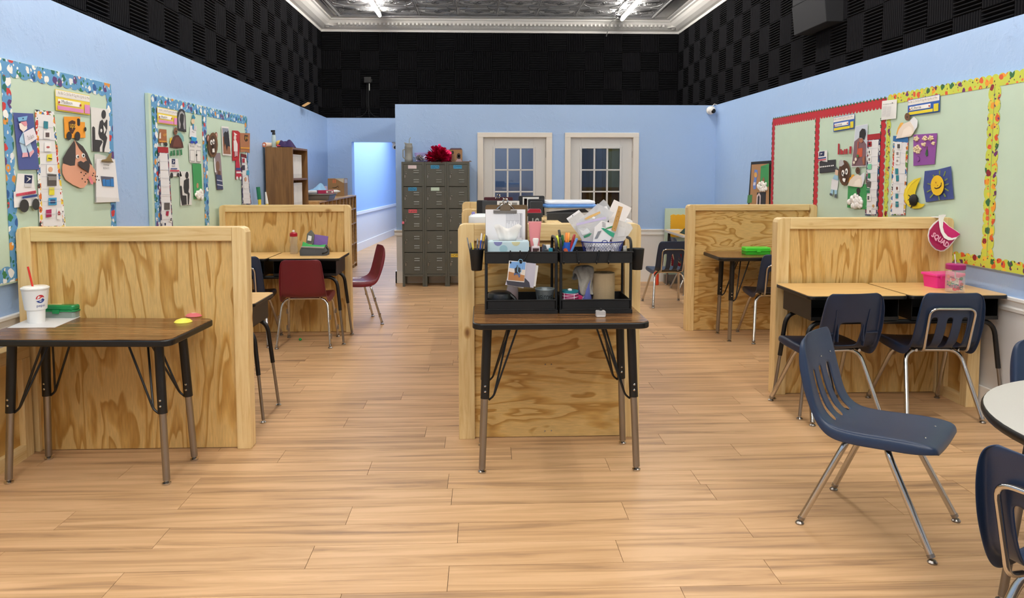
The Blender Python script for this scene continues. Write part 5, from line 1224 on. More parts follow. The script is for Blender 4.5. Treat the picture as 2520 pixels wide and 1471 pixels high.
def softbox(name, m, x0, x1, y0, y1, z0, z1, top=.85, bev=.02, par=None):
    vs = []
    for z, k in ((z0, 1), ((z0 + z1) / 2, 1.02), (z1, top)):
        for x, y in rrect(x0, x1, y0, y1, .03): vs.append(((x0 + x1) / 2 + (x - (x0 + x1) / 2) * k, (y0 + y1) / 2 + (y - (y0 + y1) / 2) * k, z))
    n = len(vs) // 3
    return MB().add(vs, [tuple(range(n - 1, -1, -1)), tuple(range(2 * n, 3 * n))] + [(j * n + i, j * n + (i + 1) % n, (j + 1) * n + (i + 1) % n, (j + 1) * n + i) for j in (0, 1) for i in range(n)]).build(name, m, par or t, smooth=60)
HG = mat('5A5E64', .9, mottle=.4, mscale=160, name='heather_grey_cloth')
softbox('body', HG, -W, W, 0, .16, 0, .085)
vs = [(-W * .8, -.002, .075), (W * .85, -.002, .068), (W * .95, .02, .10), (W * .5, .02, .092), (-W * .3, .02, .10), (-W * .75, .02, .125)]
MB().prism(vs, (0, .012, 0)).build('green_trim', mat('3CA858', .7), t, bevel=.004)
MB().prism([(-W * .8, -.003, .085), (W * .9, -.003, .078), (W * .8, .0, .064), (-W * .9, 0, .074)], (0, .01, 0)).build('grey_trim', mat('A8AAAE', .7), t, bevel=.003)
MB().prism([(-W * .15, .05, .09), (W, .05, .09), (W * 1.0, .09, .165), (-W * .1, .09, .185)], (0, .015, 0)).build('purple_lining', mat('74569A', .7), t, bevel=.004)
MB().prism([(-W * .55, .03, .105), (-W * .0, .03, .10), (W * .02, .07, .185), (-W * .25, .08, .225), (-W * .55, .075, .19)], (0, .02, 0)).build('grey_flap', mat('6A6C66', .9, mottle=.3, mscale=150), t, bevel=.006)
MB().prism([(-W * .42, .028, .135), (-W * .15, .028, .13), (-W * .14, .05, .17), (-W * .4, .052, .178)], (0, .002, 0)).build('white_patch', mat('D8D8D4', .6), t)
MB().tube(bend([(W * .7, -.004, .02), (W * 1.02, .02, .03), (W * 1.04, .06, .05), (W * .9, .04, .07)], .02), .008, 6).build('strap_buckle', BLACKP, t, smooth=True)
tag(MB().ball((at_z(739, 838, 0).x, at_z(739, 838, 0).y, .012), .014, .012, .012, 10, 6).build('green_pompom', mat('1E9A4A', .9), world=True, smooth=True), 'tiny green pom-pom dropped on the floor under the maroon chair', 'pom-pom')
# pink box, jar, visor
t = thing('pink_box', 'hot pink lidded plastic box with a name sticker beside the jar', 'box', (at_y(2306, 690, 4.80).x, 4.74, ZD), 8)
PKM = mat('EC2C96', .3, name='pink_plastic'); vs = []
for z, k in ((0, .92), (.078, 1)):
    for x, y in rrect(-.10 * k, .10 * k, -.065 * k, .065 * k, .012): vs.append((x, y, z))
n = len(vs) // 2
MB().add(vs, [tuple(range(n - 1, -1, -1)), tuple(range(n, 2 * n))] + [(i, (i + 1) % n, n + (i + 1) % n, n + i) for i in range(n)]).build('box_body', PKM, t, smooth=True)
MB().prism([(x, y, .076) for x, y in rrect(-.108, .108, -.073, .073, .012)], (0, 0, .016)).build('lid', mat('F0409E', .3), t, bevel=.004)
MB().box(-.075, -.069, -.079, -.068, .062, .082).build('latch', PKM, t)
nl = MB().box(.0, .062, -.0665, -.0640, .022, .066).build('name_sticker', mat('E9E2DA', .6), t); text('Ashl', (.004, -.067, .056), (.054, -.067, .056), (.054, -.067, .036), (.004, -.067, .036), mat('24242A', .6), t, lift=(0, -.0006, 0), world=False)
jl = at_z(2350, 712, ZD); jl = at_y(2350, 700, 4.52); t = thing('water_jar', 'clear plastic jar with a magenta lid and a clear straw', 'jar', (jl.x, 4.52, ZD))
jp = [(.050, 0), (.054, .004), (.054, .125), (.046, .138), (.048, .150)]
MB().lathe(jp, 28).build('jar', mat('D9CFC8', .1, alpha=.30), t, smooth=True)
MB().lathe([(.054, .142), (.056, .146), (.056, .172), (.050, .176), (.01, .177)], 28).build('lid', mat('A41E6C', .35), t, smooth=True); MB().tube([(0, 0, .05), (-.002, 0, .18), (-.010, 0, .235)], .004, 6).build('straw', mat('E4E0E4', .2, alpha=.7), t, smooth=True)
f = wrapper((jl.x, 4.52), jp[:3]); wrap_text(f, 'summer', -.050, .052, .045, .075, mat('2E7A78', .5), t, slope=-.03)
wrap_text(f, 'state of mind', -.03, .045, .096, .106, mat('4A4A58', .5), t, slope=-.02)
for u, z, col in ((-.01, .085, 'E0808A'), (.02, .03, 'E06070'), (-.03, .06, 'D8C088'), (.035, .09, '7AB094'), (-.04, .10, 'E09890'), (.04, .055, 'D0908A'), (.0, .025, 'D86A78')): wrap_poly(f, [(u + .013 * math.cos(R(a)), z + .011 * math.sin(R(a))) for a in range(0, 360, 40)], mat(col, .4, alpha=.55), t, 'printed_fruit', .0004)
q = [on(2303, 700, ZD), on(2340, 697, ZD), on(2352, 704, ZD), on(2326, 706, ZD)]; tag(MB().prism([(p.x, p.y, ZD + .0004) for p in q], (0, 0, .001)).build('pink_paper', mat('E8C4CC', .6), world=True), 'scrap of pale pink paper between the pink box and the jar', 'paper')
S8 = 5.658; yv_ = 4.93
def vp(x, y, yy): return at_y(2230 + x / S8, 520 + y / S8, yy)
t = thing('sun_visor', 'magenta and white sun visor hung on the corner of the plywood partition', 'visor', vp(510, 50, 4.90))
def vpoly(name, pts, d0, m, bulge=.0, th=.002):
    P = [vp(x, y, yv_ - d0 - bulge * max(0, min(1, (y - 100) / 400))) for x, y in pts]
    return MB().prism(P, (0, th, 0)).build(name, m, t, world=True)
vpoly('white_rim', [(455, 108), (375, 170), (318, 245), (300, 330), (312, 410), (350, 480), (410, 535), (480, 558), (530, 552), (590, 510), (650, 440), (715, 355), (770, 318), (700, 270), (600, 205), (520, 125)], .012, mat('EFEAEA', .4), .05)
vpoly('brim', [(452, 130), (388, 188), (332, 262), (318, 340), (330, 408), (365, 468), (420, 520), (480, 542), (525, 536), (575, 500), (640, 430), (695, 365), (600, 395), (530, 340), (490, 250), (470, 200)], .018, mat('A01450', .25, name='magenta_vinyl'), .052)
vpoly('inner_brim', [(520, 142), (600, 212), (690, 270), (755, 318), (700, 356), (630, 372), (570, 350), (530, 290), (515, 220)], .020, mat('C41868', .25), .050)
vpoly('head_band', [(458, 52), (520, 44), (558, 46), (530, 90), (516, 130), (512, 220), (530, 290), (580, 348), (640, 372), (705, 358), (690, 380), (640, 400), (590, 402), (530, 370), (485, 290), (468, 220), (455, 120)], .026, mat('EEECEC', .4), .052, .004)
vpoly('band_end', [(710, 190), (740, 220), (768, 300), (735, 295), (705, 262)], .004, mat('E6E4E2', .4), .0)
text('SQUAD', vp(385, 285, yv_ - .062), vp(605, 445, yv_ - .075), vp(560, 525, yv_ - .08), vp(330, 352, yv_ - .068), mat('E6A6C4', .4), t, lift=(0, -.004, 0), bold=.035)
MB().box(0, .045, 4.915, 4.99, 1.2005, 1.205).build('band_over_rail', mat('EEECEC', .4), t, world=True).location.x += vp(460, 50, 4.9).x - 0
# bright green pencil box on the far table
pencil_box('pencil_box', 'bright green pencil box on the far walnut table', (at_y(1860, 630, 6.72).x, 6.72, .765), 0, mat('4ED23C', .25, name='bright_green_plastic'), mat('3CB030', .25), .24, .14, .066)
# ================================================================ corner by the glass doors
t = thing('leaning_board', 'pale green board leaning at the back wall with yellow and red foam mats', 'board', (2.84, 10.12, 0))
MB().box(-.37, .37, 0, .03, .12, 1.02).build('panel', GREENB, t, bevel=.003); MB().box(-.37, .37, -.04, .04, .0, .12).build('base_rail', mat('7A746A', .6), t)
for sx in (-1, 1): MB().box(sx * .3 - .02, sx * .3 + .02, -.12, .06, 0, .03).build('foot', mat('5A544C', .6), t)
def mat_tile(name, col, x0, x1, z0, z1):
    n = 9; pts = []
    for i in range(n * 2): pts.append((x0 + (x1 - x0) * i / (n * 2), z0 - (.010 if i % 2 else 0)))
    for i in range(n * 2): pts.append((x1 + (.010 if i % 2 else 0), z0 + (z1 - z0) * i / (n * 2)))
    for i in range(n * 2): pts.append((x1 - (x1 - x0) * i / (n * 2), z1 + (.010 if i % 2 else 0)))
    for i in range(n * 2): pts.append((x0 - (.010 if i % 2 else 0), z1 - (z1 - z0) * i / (n * 2)))
    MB().prism([(x, -.014, z) for x, z in pts], (0, .013, 0)).build(name, mat(col, .6), t)
    g = MB()
    for k in range(1, 12): g.box(x0 + .01, x1 - .01, -.0165, -.014, z0 + (z1 - z0) * k / 12, z0 + (z1 - z0) * k / 12 + .006)
    g.build('raised_rib', mat(col, .5), t)
mat_tile('yellow_foam_mat', 'E8B020', -.29, .30, .64, .93); mat_tile('red_foam_mat', '8E1428', -.27, .30, .17, .40)
t = thing('kidney_table', 'tan table with a pale edge in the corner in front of the leaning board', 'table', (2.78, 9.50, 0))
p = rrect(-.36, .36, -.50, .50, .06); MB().prism([(x, y, .715) for x, y in p], (0, 0, .028)).build('edge_band', mat('B8B8BA', .5), t, bevel=.004); MB().prism([(x * .985, y * .99, .743) for x, y in p], (0, 0, .004)).build('tabletop', OAKTOP, t)
for sx in (-1, 1):
    for sy in (-1, 1): leg_set(t, sx * .30, sy * .42, sx, sy, .715, .35, .02, .02, .018, False)
def fn4(u, v):
    x = (u - .5) * .34; y = (v - .5) * .34; e = max(0, 1 - (2 * u - 1) ** 4) * max(0, 1 - (2 * v - 1) ** 4)
    return (x, y, max(.003, e * (.10 + .03 * math.sin(7 * u - 4 * v) + .025 * math.cos(9 * v))))
rag('green_jacket', 'dark green jacket heaped on the corner table', (2.64, 9.22, .747), fn4, mat('1E3830', .9), 16, 16)
t = thing('blue_bin', 'blue plastic bin under the corner table', 'bin', (2.96, 9.72, 0)); MB().box(-.15, .15, -.2, .2, 0, .40).build('bin', mat('2458C0', .35), t, bevel=.02)
tag(MB().box(2.45, 2.62, 9.82, 9.96, .747, .752).build('open_book', mat('DADADC', .6), world=True), 'white open book on the corner table', 'book')
tag(MB().lathe([(.03, 0), (.034, .004), (.034, .16), (.02, .18), (.018, .2)], 14, (2.33, 9.98, 0)).build('orange_bottle', mat('D8441E', .4), world=True, smooth=True), 'orange bottle on the floor seen through the chair slots', 'bottle')
# ================================================================ BULLETIN BOARDS
BLUEB = spot_mat('blue_border_paper', '5C98C8', ['E8E8E4', '1E6A5A', 'D8903A', 'F0F0EC', '5A3A78', '2A5A9A', 'C83A3A', 'E4E6E8', '2E7A4A', '7AB0D8'], 17, .40)
YELB = spot_mat('yellow_border_paper', 'C4CF4A', ['6A2A6A', 'D8582A', 'E89A2A', '2E6A3A', '8A1E2A', 'D8602A', 'E8C040', '5A2A5A', 'E86A3A', '3A2A1E'], 17, .36)
REDB = mat('B8202C', .5); LEAFP = mat('2E5A34', .6)
class Wall:
    def __init__(s, x, sgn): s.x = x; s.sgn = sgn
    def p(s, px, py, d=0): q = at_x(px, py, s.x); return V(s.x + s.sgn * d, q.y, q.z)
WL_, WR_ = Wall(XL + .030, 1), Wall(XR - .030, -1)
def board(label, wall, y0, y1, z0, z1):
    t = thing('bulletin_board', label, 'board', (wall.x, (y0 + y1) / 2, z0), 0, None)
    a, b = sorted((wall.x, wall.x - wall.sgn * .028))
    MB().box(a, b, y0, y1, z0, z1).build('panel', GREENB, t, world=True, bevel=.002); return t
def strip(t, wall, p0, p1, width, side, m, pitch=.075, depth=.022, d=.0, name='border_strip', plain=False):
    """scalloped paper border from p0 to p1 (y, z); side=+1: scallops on the left of the direction"""
    p0, p1 = Vector(p0), Vector(p1); L = (p1 - p0).length; u = (p1 - p0) / L; n = Vector((-u.y, u.x)) * side
    k = max(1, round(L / pitch)); pts = [p0, p1]
    for i in range(k, 0, -1):
        for f_ in (1.0, .93, .8, .62, .38, .2, .07):
            s_ = (i - 1 + f_) / k; h = width - depth + depth * math.sqrt(max(0, math.sin(PI * (f_ if f_ < 1 else 0))))
            pts.append(p0 + u * L * s_ + n * h)
    pts.append(p0 + n * (width - depth))
    P = [(wall.x + wall.sgn * (.001 + d), q.x, q.y) for q in pts]
    return MB().prism(P, (wall.sgn * .0012, 0, 0)).build(name, m, t, world=True)
b1 = board('pale green bulletin board with blue school-print border, carrying the paper dog', WL_, 3.1, 5.20, .92, 2.09)
b2 = board('pale green bulletin board with blue school-print border, the one beside the bookcase', WL_, 5.76, 8.12, .92, 2.09)
zt, zb_ = 2.09, .93
def topy(y): return zt
strip(b1, WL_, (5.19, 2.088), (3.1, 2.088), .09, 1, BLUEB, .085, .02)
strip(b1, WL_, (5.192, .93), (5.192, 2.05), .075, 1, BLUEB, .085, .02, .0006)
strip(b1, WL_, (4.03, .95), (4.03, 2.02), .08, -1, BLUEB, .085, .02, .0006)
strip(b1, WL_, (3.1, .93), (4.12, .93), .085, 1, BLUEB, .085, .02, .0009)
strip(b2, WL_, (5.80, 2.005), (8.11, 2.005), .085, 1, BLUEB, .085, .025)
strip(b2, WL_, (5.80, .95), (5.80, 2.03), .10, -1, BLUEB, .09, .02, .0006)
strip(b2, WL_, (6.82, 1.03), (6.82, 2.02), .11, -1, BLUEB, .09, .02, .0006)
strip(b2, WL_, (8.11, .95), (8.11, 2.03), .085, 1, BLUEB, .09, .02, .0006)
b3 = board('pale green bulletin board with a red apple border', WR_, 5.85, 8.20, .90, 2.09)
b4 = board('pale green bulletin board with a yellow bug-print border', WR_, 1.5, 5.845, .90, 2.10)
def apple_strip(t, p0, p1, width, side, d=0):
    strip(t, WR_, p0, p1, width, side, REDB, .055, .03, d)
    p0, p1 = Vector(p0), Vector(p1); L = (p1 - p0).length; u = (p1 - p0) / L; n = Vector((-u.y, u.x)) * side; k = round(L / .055); mb = MB()
    for i in range(k):
        c = p0 + u * L * (i + .5) / k - n * .001
        q = [c - u * .017 + n * .012, c - u * .012 - n * .010, c - u * .002 - n * .002, c + u * .006 - n * .012, c + u * .014 + n * .004, c + n * .012]
        mb.prism([(WR_.x - .0026 - d, a.x, a.y) for a in q], (-.0008, 0, 0))
    tag(mb.build('apple_leaf_print', LEAFP, t, world=True), kind='stuff')
apple_strip(b3, (5.86, 2.088), (8.19, 2.088), .085, -1)
apple_strip(b3, (8.195, 2.06), (8.195, .93), .075, -1, .0016); apple_strip(b3, (7.12, .93), (7.12, 2.02), .09, 1, .0016); apple_strip(b3, (5.93, .93), (5.93, 1.95), .075, 1, .0016)
strip(b4, WR_, (5.84, 2.03), (1.5, 2.03), .078, -1, YELB, .06, .02)
strip(b4, WR_, (5.845, .93), (5.845, 2.03), .06, 1, YELB, .065, .02, .0006)
strip(b4, WR_, (4.60, .95), (4.60, 2.03), .055, 1, YELB, .075, .02, .0006); strip(b4, WR_, (4.605, .95), (4.605, 2.03), .055, -1, YELB, .075, .02, .0008)
strip(b4, WR_, (5.845, .905), (1.5, .905), .072, -1, YELB, .06, .02, .0010)
WL_.x += .004; WR_.x -= .004
# ---- art pinned to the boards. Each layer: (part name, colour, outline, lift); outlines in a working sketch of the board, laid on the wall plane
class Art:
    def __init__(s, wall, ox, oy, k): s.w = wall; s.ox = ox; s.oy = oy; s.k = k
    def P(s, x, y, d): return s.w.p(s.ox + x / s.k, s.oy + y / s.k, d)
    def make(s, name, label, cat, layers, group=None, lift=.003):
        root = None
        for i, L in enumerate(layers):
            if L[0] == 'TEXT':
                _, body, col, quad = L[:4]; d = lift + .0016 * i + .001 if len(L) < 5 else L[4]
                q = [s.P(x, y, d) for x, y in quad]
                text(body, *q, mat(col, .6), root, lift=(0, 0, 0)); continue
            nm, col, pts = L[:3]; d = lift + .0011 * i if len(L) < 4 else L[3]
            m = col if not isinstance(col, str) else mat(col, .65)
            if nm == 'BALL':
                mb = MB()
                rn = random.Random(len(pts))
                for (x, y, r) in pts:
                    c = s.P(x, y, d); k = rn.uniform(.55, 1.1) if len(pts) > 1 else 1; j = r * .5 if len(pts) > 1 else 0
                    mb.ball((c.x, c.y + rn.uniform(-j, j), c.z + rn.uniform(-j, j)), r * k * (.6 if r > .015 else 1), r * k, r * k, 7, 5)
                o = mb.build(L[4] if len(L) > 4 else 'cotton', m, root, world=True, smooth=True)
                if len(pts) > 1 : o['kind'] = 'stuff'
                continue
            mb = MB().prism([s.P(x, y, d) for x, y in pts], (s.w.sgn * .0009, 0, 0))
            o = mb.build(nm, m, root, world=True)
            if root is None: root = tag(o, label, cat, group)
        return root
def el(cx, cy, rx, ry=None, n=16, rot=0):
    ry = ry or rx; c, s_ = math.cos(R(rot)), math.sin(R(rot)); out = []
    for k in range(n):
        x, y = rx * math.cos(2 * PI * k / n), ry * math.sin(2 * PI * k / n); out.append((cx + x * c - y * s_, cy + x * s_ + y * c))
    return out
def qd(x0, y0, x1, y1, sk=0): return [(x0, y0), (x1, y0 + sk), (x1, y1 + sk), (x0, y1)]
def name_tag(A, label, q, nm, c0, c1):
    tl, tr, br, bl = [Vector(p) for p in q]
    def B(u, v): a = tl * (1 - u) + tr * u; b = bl * (1 - u) + br * u; p = a * (1 - v) + b * v; return (p.x, p.y)
    def r(u0, v0, u1, v1): return [B(u0, v0), B(u1, v0), B(u1, v1), B(u0, v1)]
    Ls = [('card', c0, r(0, 0, 1, 1)), ('alphabet_band', 'ECEAE6', r(.01, .03, .99, .34)), ('name_strip', 'F2F2F0', r(.06, .44, .72, .68)), ('number_bar', c1, r(.04, .76, .80, .94)), ('side_panel', c1, r(.83, .50, .98, .94)),
          ('apple_print', 'B04038', el(*B(.08, .60), abs(tr.x - tl.x) * .025, abs(bl.y - tl.y) * .06, 8)), ('apple_print', 'B04038', el(*B(.70, .58), abs(tr.x - tl.x) * .025, abs(bl.y - tl.y) * .06, 8)),
          ('TEXT', 'Aa Bb Cc Dd Ee Ff Gg Hh Ii Jj Kk Ll Mm', '8A8078', [B(.04, .09), B(.95, .09), B(.95, .26), B(.04, .26)], .012), ('TEXT', nm, '3A3A3C', [B(.14, .47), B(.45, .47), B(.45, .63), B(.14, .63)], .012)]
    return A.make('name_tag', label, 'name tag', Ls, 'desk name tags on the boards')
def schedule(A, label, border, q, cards, header=None, pockets=9):
    tl, tr, br, bl = [Vector(p) for p in q]
    def B(u, v): a = tl * (1 - u) + tr * u; b = bl * (1 - u) + br * u; p = a * (1 - v) + b * v; return (p.x, p.y)
    Ls = [('backing', border, [B(0, 0), B(1, 0), B(1, 1), B(0, 1)])]
    if header: Ls.append(('header', header, [B(.0, .0), B(1, 0), B(1, .07), B(0, .07)]))
    v0 = .075 if header else .035
    Ls.append(('pocket_strip', 'E4E4E6', [B(.13, v0), B(.88, v0), B(.90, .985), B(.13, .985)]))
    for k in range(1, pockets): v = v0 + (.985 - v0) * k / pockets; Ls.append(('pocket_seam', 'BFC2CC', [B(.13, v), B(.89, v), B(.89, v + .004), B(.13, v + .004)]))
    for c in cards: Ls.append(('picture_card', c[0], c[1], .0085) if len(c) < 3 else ('card_print', c[0], c[1], .0100))
    return A.make('picture_schedule', label, 'schedule', Ls, 'picture schedules on the boards', lift=.0025)
COLB = spot_mat('striped_book_border', 'E8E8E8', ['C8382C', 'E8C83A', '2E6AA8', '5A8A3A', 'F0F0F0', 'D8702A', '3A3A3C', 'F0F0F0'], 28, .5)
COLD = spot_mat('dark_book_border', '2E3A5A', ['D8D8D8', '8A2A3A', '2A5A8A', 'D8D8D8', '2E3A5A', '5A3A6A'], 30, .5)
A1 = Art(WL_, 0, 140, 3.3424)
A1.make('mail_carrier_picture', 'long blue paper with a cut-out figure in a blue cap holding an envelope', 'paper craft', [('paper', '4A5896', [(103, 458), (268, 466), (318, 925), (150, 928)]), ('leg', 'B8D4EA', [(155, 700), (208, 715), (216, 792), (178, 792)]), ('leg', 'B8D4EA', [(203, 720), (238, 700), (263, 768), (230, 790)]), ('shoe', 'E0A8B4', [(176, 788), (216, 786), (221, 820), (172, 826)]), ('shoe', 'E0A8B4', [(228, 788), (264, 762), (268, 782), (235, 826)]),
    ('shirt', 'A8CCE8', [(150, 668), (175, 620), (208, 615), (218, 725), (165, 712), (145, 700)]), ('face', 'F0E4DC', [(140, 548), (200, 528), (208, 590), (176, 618), (148, 590)]), ('hair', 'D8909C', [(150, 535), (200, 528), (207, 560), (190, 572), (172, 556)]), ('cap', '7AB4DC', [(125, 498), (207, 485), (198, 522), (135, 530)]), ('envelope', 'E6E2EC', [(172, 622), (255, 580), (287, 668), (190, 732)]), ('TEXT', 'To: Santa', '8A8890', [(192, 650), (240, 628), (252, 660), (200, 690)]), ('cap_badge', '2A3A5A', el(166, 506, 5, 5, 8))])
schedule(A1, 'picture schedule with a striped book border between the blue paper and the paper dog', COLB, [(283, 432), (440, 450), (537, 1400), (322, 1408)], [('2A7E90', qd(348, 527, 382, 587, 4)), ('ECECEC', qd(347, 605, 403, 672)), ('5A4A4A', qd(360, 622, 390, 660), 1), ('ECECEC', qd(353, 703, 408, 777)), ('B05A5A', el(380, 742, 14, 9, 8), 1), ('E2D83A', qd(375, 803, 415, 858, -6)), ('3A3A2A', qd(382, 828, 412, 836, 6), 1), ('ECECEC', qd(371, 890, 432, 958, 2)), ('D8A888', el(400, 925, 18, 22), 1), ('55504E', qd(379, 965, 452, 1060)), ('8A8682', qd(384, 985, 448, 1015), 1), ('E2D83A', qd(392, 1075, 434, 1135)), ('3A9CD0', qd(387, 1160, 453, 1220, -4)), ('2A4A7A', qd(400, 1172, 440, 1205), 1), ('A8245A', qd(367, 1258, 410, 1320, -6)), ('ECECEC', qd(455, 1243, 488, 1335)), ('B04048', [(458, 1285), (470, 1262), (484, 1285), (480, 1300), (462, 1300)], 1)])
name_tag(A1, 'yellow and pink name tag at the top of the board with the paper dog', [(447, 262), (733, 318), (735, 480), (455, 440)], 'Madison', 'E8D24A', 'D88CC0')
A1.make('delivery_truck_picture', 'orange paper delivery truck with a brown shield badge above the paper dog', 'paper craft', [('truck_body', 'E89A2A', [(520, 490), (655, 492), (655, 534), (693, 536), (698, 665), (528, 668)]), ('window', '1C1C1E', [(628, 510), (640, 505), (652, 515), (652, 560), (642, 570), (630, 560)]), ('shield', '4A2C1A', [(558, 535), (585, 520), (612, 530), (612, 590), (588, 634), (562, 600)]), ('TEXT', 'ups', 'E8B83A', [(562, 550), (610, 552), (610, 598), (564, 596)]), ('wheel', '26262A', el(559, 648, 21, 35)), ('wheel', '26262A', el(626, 652, 22, 38)), ('headlight', '1C1C1E', el(688, 595, 9, 18))])
FIG = lambda A, label, q, dots=True: None
A1.make('sitting_figure_picture', 'white sheet with a black figure hunched on a seat, above the clipboard calendar', 'paper craft', [('sheet', 'DEDEDC', [(742, 412), (890, 432), (897, 785), (752, 775)]), ('seat_shape', '333335', [(752, 580), (762, 570), (775, 582), (778, 680), (830, 685), (838, 700), (815, 745), (815, 778), (755, 776)]), ('body_shape', '333335', [(815, 530), (835, 515), (850, 545), (862, 530), (868, 515), (876, 520), (875, 590), (862, 640), (875, 665), (870, 690), (852, 760), (850, 782), (836, 782), (838, 740), (845, 690), (815, 665), (803, 630), (808, 570)]), ('head_shape', '333335', el(845, 472, 18, 36)), ('gap', 'DEDEDC', el(823, 605, 8, 15)), ('gap', 'DEDEDC', [(838, 560), (850, 575), (862, 600), (845, 632), (842, 600)])])
A1.make('paper_dog', 'large paper dog face with black ears and a heart nose', 'paper craft', [('face', 'DCA084', [(603, 685), (640, 740), (690, 800), (745, 890), (790, 960), (832, 1058), (800, 1052), (745, 1020), (715, 1005), (708, 1045), (680, 1075), (650, 1078), (590, 1050), (530, 1010), (505, 960), (502, 900), (515, 860), (540, 800), (570, 730)]), ('ear', '3E3838', [(600, 688), (610, 720), (612, 820), (605, 892), (570, 895), (510, 875), (506, 835), (545, 765)]), ('ear', '3E3838', [(606, 686), (670, 735), (705, 790), (748, 890), (715, 870), (680, 800), (640, 750)]), ('eye', 'F2F2F0', el(624, 820, 13, 16)), ('eye', 'F2F2F0', el(671, 811, 14, 18)), ('pupil', '1A1A1A', el(627, 821, 6, 9)), ('pupil', '1A1A1A', el(670, 811, 6, 9)),
    ('nose', '3A3434', [(668, 868), (690, 853), (712, 862), (720, 895), (710, 955), (690, 935), (650, 915), (625, 890), (624, 865), (645, 855)]), ('tongue', 'E0808C', [(712, 985), (722, 978), (748, 1025), (745, 1048), (730, 1045), (714, 1015)])] + [('freckle', '2A2020', el(x, y, 5, 6, 8)) for x, y in ((645, 950), (682, 961), (667, 975), (650, 1002), (691, 1007), (671, 1028), (739, 957), (730, 974), (751, 982), (765, 983), (756, 1010), (776, 1013))] , lift=.006)
t = A1.make('clipboard_calendar', 'white clipboard of papers with a brass clip and a small group photo', 'clipboard', [('board', 'D0D0CC', [(772, 800), (800, 795), (935, 842), (940, 1195), (776, 1200)]), ('papers', 'E6E6E8', [(778, 838), (932, 842), (968, 1190), (776, 1198)], .010), ('clip', '8A7448', [(808, 862), (815, 845), (850, 840), (880, 792), (898, 790), (890, 830), (905, 862)], .018), ('clip_jaw', '5A4A30', [(808, 856), (905, 862), (904, 868), (808, 864)], .022), ('TEXT', 'Greetings', '55555A', [(835, 878), (882, 880), (882, 898), (835, 896)], .0125), ('TEXT', '8:35-8:15', '77777C', [(833, 905), (882, 908), (882, 924), (833, 922)], .0125),
    ('group_photo', '5A5A6A', [(812, 980), (918, 988), (922, 1068), (826, 1062)], .0125), ('blue_shirt', '2E7AC0', [(824, 1010), (845, 1002), (852, 1062), (830, 1062)], .014), ('blue_shirt', '2E7AC0', [(850, 1010), (885, 1008), (890, 1064), (855, 1063)], .014), ('blue_shirt', '2E7AC0', [(890, 1000), (914, 1000), (920, 1066), (892, 1065)], .014), ('lower_pages', 'DCDCDC', [(776, 1150), (960, 1160), (968, 1190), (776, 1198)], .013)])
A1.make('mail_truck_picture', 'white paper mail truck with red and blue stripes, under the blue paper', 'paper craft', [('truck_body', 'E6E6E6', [(135, 958), (265, 965), (278, 1080), (310, 1180), (305, 1220), (108, 1240), (103, 1110), (118, 1108)]), ('emblem', '1E2A54', [(192, 970), (256, 975), (250, 1040), (190, 1038)]), ('emblem_swoop', 'E6E6E6', [(205, 985), (245, 1000), (205, 1030), (228, 1002)]), ('emblem_base', 'C8C8CC', qd(190, 1042, 246, 1068, 2)), ('red_stripe', 'C8485C', [(118, 1125), (280, 1098), (282, 1122), (120, 1146)]), ('TEXT', 'USPS', '8A2A44', [(190, 1118), (270, 1104), (270, 1120), (190, 1134)]), ('blue_stripe', '2A4484', [(166, 1148), (286, 1128), (288, 1148), (168, 1166)]), ('wheel', '303030', el(180, 1224, 38, 54)), ('wheel', '303030', el(274, 1212, 30, 48))], lift=.005)
A2 = Art(WL_, 340, 210, 3.975)
name_tag(A2, 'yellow and pink name tag at the top of the farther blue-bordered board', [(180, 210), (375, 250), (375, 395), (185, 370)], 'Austin', 'E8D24A', 'D88CC0')
A2.make('arch_print', 'black arch-shaped print with a pale halo and a dark figure', 'paper craft', [('paper', '37373B', [(386, 440), (379, 330), (382, 270), (400, 235), (425, 228), (450, 250), (460, 300), (467, 458)]), ('pale_halo', '9A9A9E', [(394, 420), (388, 320), (400, 265), (422, 250), (445, 275), (452, 330), (457, 430)]), ('figure', '2A2A2C', [(402, 445), (412, 380), (400, 340), (404, 285), (422, 272), (440, 290), (438, 345), (432, 380), (444, 445)])])
A2.make('brown_truck_picture', 'small brown paper truck with gold lettering on the farther blue-bordered board', 'paper craft', [('truck_body', 'A0643C', [(205, 425), (272, 432), (276, 560), (196, 568), (196, 520)]), ('window', 'DCD8D2', [(204, 470), (216, 458), (216, 520), (200, 520)]), ('TEXT', 'ups', 'D8A83A', [(236, 475), (270, 470), (270, 500), (236, 505)]), ('gold_stripe', 'D89A3A', [(198, 540), (275, 545), (275, 556), (198, 552)]), ('wheel', '2A2A2C', el(263, 578, 14, 20)), ('wheel', 'C8C8C4', el(222, 575, 10, 14))])
A2.make('paper_bird', 'brown paper-plate bird with a round head and a teal wing', 'paper craft', [('wing', '7AB0B0', [(380, 470), (410, 460), (440, 500), (445, 545), (420, 555), (400, 520)]), ('tail', 'E0BE3A', [(305, 520), (325, 505), (325, 560), (306, 570)]), ('plate', '4E2A22', [(306, 605), (316, 545), (340, 500), (365, 485), (390, 488), (415, 525), (430, 570), (438, 610), (370, 616)]), ('plate_rim', '6A3A2C', [(330, 600), (338, 550), (362, 505), (390, 506), (412, 560), (420, 604)]), ('head', '7A5038', el(357, 448, 18, 38)), ('eye', '2A1A12', el(362, 450, 6, 8, 8))])
A2.make('green_strips', 'row of small green paper strips like grass blades', 'paper craft', [('strip', '2E7A4C', qd(312, 642, 330, 690))] + [('strip', '2E7A4C', [(x, 640 - k), (x + 16, 632 - k), (x + 20, 686 - k), (x + 4, 690 - k)]) for k, x in ((2, 338), (4, 372), (8, 404))], 'paper strips')
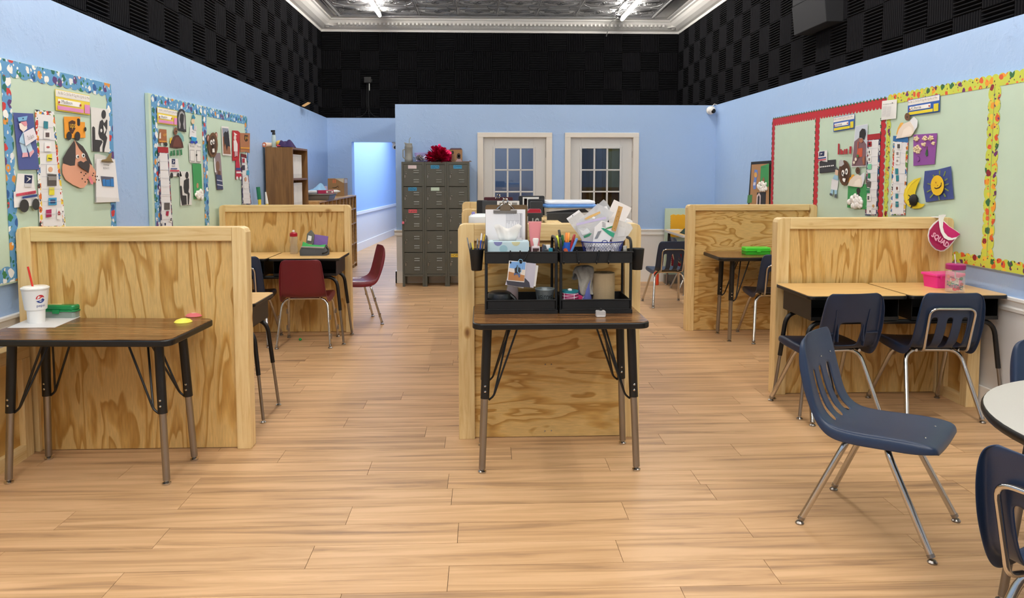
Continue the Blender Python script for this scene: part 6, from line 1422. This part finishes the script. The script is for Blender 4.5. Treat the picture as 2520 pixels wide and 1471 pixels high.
A2.make('postman_figure', 'paper figure in a teal cap, white shirt and blue trousers', 'paper craft', [('shirt', 'E4E4E8', [(505, 395), (545, 392), (562, 420), (565, 515), (498, 505)]), ('cap', '2A7EA0', [(533, 276), (556, 318), (540, 336), (520, 312)]), ('face', 'E0C8A8', el(530, 352, 16, 26)), ('collar', '3A8AC0', [(526, 380), (538, 378), (536, 440), (524, 420)]), ('badge', 'D0D0D4', [(546, 398), (564, 398), (562, 438), (546, 436)]), ('TEXT', 'Mail', '44444A', [(512, 448), (534, 452), (534, 464), (512, 460)]), ('trousers', '2A9AD0', [(508, 500), (562, 512), (556, 560), (532, 545), (512, 556)]), ('shoe', '2A44B0', [(502, 540), (532, 545), (530, 568), (500, 565)]), ('shoe', '2A44B0', [(536, 552), (562, 540), (568, 560), (545, 576)])])
A2.make('door_sheet', 'white sheet drawn with two door panels under the teal-capped figure', 'paper', [('sheet', 'E2E2E0', [(488, 565), (607, 572), (612, 764), (500, 752)]), ('panel_line', '9A9A9A', [(500, 630), (545, 632), (548, 748), (504, 742)]), ('panel', 'E2E2E0', [(503, 636), (542, 638), (544, 742), (507, 737)]), ('panel_line', '9A9A9A', [(562, 634), (604, 636), (606, 752), (565, 748)]), ('panel', 'E2E2E0', [(565, 640), (600, 642), (602, 746), (568, 742)]), ('TEXT', 'Front', '55555A', [(496, 584), (536, 588), (536, 608), (496, 604)]), ('TEXT', 'Porch', '55555A', [(564, 588), (602, 592), (602, 610), (564, 606)]), ('black_square', '1C1C20', qd(553, 672, 566, 690))])
schedule(A2, 'picture schedule with a red header at the near side of the farther blue-bordered board', COLD, [(186, 600), (288, 605), (338, 1400), (215, 1400)], [('5A5452', qd(246, 1145, 298, 1215)), ('A81C48', [(266, 1225), (290, 1228), (284, 1278), (260, 1270)]), ('E6E6E6', [(300, 1280), (326, 1290), (318, 1345), (288, 1330)]), ('26262A', [(304, 1300), (318, 1295), (314, 1325), (300, 1322)], 1), ('E6E6E6', [(235, 1335), (268, 1330), (276, 1385), (240, 1392)]), ('2A3A5A', qd(244, 1345, 258, 1370), 1)], 'A41E28')
A2.make('mail_truck_picture', 'small white paper mail truck with red and blue stripes on the farther board', 'paper craft', [('truck_body', 'E4E4E4', [(298, 712), (384, 718), (395, 800), (424, 890), (400, 892), (300, 888)]), ('emblem', '1E2A54', qd(324, 720, 356, 770)), ('emblem_swoop', 'E4E4E4', [(330, 732), (350, 742), (332, 764), (340, 744)]), ('emblem_base', 'C0C0C4', qd(325, 774, 352, 792)), ('blue_stripe', '2A4484', qd(310, 810, 372, 820)), ('red_stripe', 'C84058', qd(302, 828, 392, 842)), ('wheel', '2A2A2C', el(316, 880, 13, 28)), ('wheel', '2A2A2C', el(380, 876, 12, 22))])
A2.make('sitting_figure_picture', 'white sheet with a black figure sitting, on the farther blue-bordered board', 'paper craft', [('sheet', 'DCDCDA', [(402, 840), (497, 842), (522, 1168), (410, 1175)]), ('seat_shape', '29292B', [(404, 990), (412, 978), (422, 990), (428, 1075), (466, 1078), (470, 1165), (424, 1172), (410, 1100)]), ('body_shape', '29292B', [(442, 930), (466, 915), (482, 915), (480, 905), (490, 912), (492, 1000), (485, 1040), (497, 1060), (490, 1165), (480, 1165), (478, 1065), (446, 1050), (438, 1000)]), ('head_shape', '29292B', el(470, 878, 15, 34))])
A2.make('sheep_picture', 'green paper with a cotton sheep near its foot on the farther blue-bordered board', 'paper craft', [('paper', '3E9A58', [(526, 765), (612, 768), (628, 1105), (545, 1112)]), ('face', 'C09070', el(576, 980, 10, 26)), ('BALL', 'ECEAE6', [(588 + 40 * math.sqrt(k / 26) * math.cos(k * 2.4), 1070 + 34 * math.sqrt(k / 26) * math.sin(k * 2.4), .020) for k in range(26)], .012)])
A2.make('mouse_plate', 'brown paper-plate mouse with round ears and goggling eyes on the farther blue-bordered board', 'paper craft', [('ear', '7A5038', el(676, 518, 16, 40)), ('ear', '7A5038', el(752, 492, 15, 36)), ('inner_ear', 'C89A90', el(676, 520, 10, 28)), ('inner_ear', 'C89A90', el(753, 493, 9, 26)), ('plate', '6A4A28', el(718, 582, 48, 122)), ('plate_centre', '4A301C', el(716, 585, 34, 95)), ('eye', 'F2F2F0', el(699, 558, 10, 26)), ('eye', 'F2F2F0', el(721, 550, 10, 26)), ('pupil', '1A1A1A', el(701, 562, 4, 11)), ('pupil', '1A1A1A', el(722, 555, 4, 11)), ('tooth', 'F0EEEA', [(704, 620), (724, 616), (728, 655), (706, 655)]), ('nose', '1E1410', el(712, 596, 9, 12))], lift=.008)
A2.make('child_photo', 'narrow portrait photo of a child in a striped shirt', 'photo', [('photo', '8A7C82', [(735, 665), (800, 660), (828, 1020), (766, 1022)]), ('pale_edge', 'DCDCE0', [(735, 720), (745, 700), (760, 850), (745, 850)]), ('face', '7A5A48', el(772, 790, 18, 50)), ('arm', '6A4A3C', [(776, 830), (800, 840), (800, 885), (770, 880)]), ('shirt', '3A4468', [(755, 870), (805, 880), (824, 1016), (766, 1018)]), ('shirt_stripe', 'C0C4D4', [(760, 920), (812, 930), (813, 940), (761, 930)]), ('shirt_stripe', 'C0C4D4', [(763, 965), (816, 975), (817, 985), (764, 976)])])
A2.make('group_photo', 'white-edged photo of dark-clad people on a wooden floor', 'photo', [('print_edge', 'E4E2E0', [(810, 398), (880, 405), (912, 690), (822, 682)]), ('photo', '9A6A50', [(818, 415), (876, 422), (902, 674), (830, 668)]), ('photo_wall', '8A94A6', [(818, 415), (876, 422), (886, 500), (824, 500)]), ('dark_clothes', '26262C', [(830, 470), (845, 450), (862, 460), (874, 440), (884, 520), (892, 600), (870, 590), (862, 640), (846, 560), (838, 600)])])
A2.make('red_carrier_picture', 'red paper with a white cut-out carrier at the far end of the board', 'paper craft', [('paper', 'B02028', [(918, 440), (972, 444), (992, 460), (985, 735), (918, 737)]), ('cap', 'E0DCDC', [(932, 458), (966, 482), (938, 492)]), ('head', 'DCCCC8', el(942, 512, 12, 26)), ('body', 'E4DCE0', [(926, 540), (952, 535), (966, 575), (966, 645), (930, 645)]), ('legs', 'C8A0A8', [(934, 645), (964, 645), (966, 695), (952, 690), (936, 700)])])
A2.make('brown_flap_picture', 'brown paper parcel flap with a dark badge, at the far end of the board', 'paper craft', [('paper', 'A8704C', [(992, 465), (1090, 468), (1088, 662), (1045, 650), (996, 655)]), ('badge', '3A2218', [(1036, 484), (1070, 488), (1068, 540), (1050, 552), (1034, 530)]), ('TEXT', 'ps', 'D8A83A', [(1040, 500), (1066, 502), (1066, 536), (1040, 534)]), ('gold_stripe', 'D89A3A', [(996, 604), (1084, 606), (1084, 622), (996, 618)])])
A2.make('red_figure_picture', 'small red and blue paper figure below the red paper carrier', 'paper craft', [('body', 'B82840', [(950, 735), (985, 735), (1008, 905), (990, 895), (950, 920)]), ('blue_band', '3A4A8A', [(952, 806), (998, 806), (1002, 832), (952, 832)]), ('white_band', 'D8D0D4', [(955, 842), (1002, 842), (1004, 860), (955, 860)]), ('shoe', 'E4E4E4', el(962, 906, 9, 16)), ('shoe', 'E4E4E4', el(994, 906, 9, 16))])
schedule(A2, 'picture schedule at the far end of the farther blue-bordered board, beside the bookcase', COLD, [(1000, 665), (1055, 678), (1104, 1164), (1015, 1164)], [('A81C38', qd(1012, 715, 1034, 755)), ('3A3A4A', qd(1008, 780, 1036, 828)), ('3A9CC0', qd(1052, 832, 1078, 876)), ('E6E6E6', qd(1016, 840, 1040, 885)), ('C89A80', el(1042, 918, 10, 22), 1), ('E6E6E6', qd(1028, 975, 1046, 1015))], '6A1A24')
# ---- right-hand wall
A3 = Art(WR_, 1820, 220, 4.597)
name_tag(A3, 'blue and yellow name tag on the red apple-bordered board', [(1068, 320), (1306, 275), (1302, 440), (1066, 480)], 'Scottie', '2A5CB4', 'E0D030')
A3.make('apron_photo', 'tall photo of a child in an orange apron', 'photo', [('print_edge', 'E2E2E2', [(1316, 415), (1456, 388), (1438, 872), (1270, 880)]), ('photo', 'C2CCD8', [(1320, 420), (1452, 394), (1436, 862), (1276, 868)]), ('shirt', '7A5C64', [(1306, 590), (1360, 545), (1410, 580), (1440, 620), (1436, 860), (1278, 866)]), ('apron', 'C8583A', [(1345, 670), (1400, 660), (1395, 760), (1332, 770)]), ('apron_strap', 'C8583A', [(1348, 590), (1356, 588), (1350, 680), (1342, 680)]), ('face', 'A86A50', [(1365, 560), (1405, 550), (1408, 590), (1388, 606), (1366, 590)]), ('hair', '231E20', [(1366, 545), (1372, 480), (1400, 442), (1432, 448), (1440, 500), (1420, 570), (1396, 545)]), ('hand', '9A6048', [(1400, 780), (1432, 750), (1430, 850), (1412, 850)]), ('flower', 'E8D8C8', el(1330, 790, 12, 20)), ('flower', 'E8D8C8', el(1312, 826, 12, 16)), ('green_top', '4A7A4A', el(1354, 752, 12, 18))])
schedule(A3, 'picture schedule with a red header on the apple-bordered board', COLD, [(1452, 512), (1600, 494), (1562, 1425), (1424, 1425)], [('A01C28', [(1462, 590), (1506, 588), (1504, 645), (1460, 648)]), ('2A1A1A', qd(1474, 602, 1492, 632), 1), ('E8E8E8', qd(1460, 680, 1502, 738, -4)), ('3A3A3A', qd(1476, 694, 1486, 722), 1), ('E8E8E8', qd(1460, 760, 1502, 822, -4)), ('8A7A78', qd(1472, 776, 1490, 806), 1), ('7ACAA0', qd(1460, 846, 1504, 906, -4)), ('1E7A50', qd(1464, 944, 1490, 1004)), ('55504E', [(1450, 1020), (1500, 1040), (1492, 1112), (1446, 1096)]), ('1E7A50', qd(1450, 1116, 1484, 1172)), ('E8E8E8', qd(1452, 1190, 1500, 1262)), ('3A3A3A', qd(1462, 1206, 1480, 1246), 1), ('E8E8E8', qd(1506, 1282, 1556, 1346, 4)), ('C0903A', el(1528, 1318, 14, 16), 1), ('E8E8E8', qd(1476, 1345, 1504, 1412)), ('5A4A48', qd(1484, 1366, 1496, 1392), 1)], 'A41E28')
A3.make('red_strips', 'row of small red paper strips of different heights', 'paper craft', [('strip', 'B03038', [(1118, 612), (1136, 614), (1132, 735), (1114, 735)])] + [('strip', 'B03038', q) for q in ([(1144, 675), (1162, 676), (1160, 735), (1142, 735)], [(1164, 690), (1182, 692), (1180, 733), (1162, 733)], [(1190, 675), (1206, 675), (1204, 732), (1188, 732)], [(1212, 672), (1232, 670), (1228, 730), (1210, 730)], [(1256, 645), (1278, 643), (1274, 726), (1252, 728)])], 'paper strips')
A3.make('mail_truck_picture', 'white paper mail truck beside the black road strip on the apple-bordered board', 'paper craft', [('truck_body', 'E6E6E6', [(898, 700), (1000, 688), (1000, 820), (960, 815), (930, 808), (902, 826)]), ('emblem', '1E2A54', [(912, 706), (970, 698), (966, 752), (906, 758)]), ('emblem_swoop', 'E6E6E6', [(920, 720), (950, 722), (918, 748), (932, 732)]), ('blue_stripe', '2A4484', [(900, 776), (988, 762), (988, 776), (900, 788)]), ('red_stripe', 'C84058', [(902, 796), (990, 786), (990, 796), (904, 808)])], lift=.006)
A3.make('road_strip', 'black paper road strip with white dashes', 'paper craft', [('paper', '35353A', [(908, 808), (945, 806), (1092, 792), (1088, 930), (910, 948)])] + [('road_dash', 'E8E8E8', [(x, 872 - (x - 910) * .11), (x + w_, 870 - (x - 910) * .11), (x + w_, 882 - (x - 910) * .11), (x, 886 - (x - 910) * .11)]) for x, w_ in ((914, 12), (932, 14), (952, 16), (976, 16), (1000, 14), (1022, 14), (1046, 16), (1068, 12))])
A3.make('mouse_plate', 'brown paper-plate face with white eyes and a grey cap on the apple-bordered board', 'paper craft', [('plate', '5E3E24', el(1196, 944, 66, 144)), ('plate_centre', '4A2E1A', el(1198, 940, 48, 115)), ('cap', 'B8B8BC', [(1136, 870), (1140, 810), (1160, 792), (1186, 810), (1196, 845), (1165, 870)]), ('eye', 'F2F2F0', el(1185, 946, 15, 36)), ('eye', 'F2F2F0', el(1226, 928, 15, 36)), ('pupil', '1A1A1A', el(1183, 948, 6, 16)), ('pupil', '1A1A1A', el(1225, 930, 6, 16)), ('nose', '231812', el(1206, 968, 11, 14)), ('mouth', 'F0EEEA', [(1190, 1002), (1222, 1008), (1214, 1046), (1200, 1046), (1186, 1022)])], lift=.008)
A3.make('light_blue_figure', 'paper figure in pale blue with grey shoes, under the black road strip', 'paper craft', [('shirt', 'E2E2E6', [(1048, 1010), (1125, 1025), (1110, 1140), (1036, 1132)]), ('arm', '55585C', [(1090, 866), (1130, 905), (1122, 920), (1088, 888)]), ('face', 'D8B8A0', [(1090, 905), (1125, 915), (1118, 975), (1086, 960)]), ('shoulders', '9CC4DC', [(1062, 1010), (1082, 966), (1122, 980), (1122, 1030)]), ('leg', '9CC4DC', [(1044, 1130), (1072, 1136), (1064, 1190), (1036, 1186)]), ('leg', '9CC4DC', [(1082, 1136), (1112, 1140), (1112, 1200), (1088, 1192)]), ('shoe', '55606A', [(1034, 1170), (1062, 1180), (1052, 1206), (1030, 1192)]), ('shoe', '55606A', [(1090, 1190), (1110, 1180), (1112, 1226), (1086, 1222)])])
A3.make('paper_bird', 'white paper-plate bird with a brown head and orange tail on the apple-bordered board', 'paper craft', [('tail', 'E0A030', [(1240, 1050), (1250, 1000), (1272, 990), (1280, 965), (1310, 960), (1300, 1010), (1262, 1050)]), ('wing', 'D8DCE2', [(1370, 980), (1426, 936), (1428, 1010), (1400, 1100), (1375, 1090)]), ('plate', 'E0D4C6', [(1236, 1088), (1258, 1030), (1300, 985), (1350, 960), (1392, 985), (1402, 1050), (1392, 1108), (1310, 1100)]), ('plate_rim', 'EEE4D8', [(1300, 1086), (1320, 1040), (1360, 1012), (1384, 1020), (1388, 1092)]), ('head', '5A3C28', el(1354, 918, 26, 40)), ('eye', '1A120C', el(1356, 918, 5, 8, 8))], lift=.008)
A3.make('sheep_picture', 'green paper with a large cotton sheep on the apple-bordered board', 'paper craft', [('paper', '3A9452', [(1232, 1090), (1446, 1070), (1444, 1355), (1222, 1335)]), ('head', '2E2020', el(1350, 1146, 22, 34)), ('neck', '2E2020', [(1340, 1165), (1360, 1165), (1370, 1215), (1326, 1215)]), ('BALL', 'ECEAE8', [(1328 + 72 * math.sqrt(k / 42) * math.cos(k * 2.4), 1272 + 62 * math.sqrt(k / 42) * math.sin(k * 2.4), .026) for k in range(42)], .010)])
t = Art(WR_, 1820, 220, 4.597).make('framed_corkboard', 'black-framed corkboard with paper crafts on the blue wall beside the apple-bordered board', 'board', [('frame', '1C1C1E', [(122, 820), (356, 803), (354, 1500), (70, 1500)], -.01), ('cork', 'B08458', [(138, 850), (336, 838), (332, 1500), (104, 1500)], .0), ('green_paper', '3E9A58', [(244, 870), (336, 838), (330, 1100), (232, 1100)], .002), ('TEXT', 'Humpty', '2A6A3C', [(248, 880), (300, 866), (300, 882), (248, 896)], .004), ('paper_figure', '6A8AD0', [(172, 905), (206, 912), (208, 960), (195, 1010), (186, 1125), (160, 1130), (154, 1080), (168, 1000)], .002), ('figure_face', 'E0A850', el(186, 966, 16, 30), .0035), ('figure_legs', 'E0DCE4', [(164, 1050), (188, 1050), (180, 1085), (158, 1085)], .0035), ('small_figure', '8A6448', [(262, 1010), (280, 990), (290, 1030), (280, 1070), (258, 1080)], .004),
    ('BALL', 'ECEAE6', [(264 + 52 * math.sqrt(k / 30) * math.cos(k * 2.4), 1100 + 52 * math.sqrt(k / 30) * math.sin(k * 2.4), .024) for k in range(30)], .008), ('black_print', '2A2A2E', [(200, 1165), (300, 1160), (290, 1500), (180, 1500)], .002), ('arch', 'D8C8C8', [(194, 1300), (200, 1200), (225, 1168), (244, 1200), (240, 1300), (228, 1300), (232, 1215), (222, 1195), (210, 1215), (206, 1300)], .004), ('green_square', '4A8A50', [(96, 1195), (146, 1190), (140, 1280), (88, 1285)], .002)])
A4 = Art(WR_, 2150, 160, 2.83)
A4.make('printed_list', 'white sheet of printed lists pinned where the red and yellow borders meet', 'paper', [('sheet', 'E6E6E4', [(64, 250), (168, 238), (160, 372), (57, 384)]), ('TEXT', 'Emergency contacts', '66666A', [(72, 270), (150, 260), (150, 270), (72, 280)])] + [('printed_lines', 'B4B4B8', [(70 + 40 * c, 292 + 8 * k), (98 + 40 * c, 288 + 8 * k), (98 + 40 * c, 290 + 8 * k), (70 + 40 * c, 294 + 8 * k)]) for c in (0, 1) for k in range(9)] + [('pin', '3A3A3A', el(155, 264, 3, 4, 8))], lift=.005)
name_tag(A4, 'blue and yellow name tag on the yellow-bordered board', [(243, 245), (465, 203), (462, 325), (240, 357)], 'Chris', '2A5CB4', 'E0D030')
A4.make('paper_bird', 'white paper-plate bird with a brown head on the yellow-bordered board', 'paper craft', [('tail', 'E8B050', [(165, 480), (175, 440), (195, 402), (215, 400), (205, 440), (172, 490)]), ('wing', 'E2E4E8', [(262, 385), (290, 360), (315, 385), (312, 430), (290, 465), (275, 440)]), ('plate', 'E6D8CA', [(165, 512), (185, 450), (215, 410), (262, 390), (288, 430), (290, 470), (270, 495), (215, 505)]), ('plate_rim', 'F0E4D8', [(205, 500), (220, 450), (255, 425), (278, 440), (280, 480)]), ('head', '6A4A34', el(246, 360, 19, 27)), ('eye', '1A120C', el(246, 362, 4, 5, 8))], lift=.008)
schedule(A4, 'picture schedule with a blue header on the yellow-bordered board', COLB, [(140, 492), (245, 502), (222, 1045), (118, 1045)], [('E8E8E8', qd(164, 545, 202, 586, 2)), ('4A4648', qd(174, 550, 192, 580), 1), ('E8E8E8', qd(161, 598, 190, 638, 2)), ('8A8486', qd(168, 606, 182, 626), 1), ('E8E8E8', qd(158, 646, 190, 690, 2)), ('9A8A88', qd(168, 660, 180, 674), 1), ('1E7E8C', qd(158, 720, 178, 760)), ('1E7E8C', [(163, 768), (182, 766), (182, 808), (165, 810)]), ('E8E8E8', qd(162, 838, 188, 878)), ('6A3A30', el(172, 858, 7, 12, 8), 1), ('1E7E8C', qd(160, 892, 178, 928)), ('1E7E8C', qd(160, 950, 180, 988))], '2A6AA8', 7)
A4.make('popcorn_picture', 'purple paper with glued popcorn clusters on the yellow-bordered board', 'paper craft', [('paper', '8A4A9C', [(280, 485), (446, 474), (428, 690), (280, 702)]), ('BALL', 'E0CCA8', [(x, y, .009) for cx, cy, n, r in ((305, 512, 14, 18), (365, 510, 10, 16), (408, 508, 10, 16), (312, 585, 26, 27), (356, 554, 6, 10), (422, 544, 6, 10)) for k in range(n) for x, y in ((cx + r * math.cos(k * 2.4) * math.sqrt((k + .5) / n), cy + r * .9 * math.sin(k * 2.4) * math.sqrt((k + .5) / n)),)], .008, 'popcorn'), ('pine_sprig', '2E5A34', [(372, 590), (382, 588), (384, 630), (372, 636), (366, 620)], .006), ('stalk', '6A5A3A', [(376, 566), (380, 566), (378, 592), (374, 592)], .006), ('ring_drawing', '5A2A6A', el(316, 654, 12, 20), .006), ('ring_inner', '8A4A9C', el(316, 654, 10, 17), .0075)])
A4.make('moon_plate', 'yellow paper-plate crescent moon with a black fuzzy spider', 'paper craft', [('crescent', 'E6CC22', [(338, 782), (290, 795), (250, 825), (225, 865), (216, 905), (225, 950), (248, 982), (285, 1000), (325, 998), (352, 985), (367, 966), (335, 966), (308, 950), (296, 920), (298, 885), (312, 840)]), ('fluted_rim', 'EED83A', [(330, 786), (288, 800), (254, 830), (232, 868), (224, 905), (232, 945), (252, 972), (262, 962), (244, 935), (238, 900), (248, 868), (272, 830), (300, 806)]), ('BALL', '141416', [(295, 940, .045)], .018, 'spider_body')] + [('spider_leg', '141416', q, .016) for q in ([(270, 920), (256, 908), (258, 902), (275, 914)], [(268, 936), (252, 944), (253, 938), (270, 930)], [(272, 955), (264, 972), (270, 974), (280, 960)], [(284, 964), (270, 995), (276, 998), (292, 966)], [(300, 925), (308, 914), (320, 935), (314, 938)])], lift=.008)
A4.make('sun_picture', 'blue painted paper with a smiling yellow sun on the yellow-bordered board', 'paper craft', [('paper', mat('44559A', .7, mottle=.35, mscale=40), [(362, 738), (450, 728), (545, 704), (552, 800), (565, 932), (470, 940), (370, 955), (352, 850)])] + [('sun_ray', '7A8C4A', q) for q in ([(462, 735), (472, 734), (470, 765), (463, 765)], [(505, 738), (512, 742), (500, 776), (494, 772)], [(420, 768), (428, 762), (440, 790), (434, 794)], [(385, 828), (386, 822), (412, 828), (412, 836)], [(382, 880), (384, 888), (412, 872), (410, 864)], [(402, 922), (408, 926), (436, 896), (430, 890)], [(462, 912), (468, 940), (474, 938), (470, 912)], [(500, 898), (512, 920), (520, 914), (506, 892)], [(512, 855), (540, 872), (538, 880), (510, 864)], [(514, 832), (540, 822), (540, 830), (514, 840)], [(512, 800), (530, 788), (534, 794), (514, 808)])] + [('sun_face', 'E8BE1E', el(463, 838, 46, 71, 22)), ('smile', '3A2A10', [(444, 850), (455, 856), (475, 850), (488, 835), (490, 818), (494, 818), (492, 842), (478, 858), (455, 864), (444, 858)]), ('eye', 'A86A1A', el(454, 818, 4, 6, 8)), ('eye', 'A86A1A', el(468, 838, 3, 4, 8))], lift=.006)
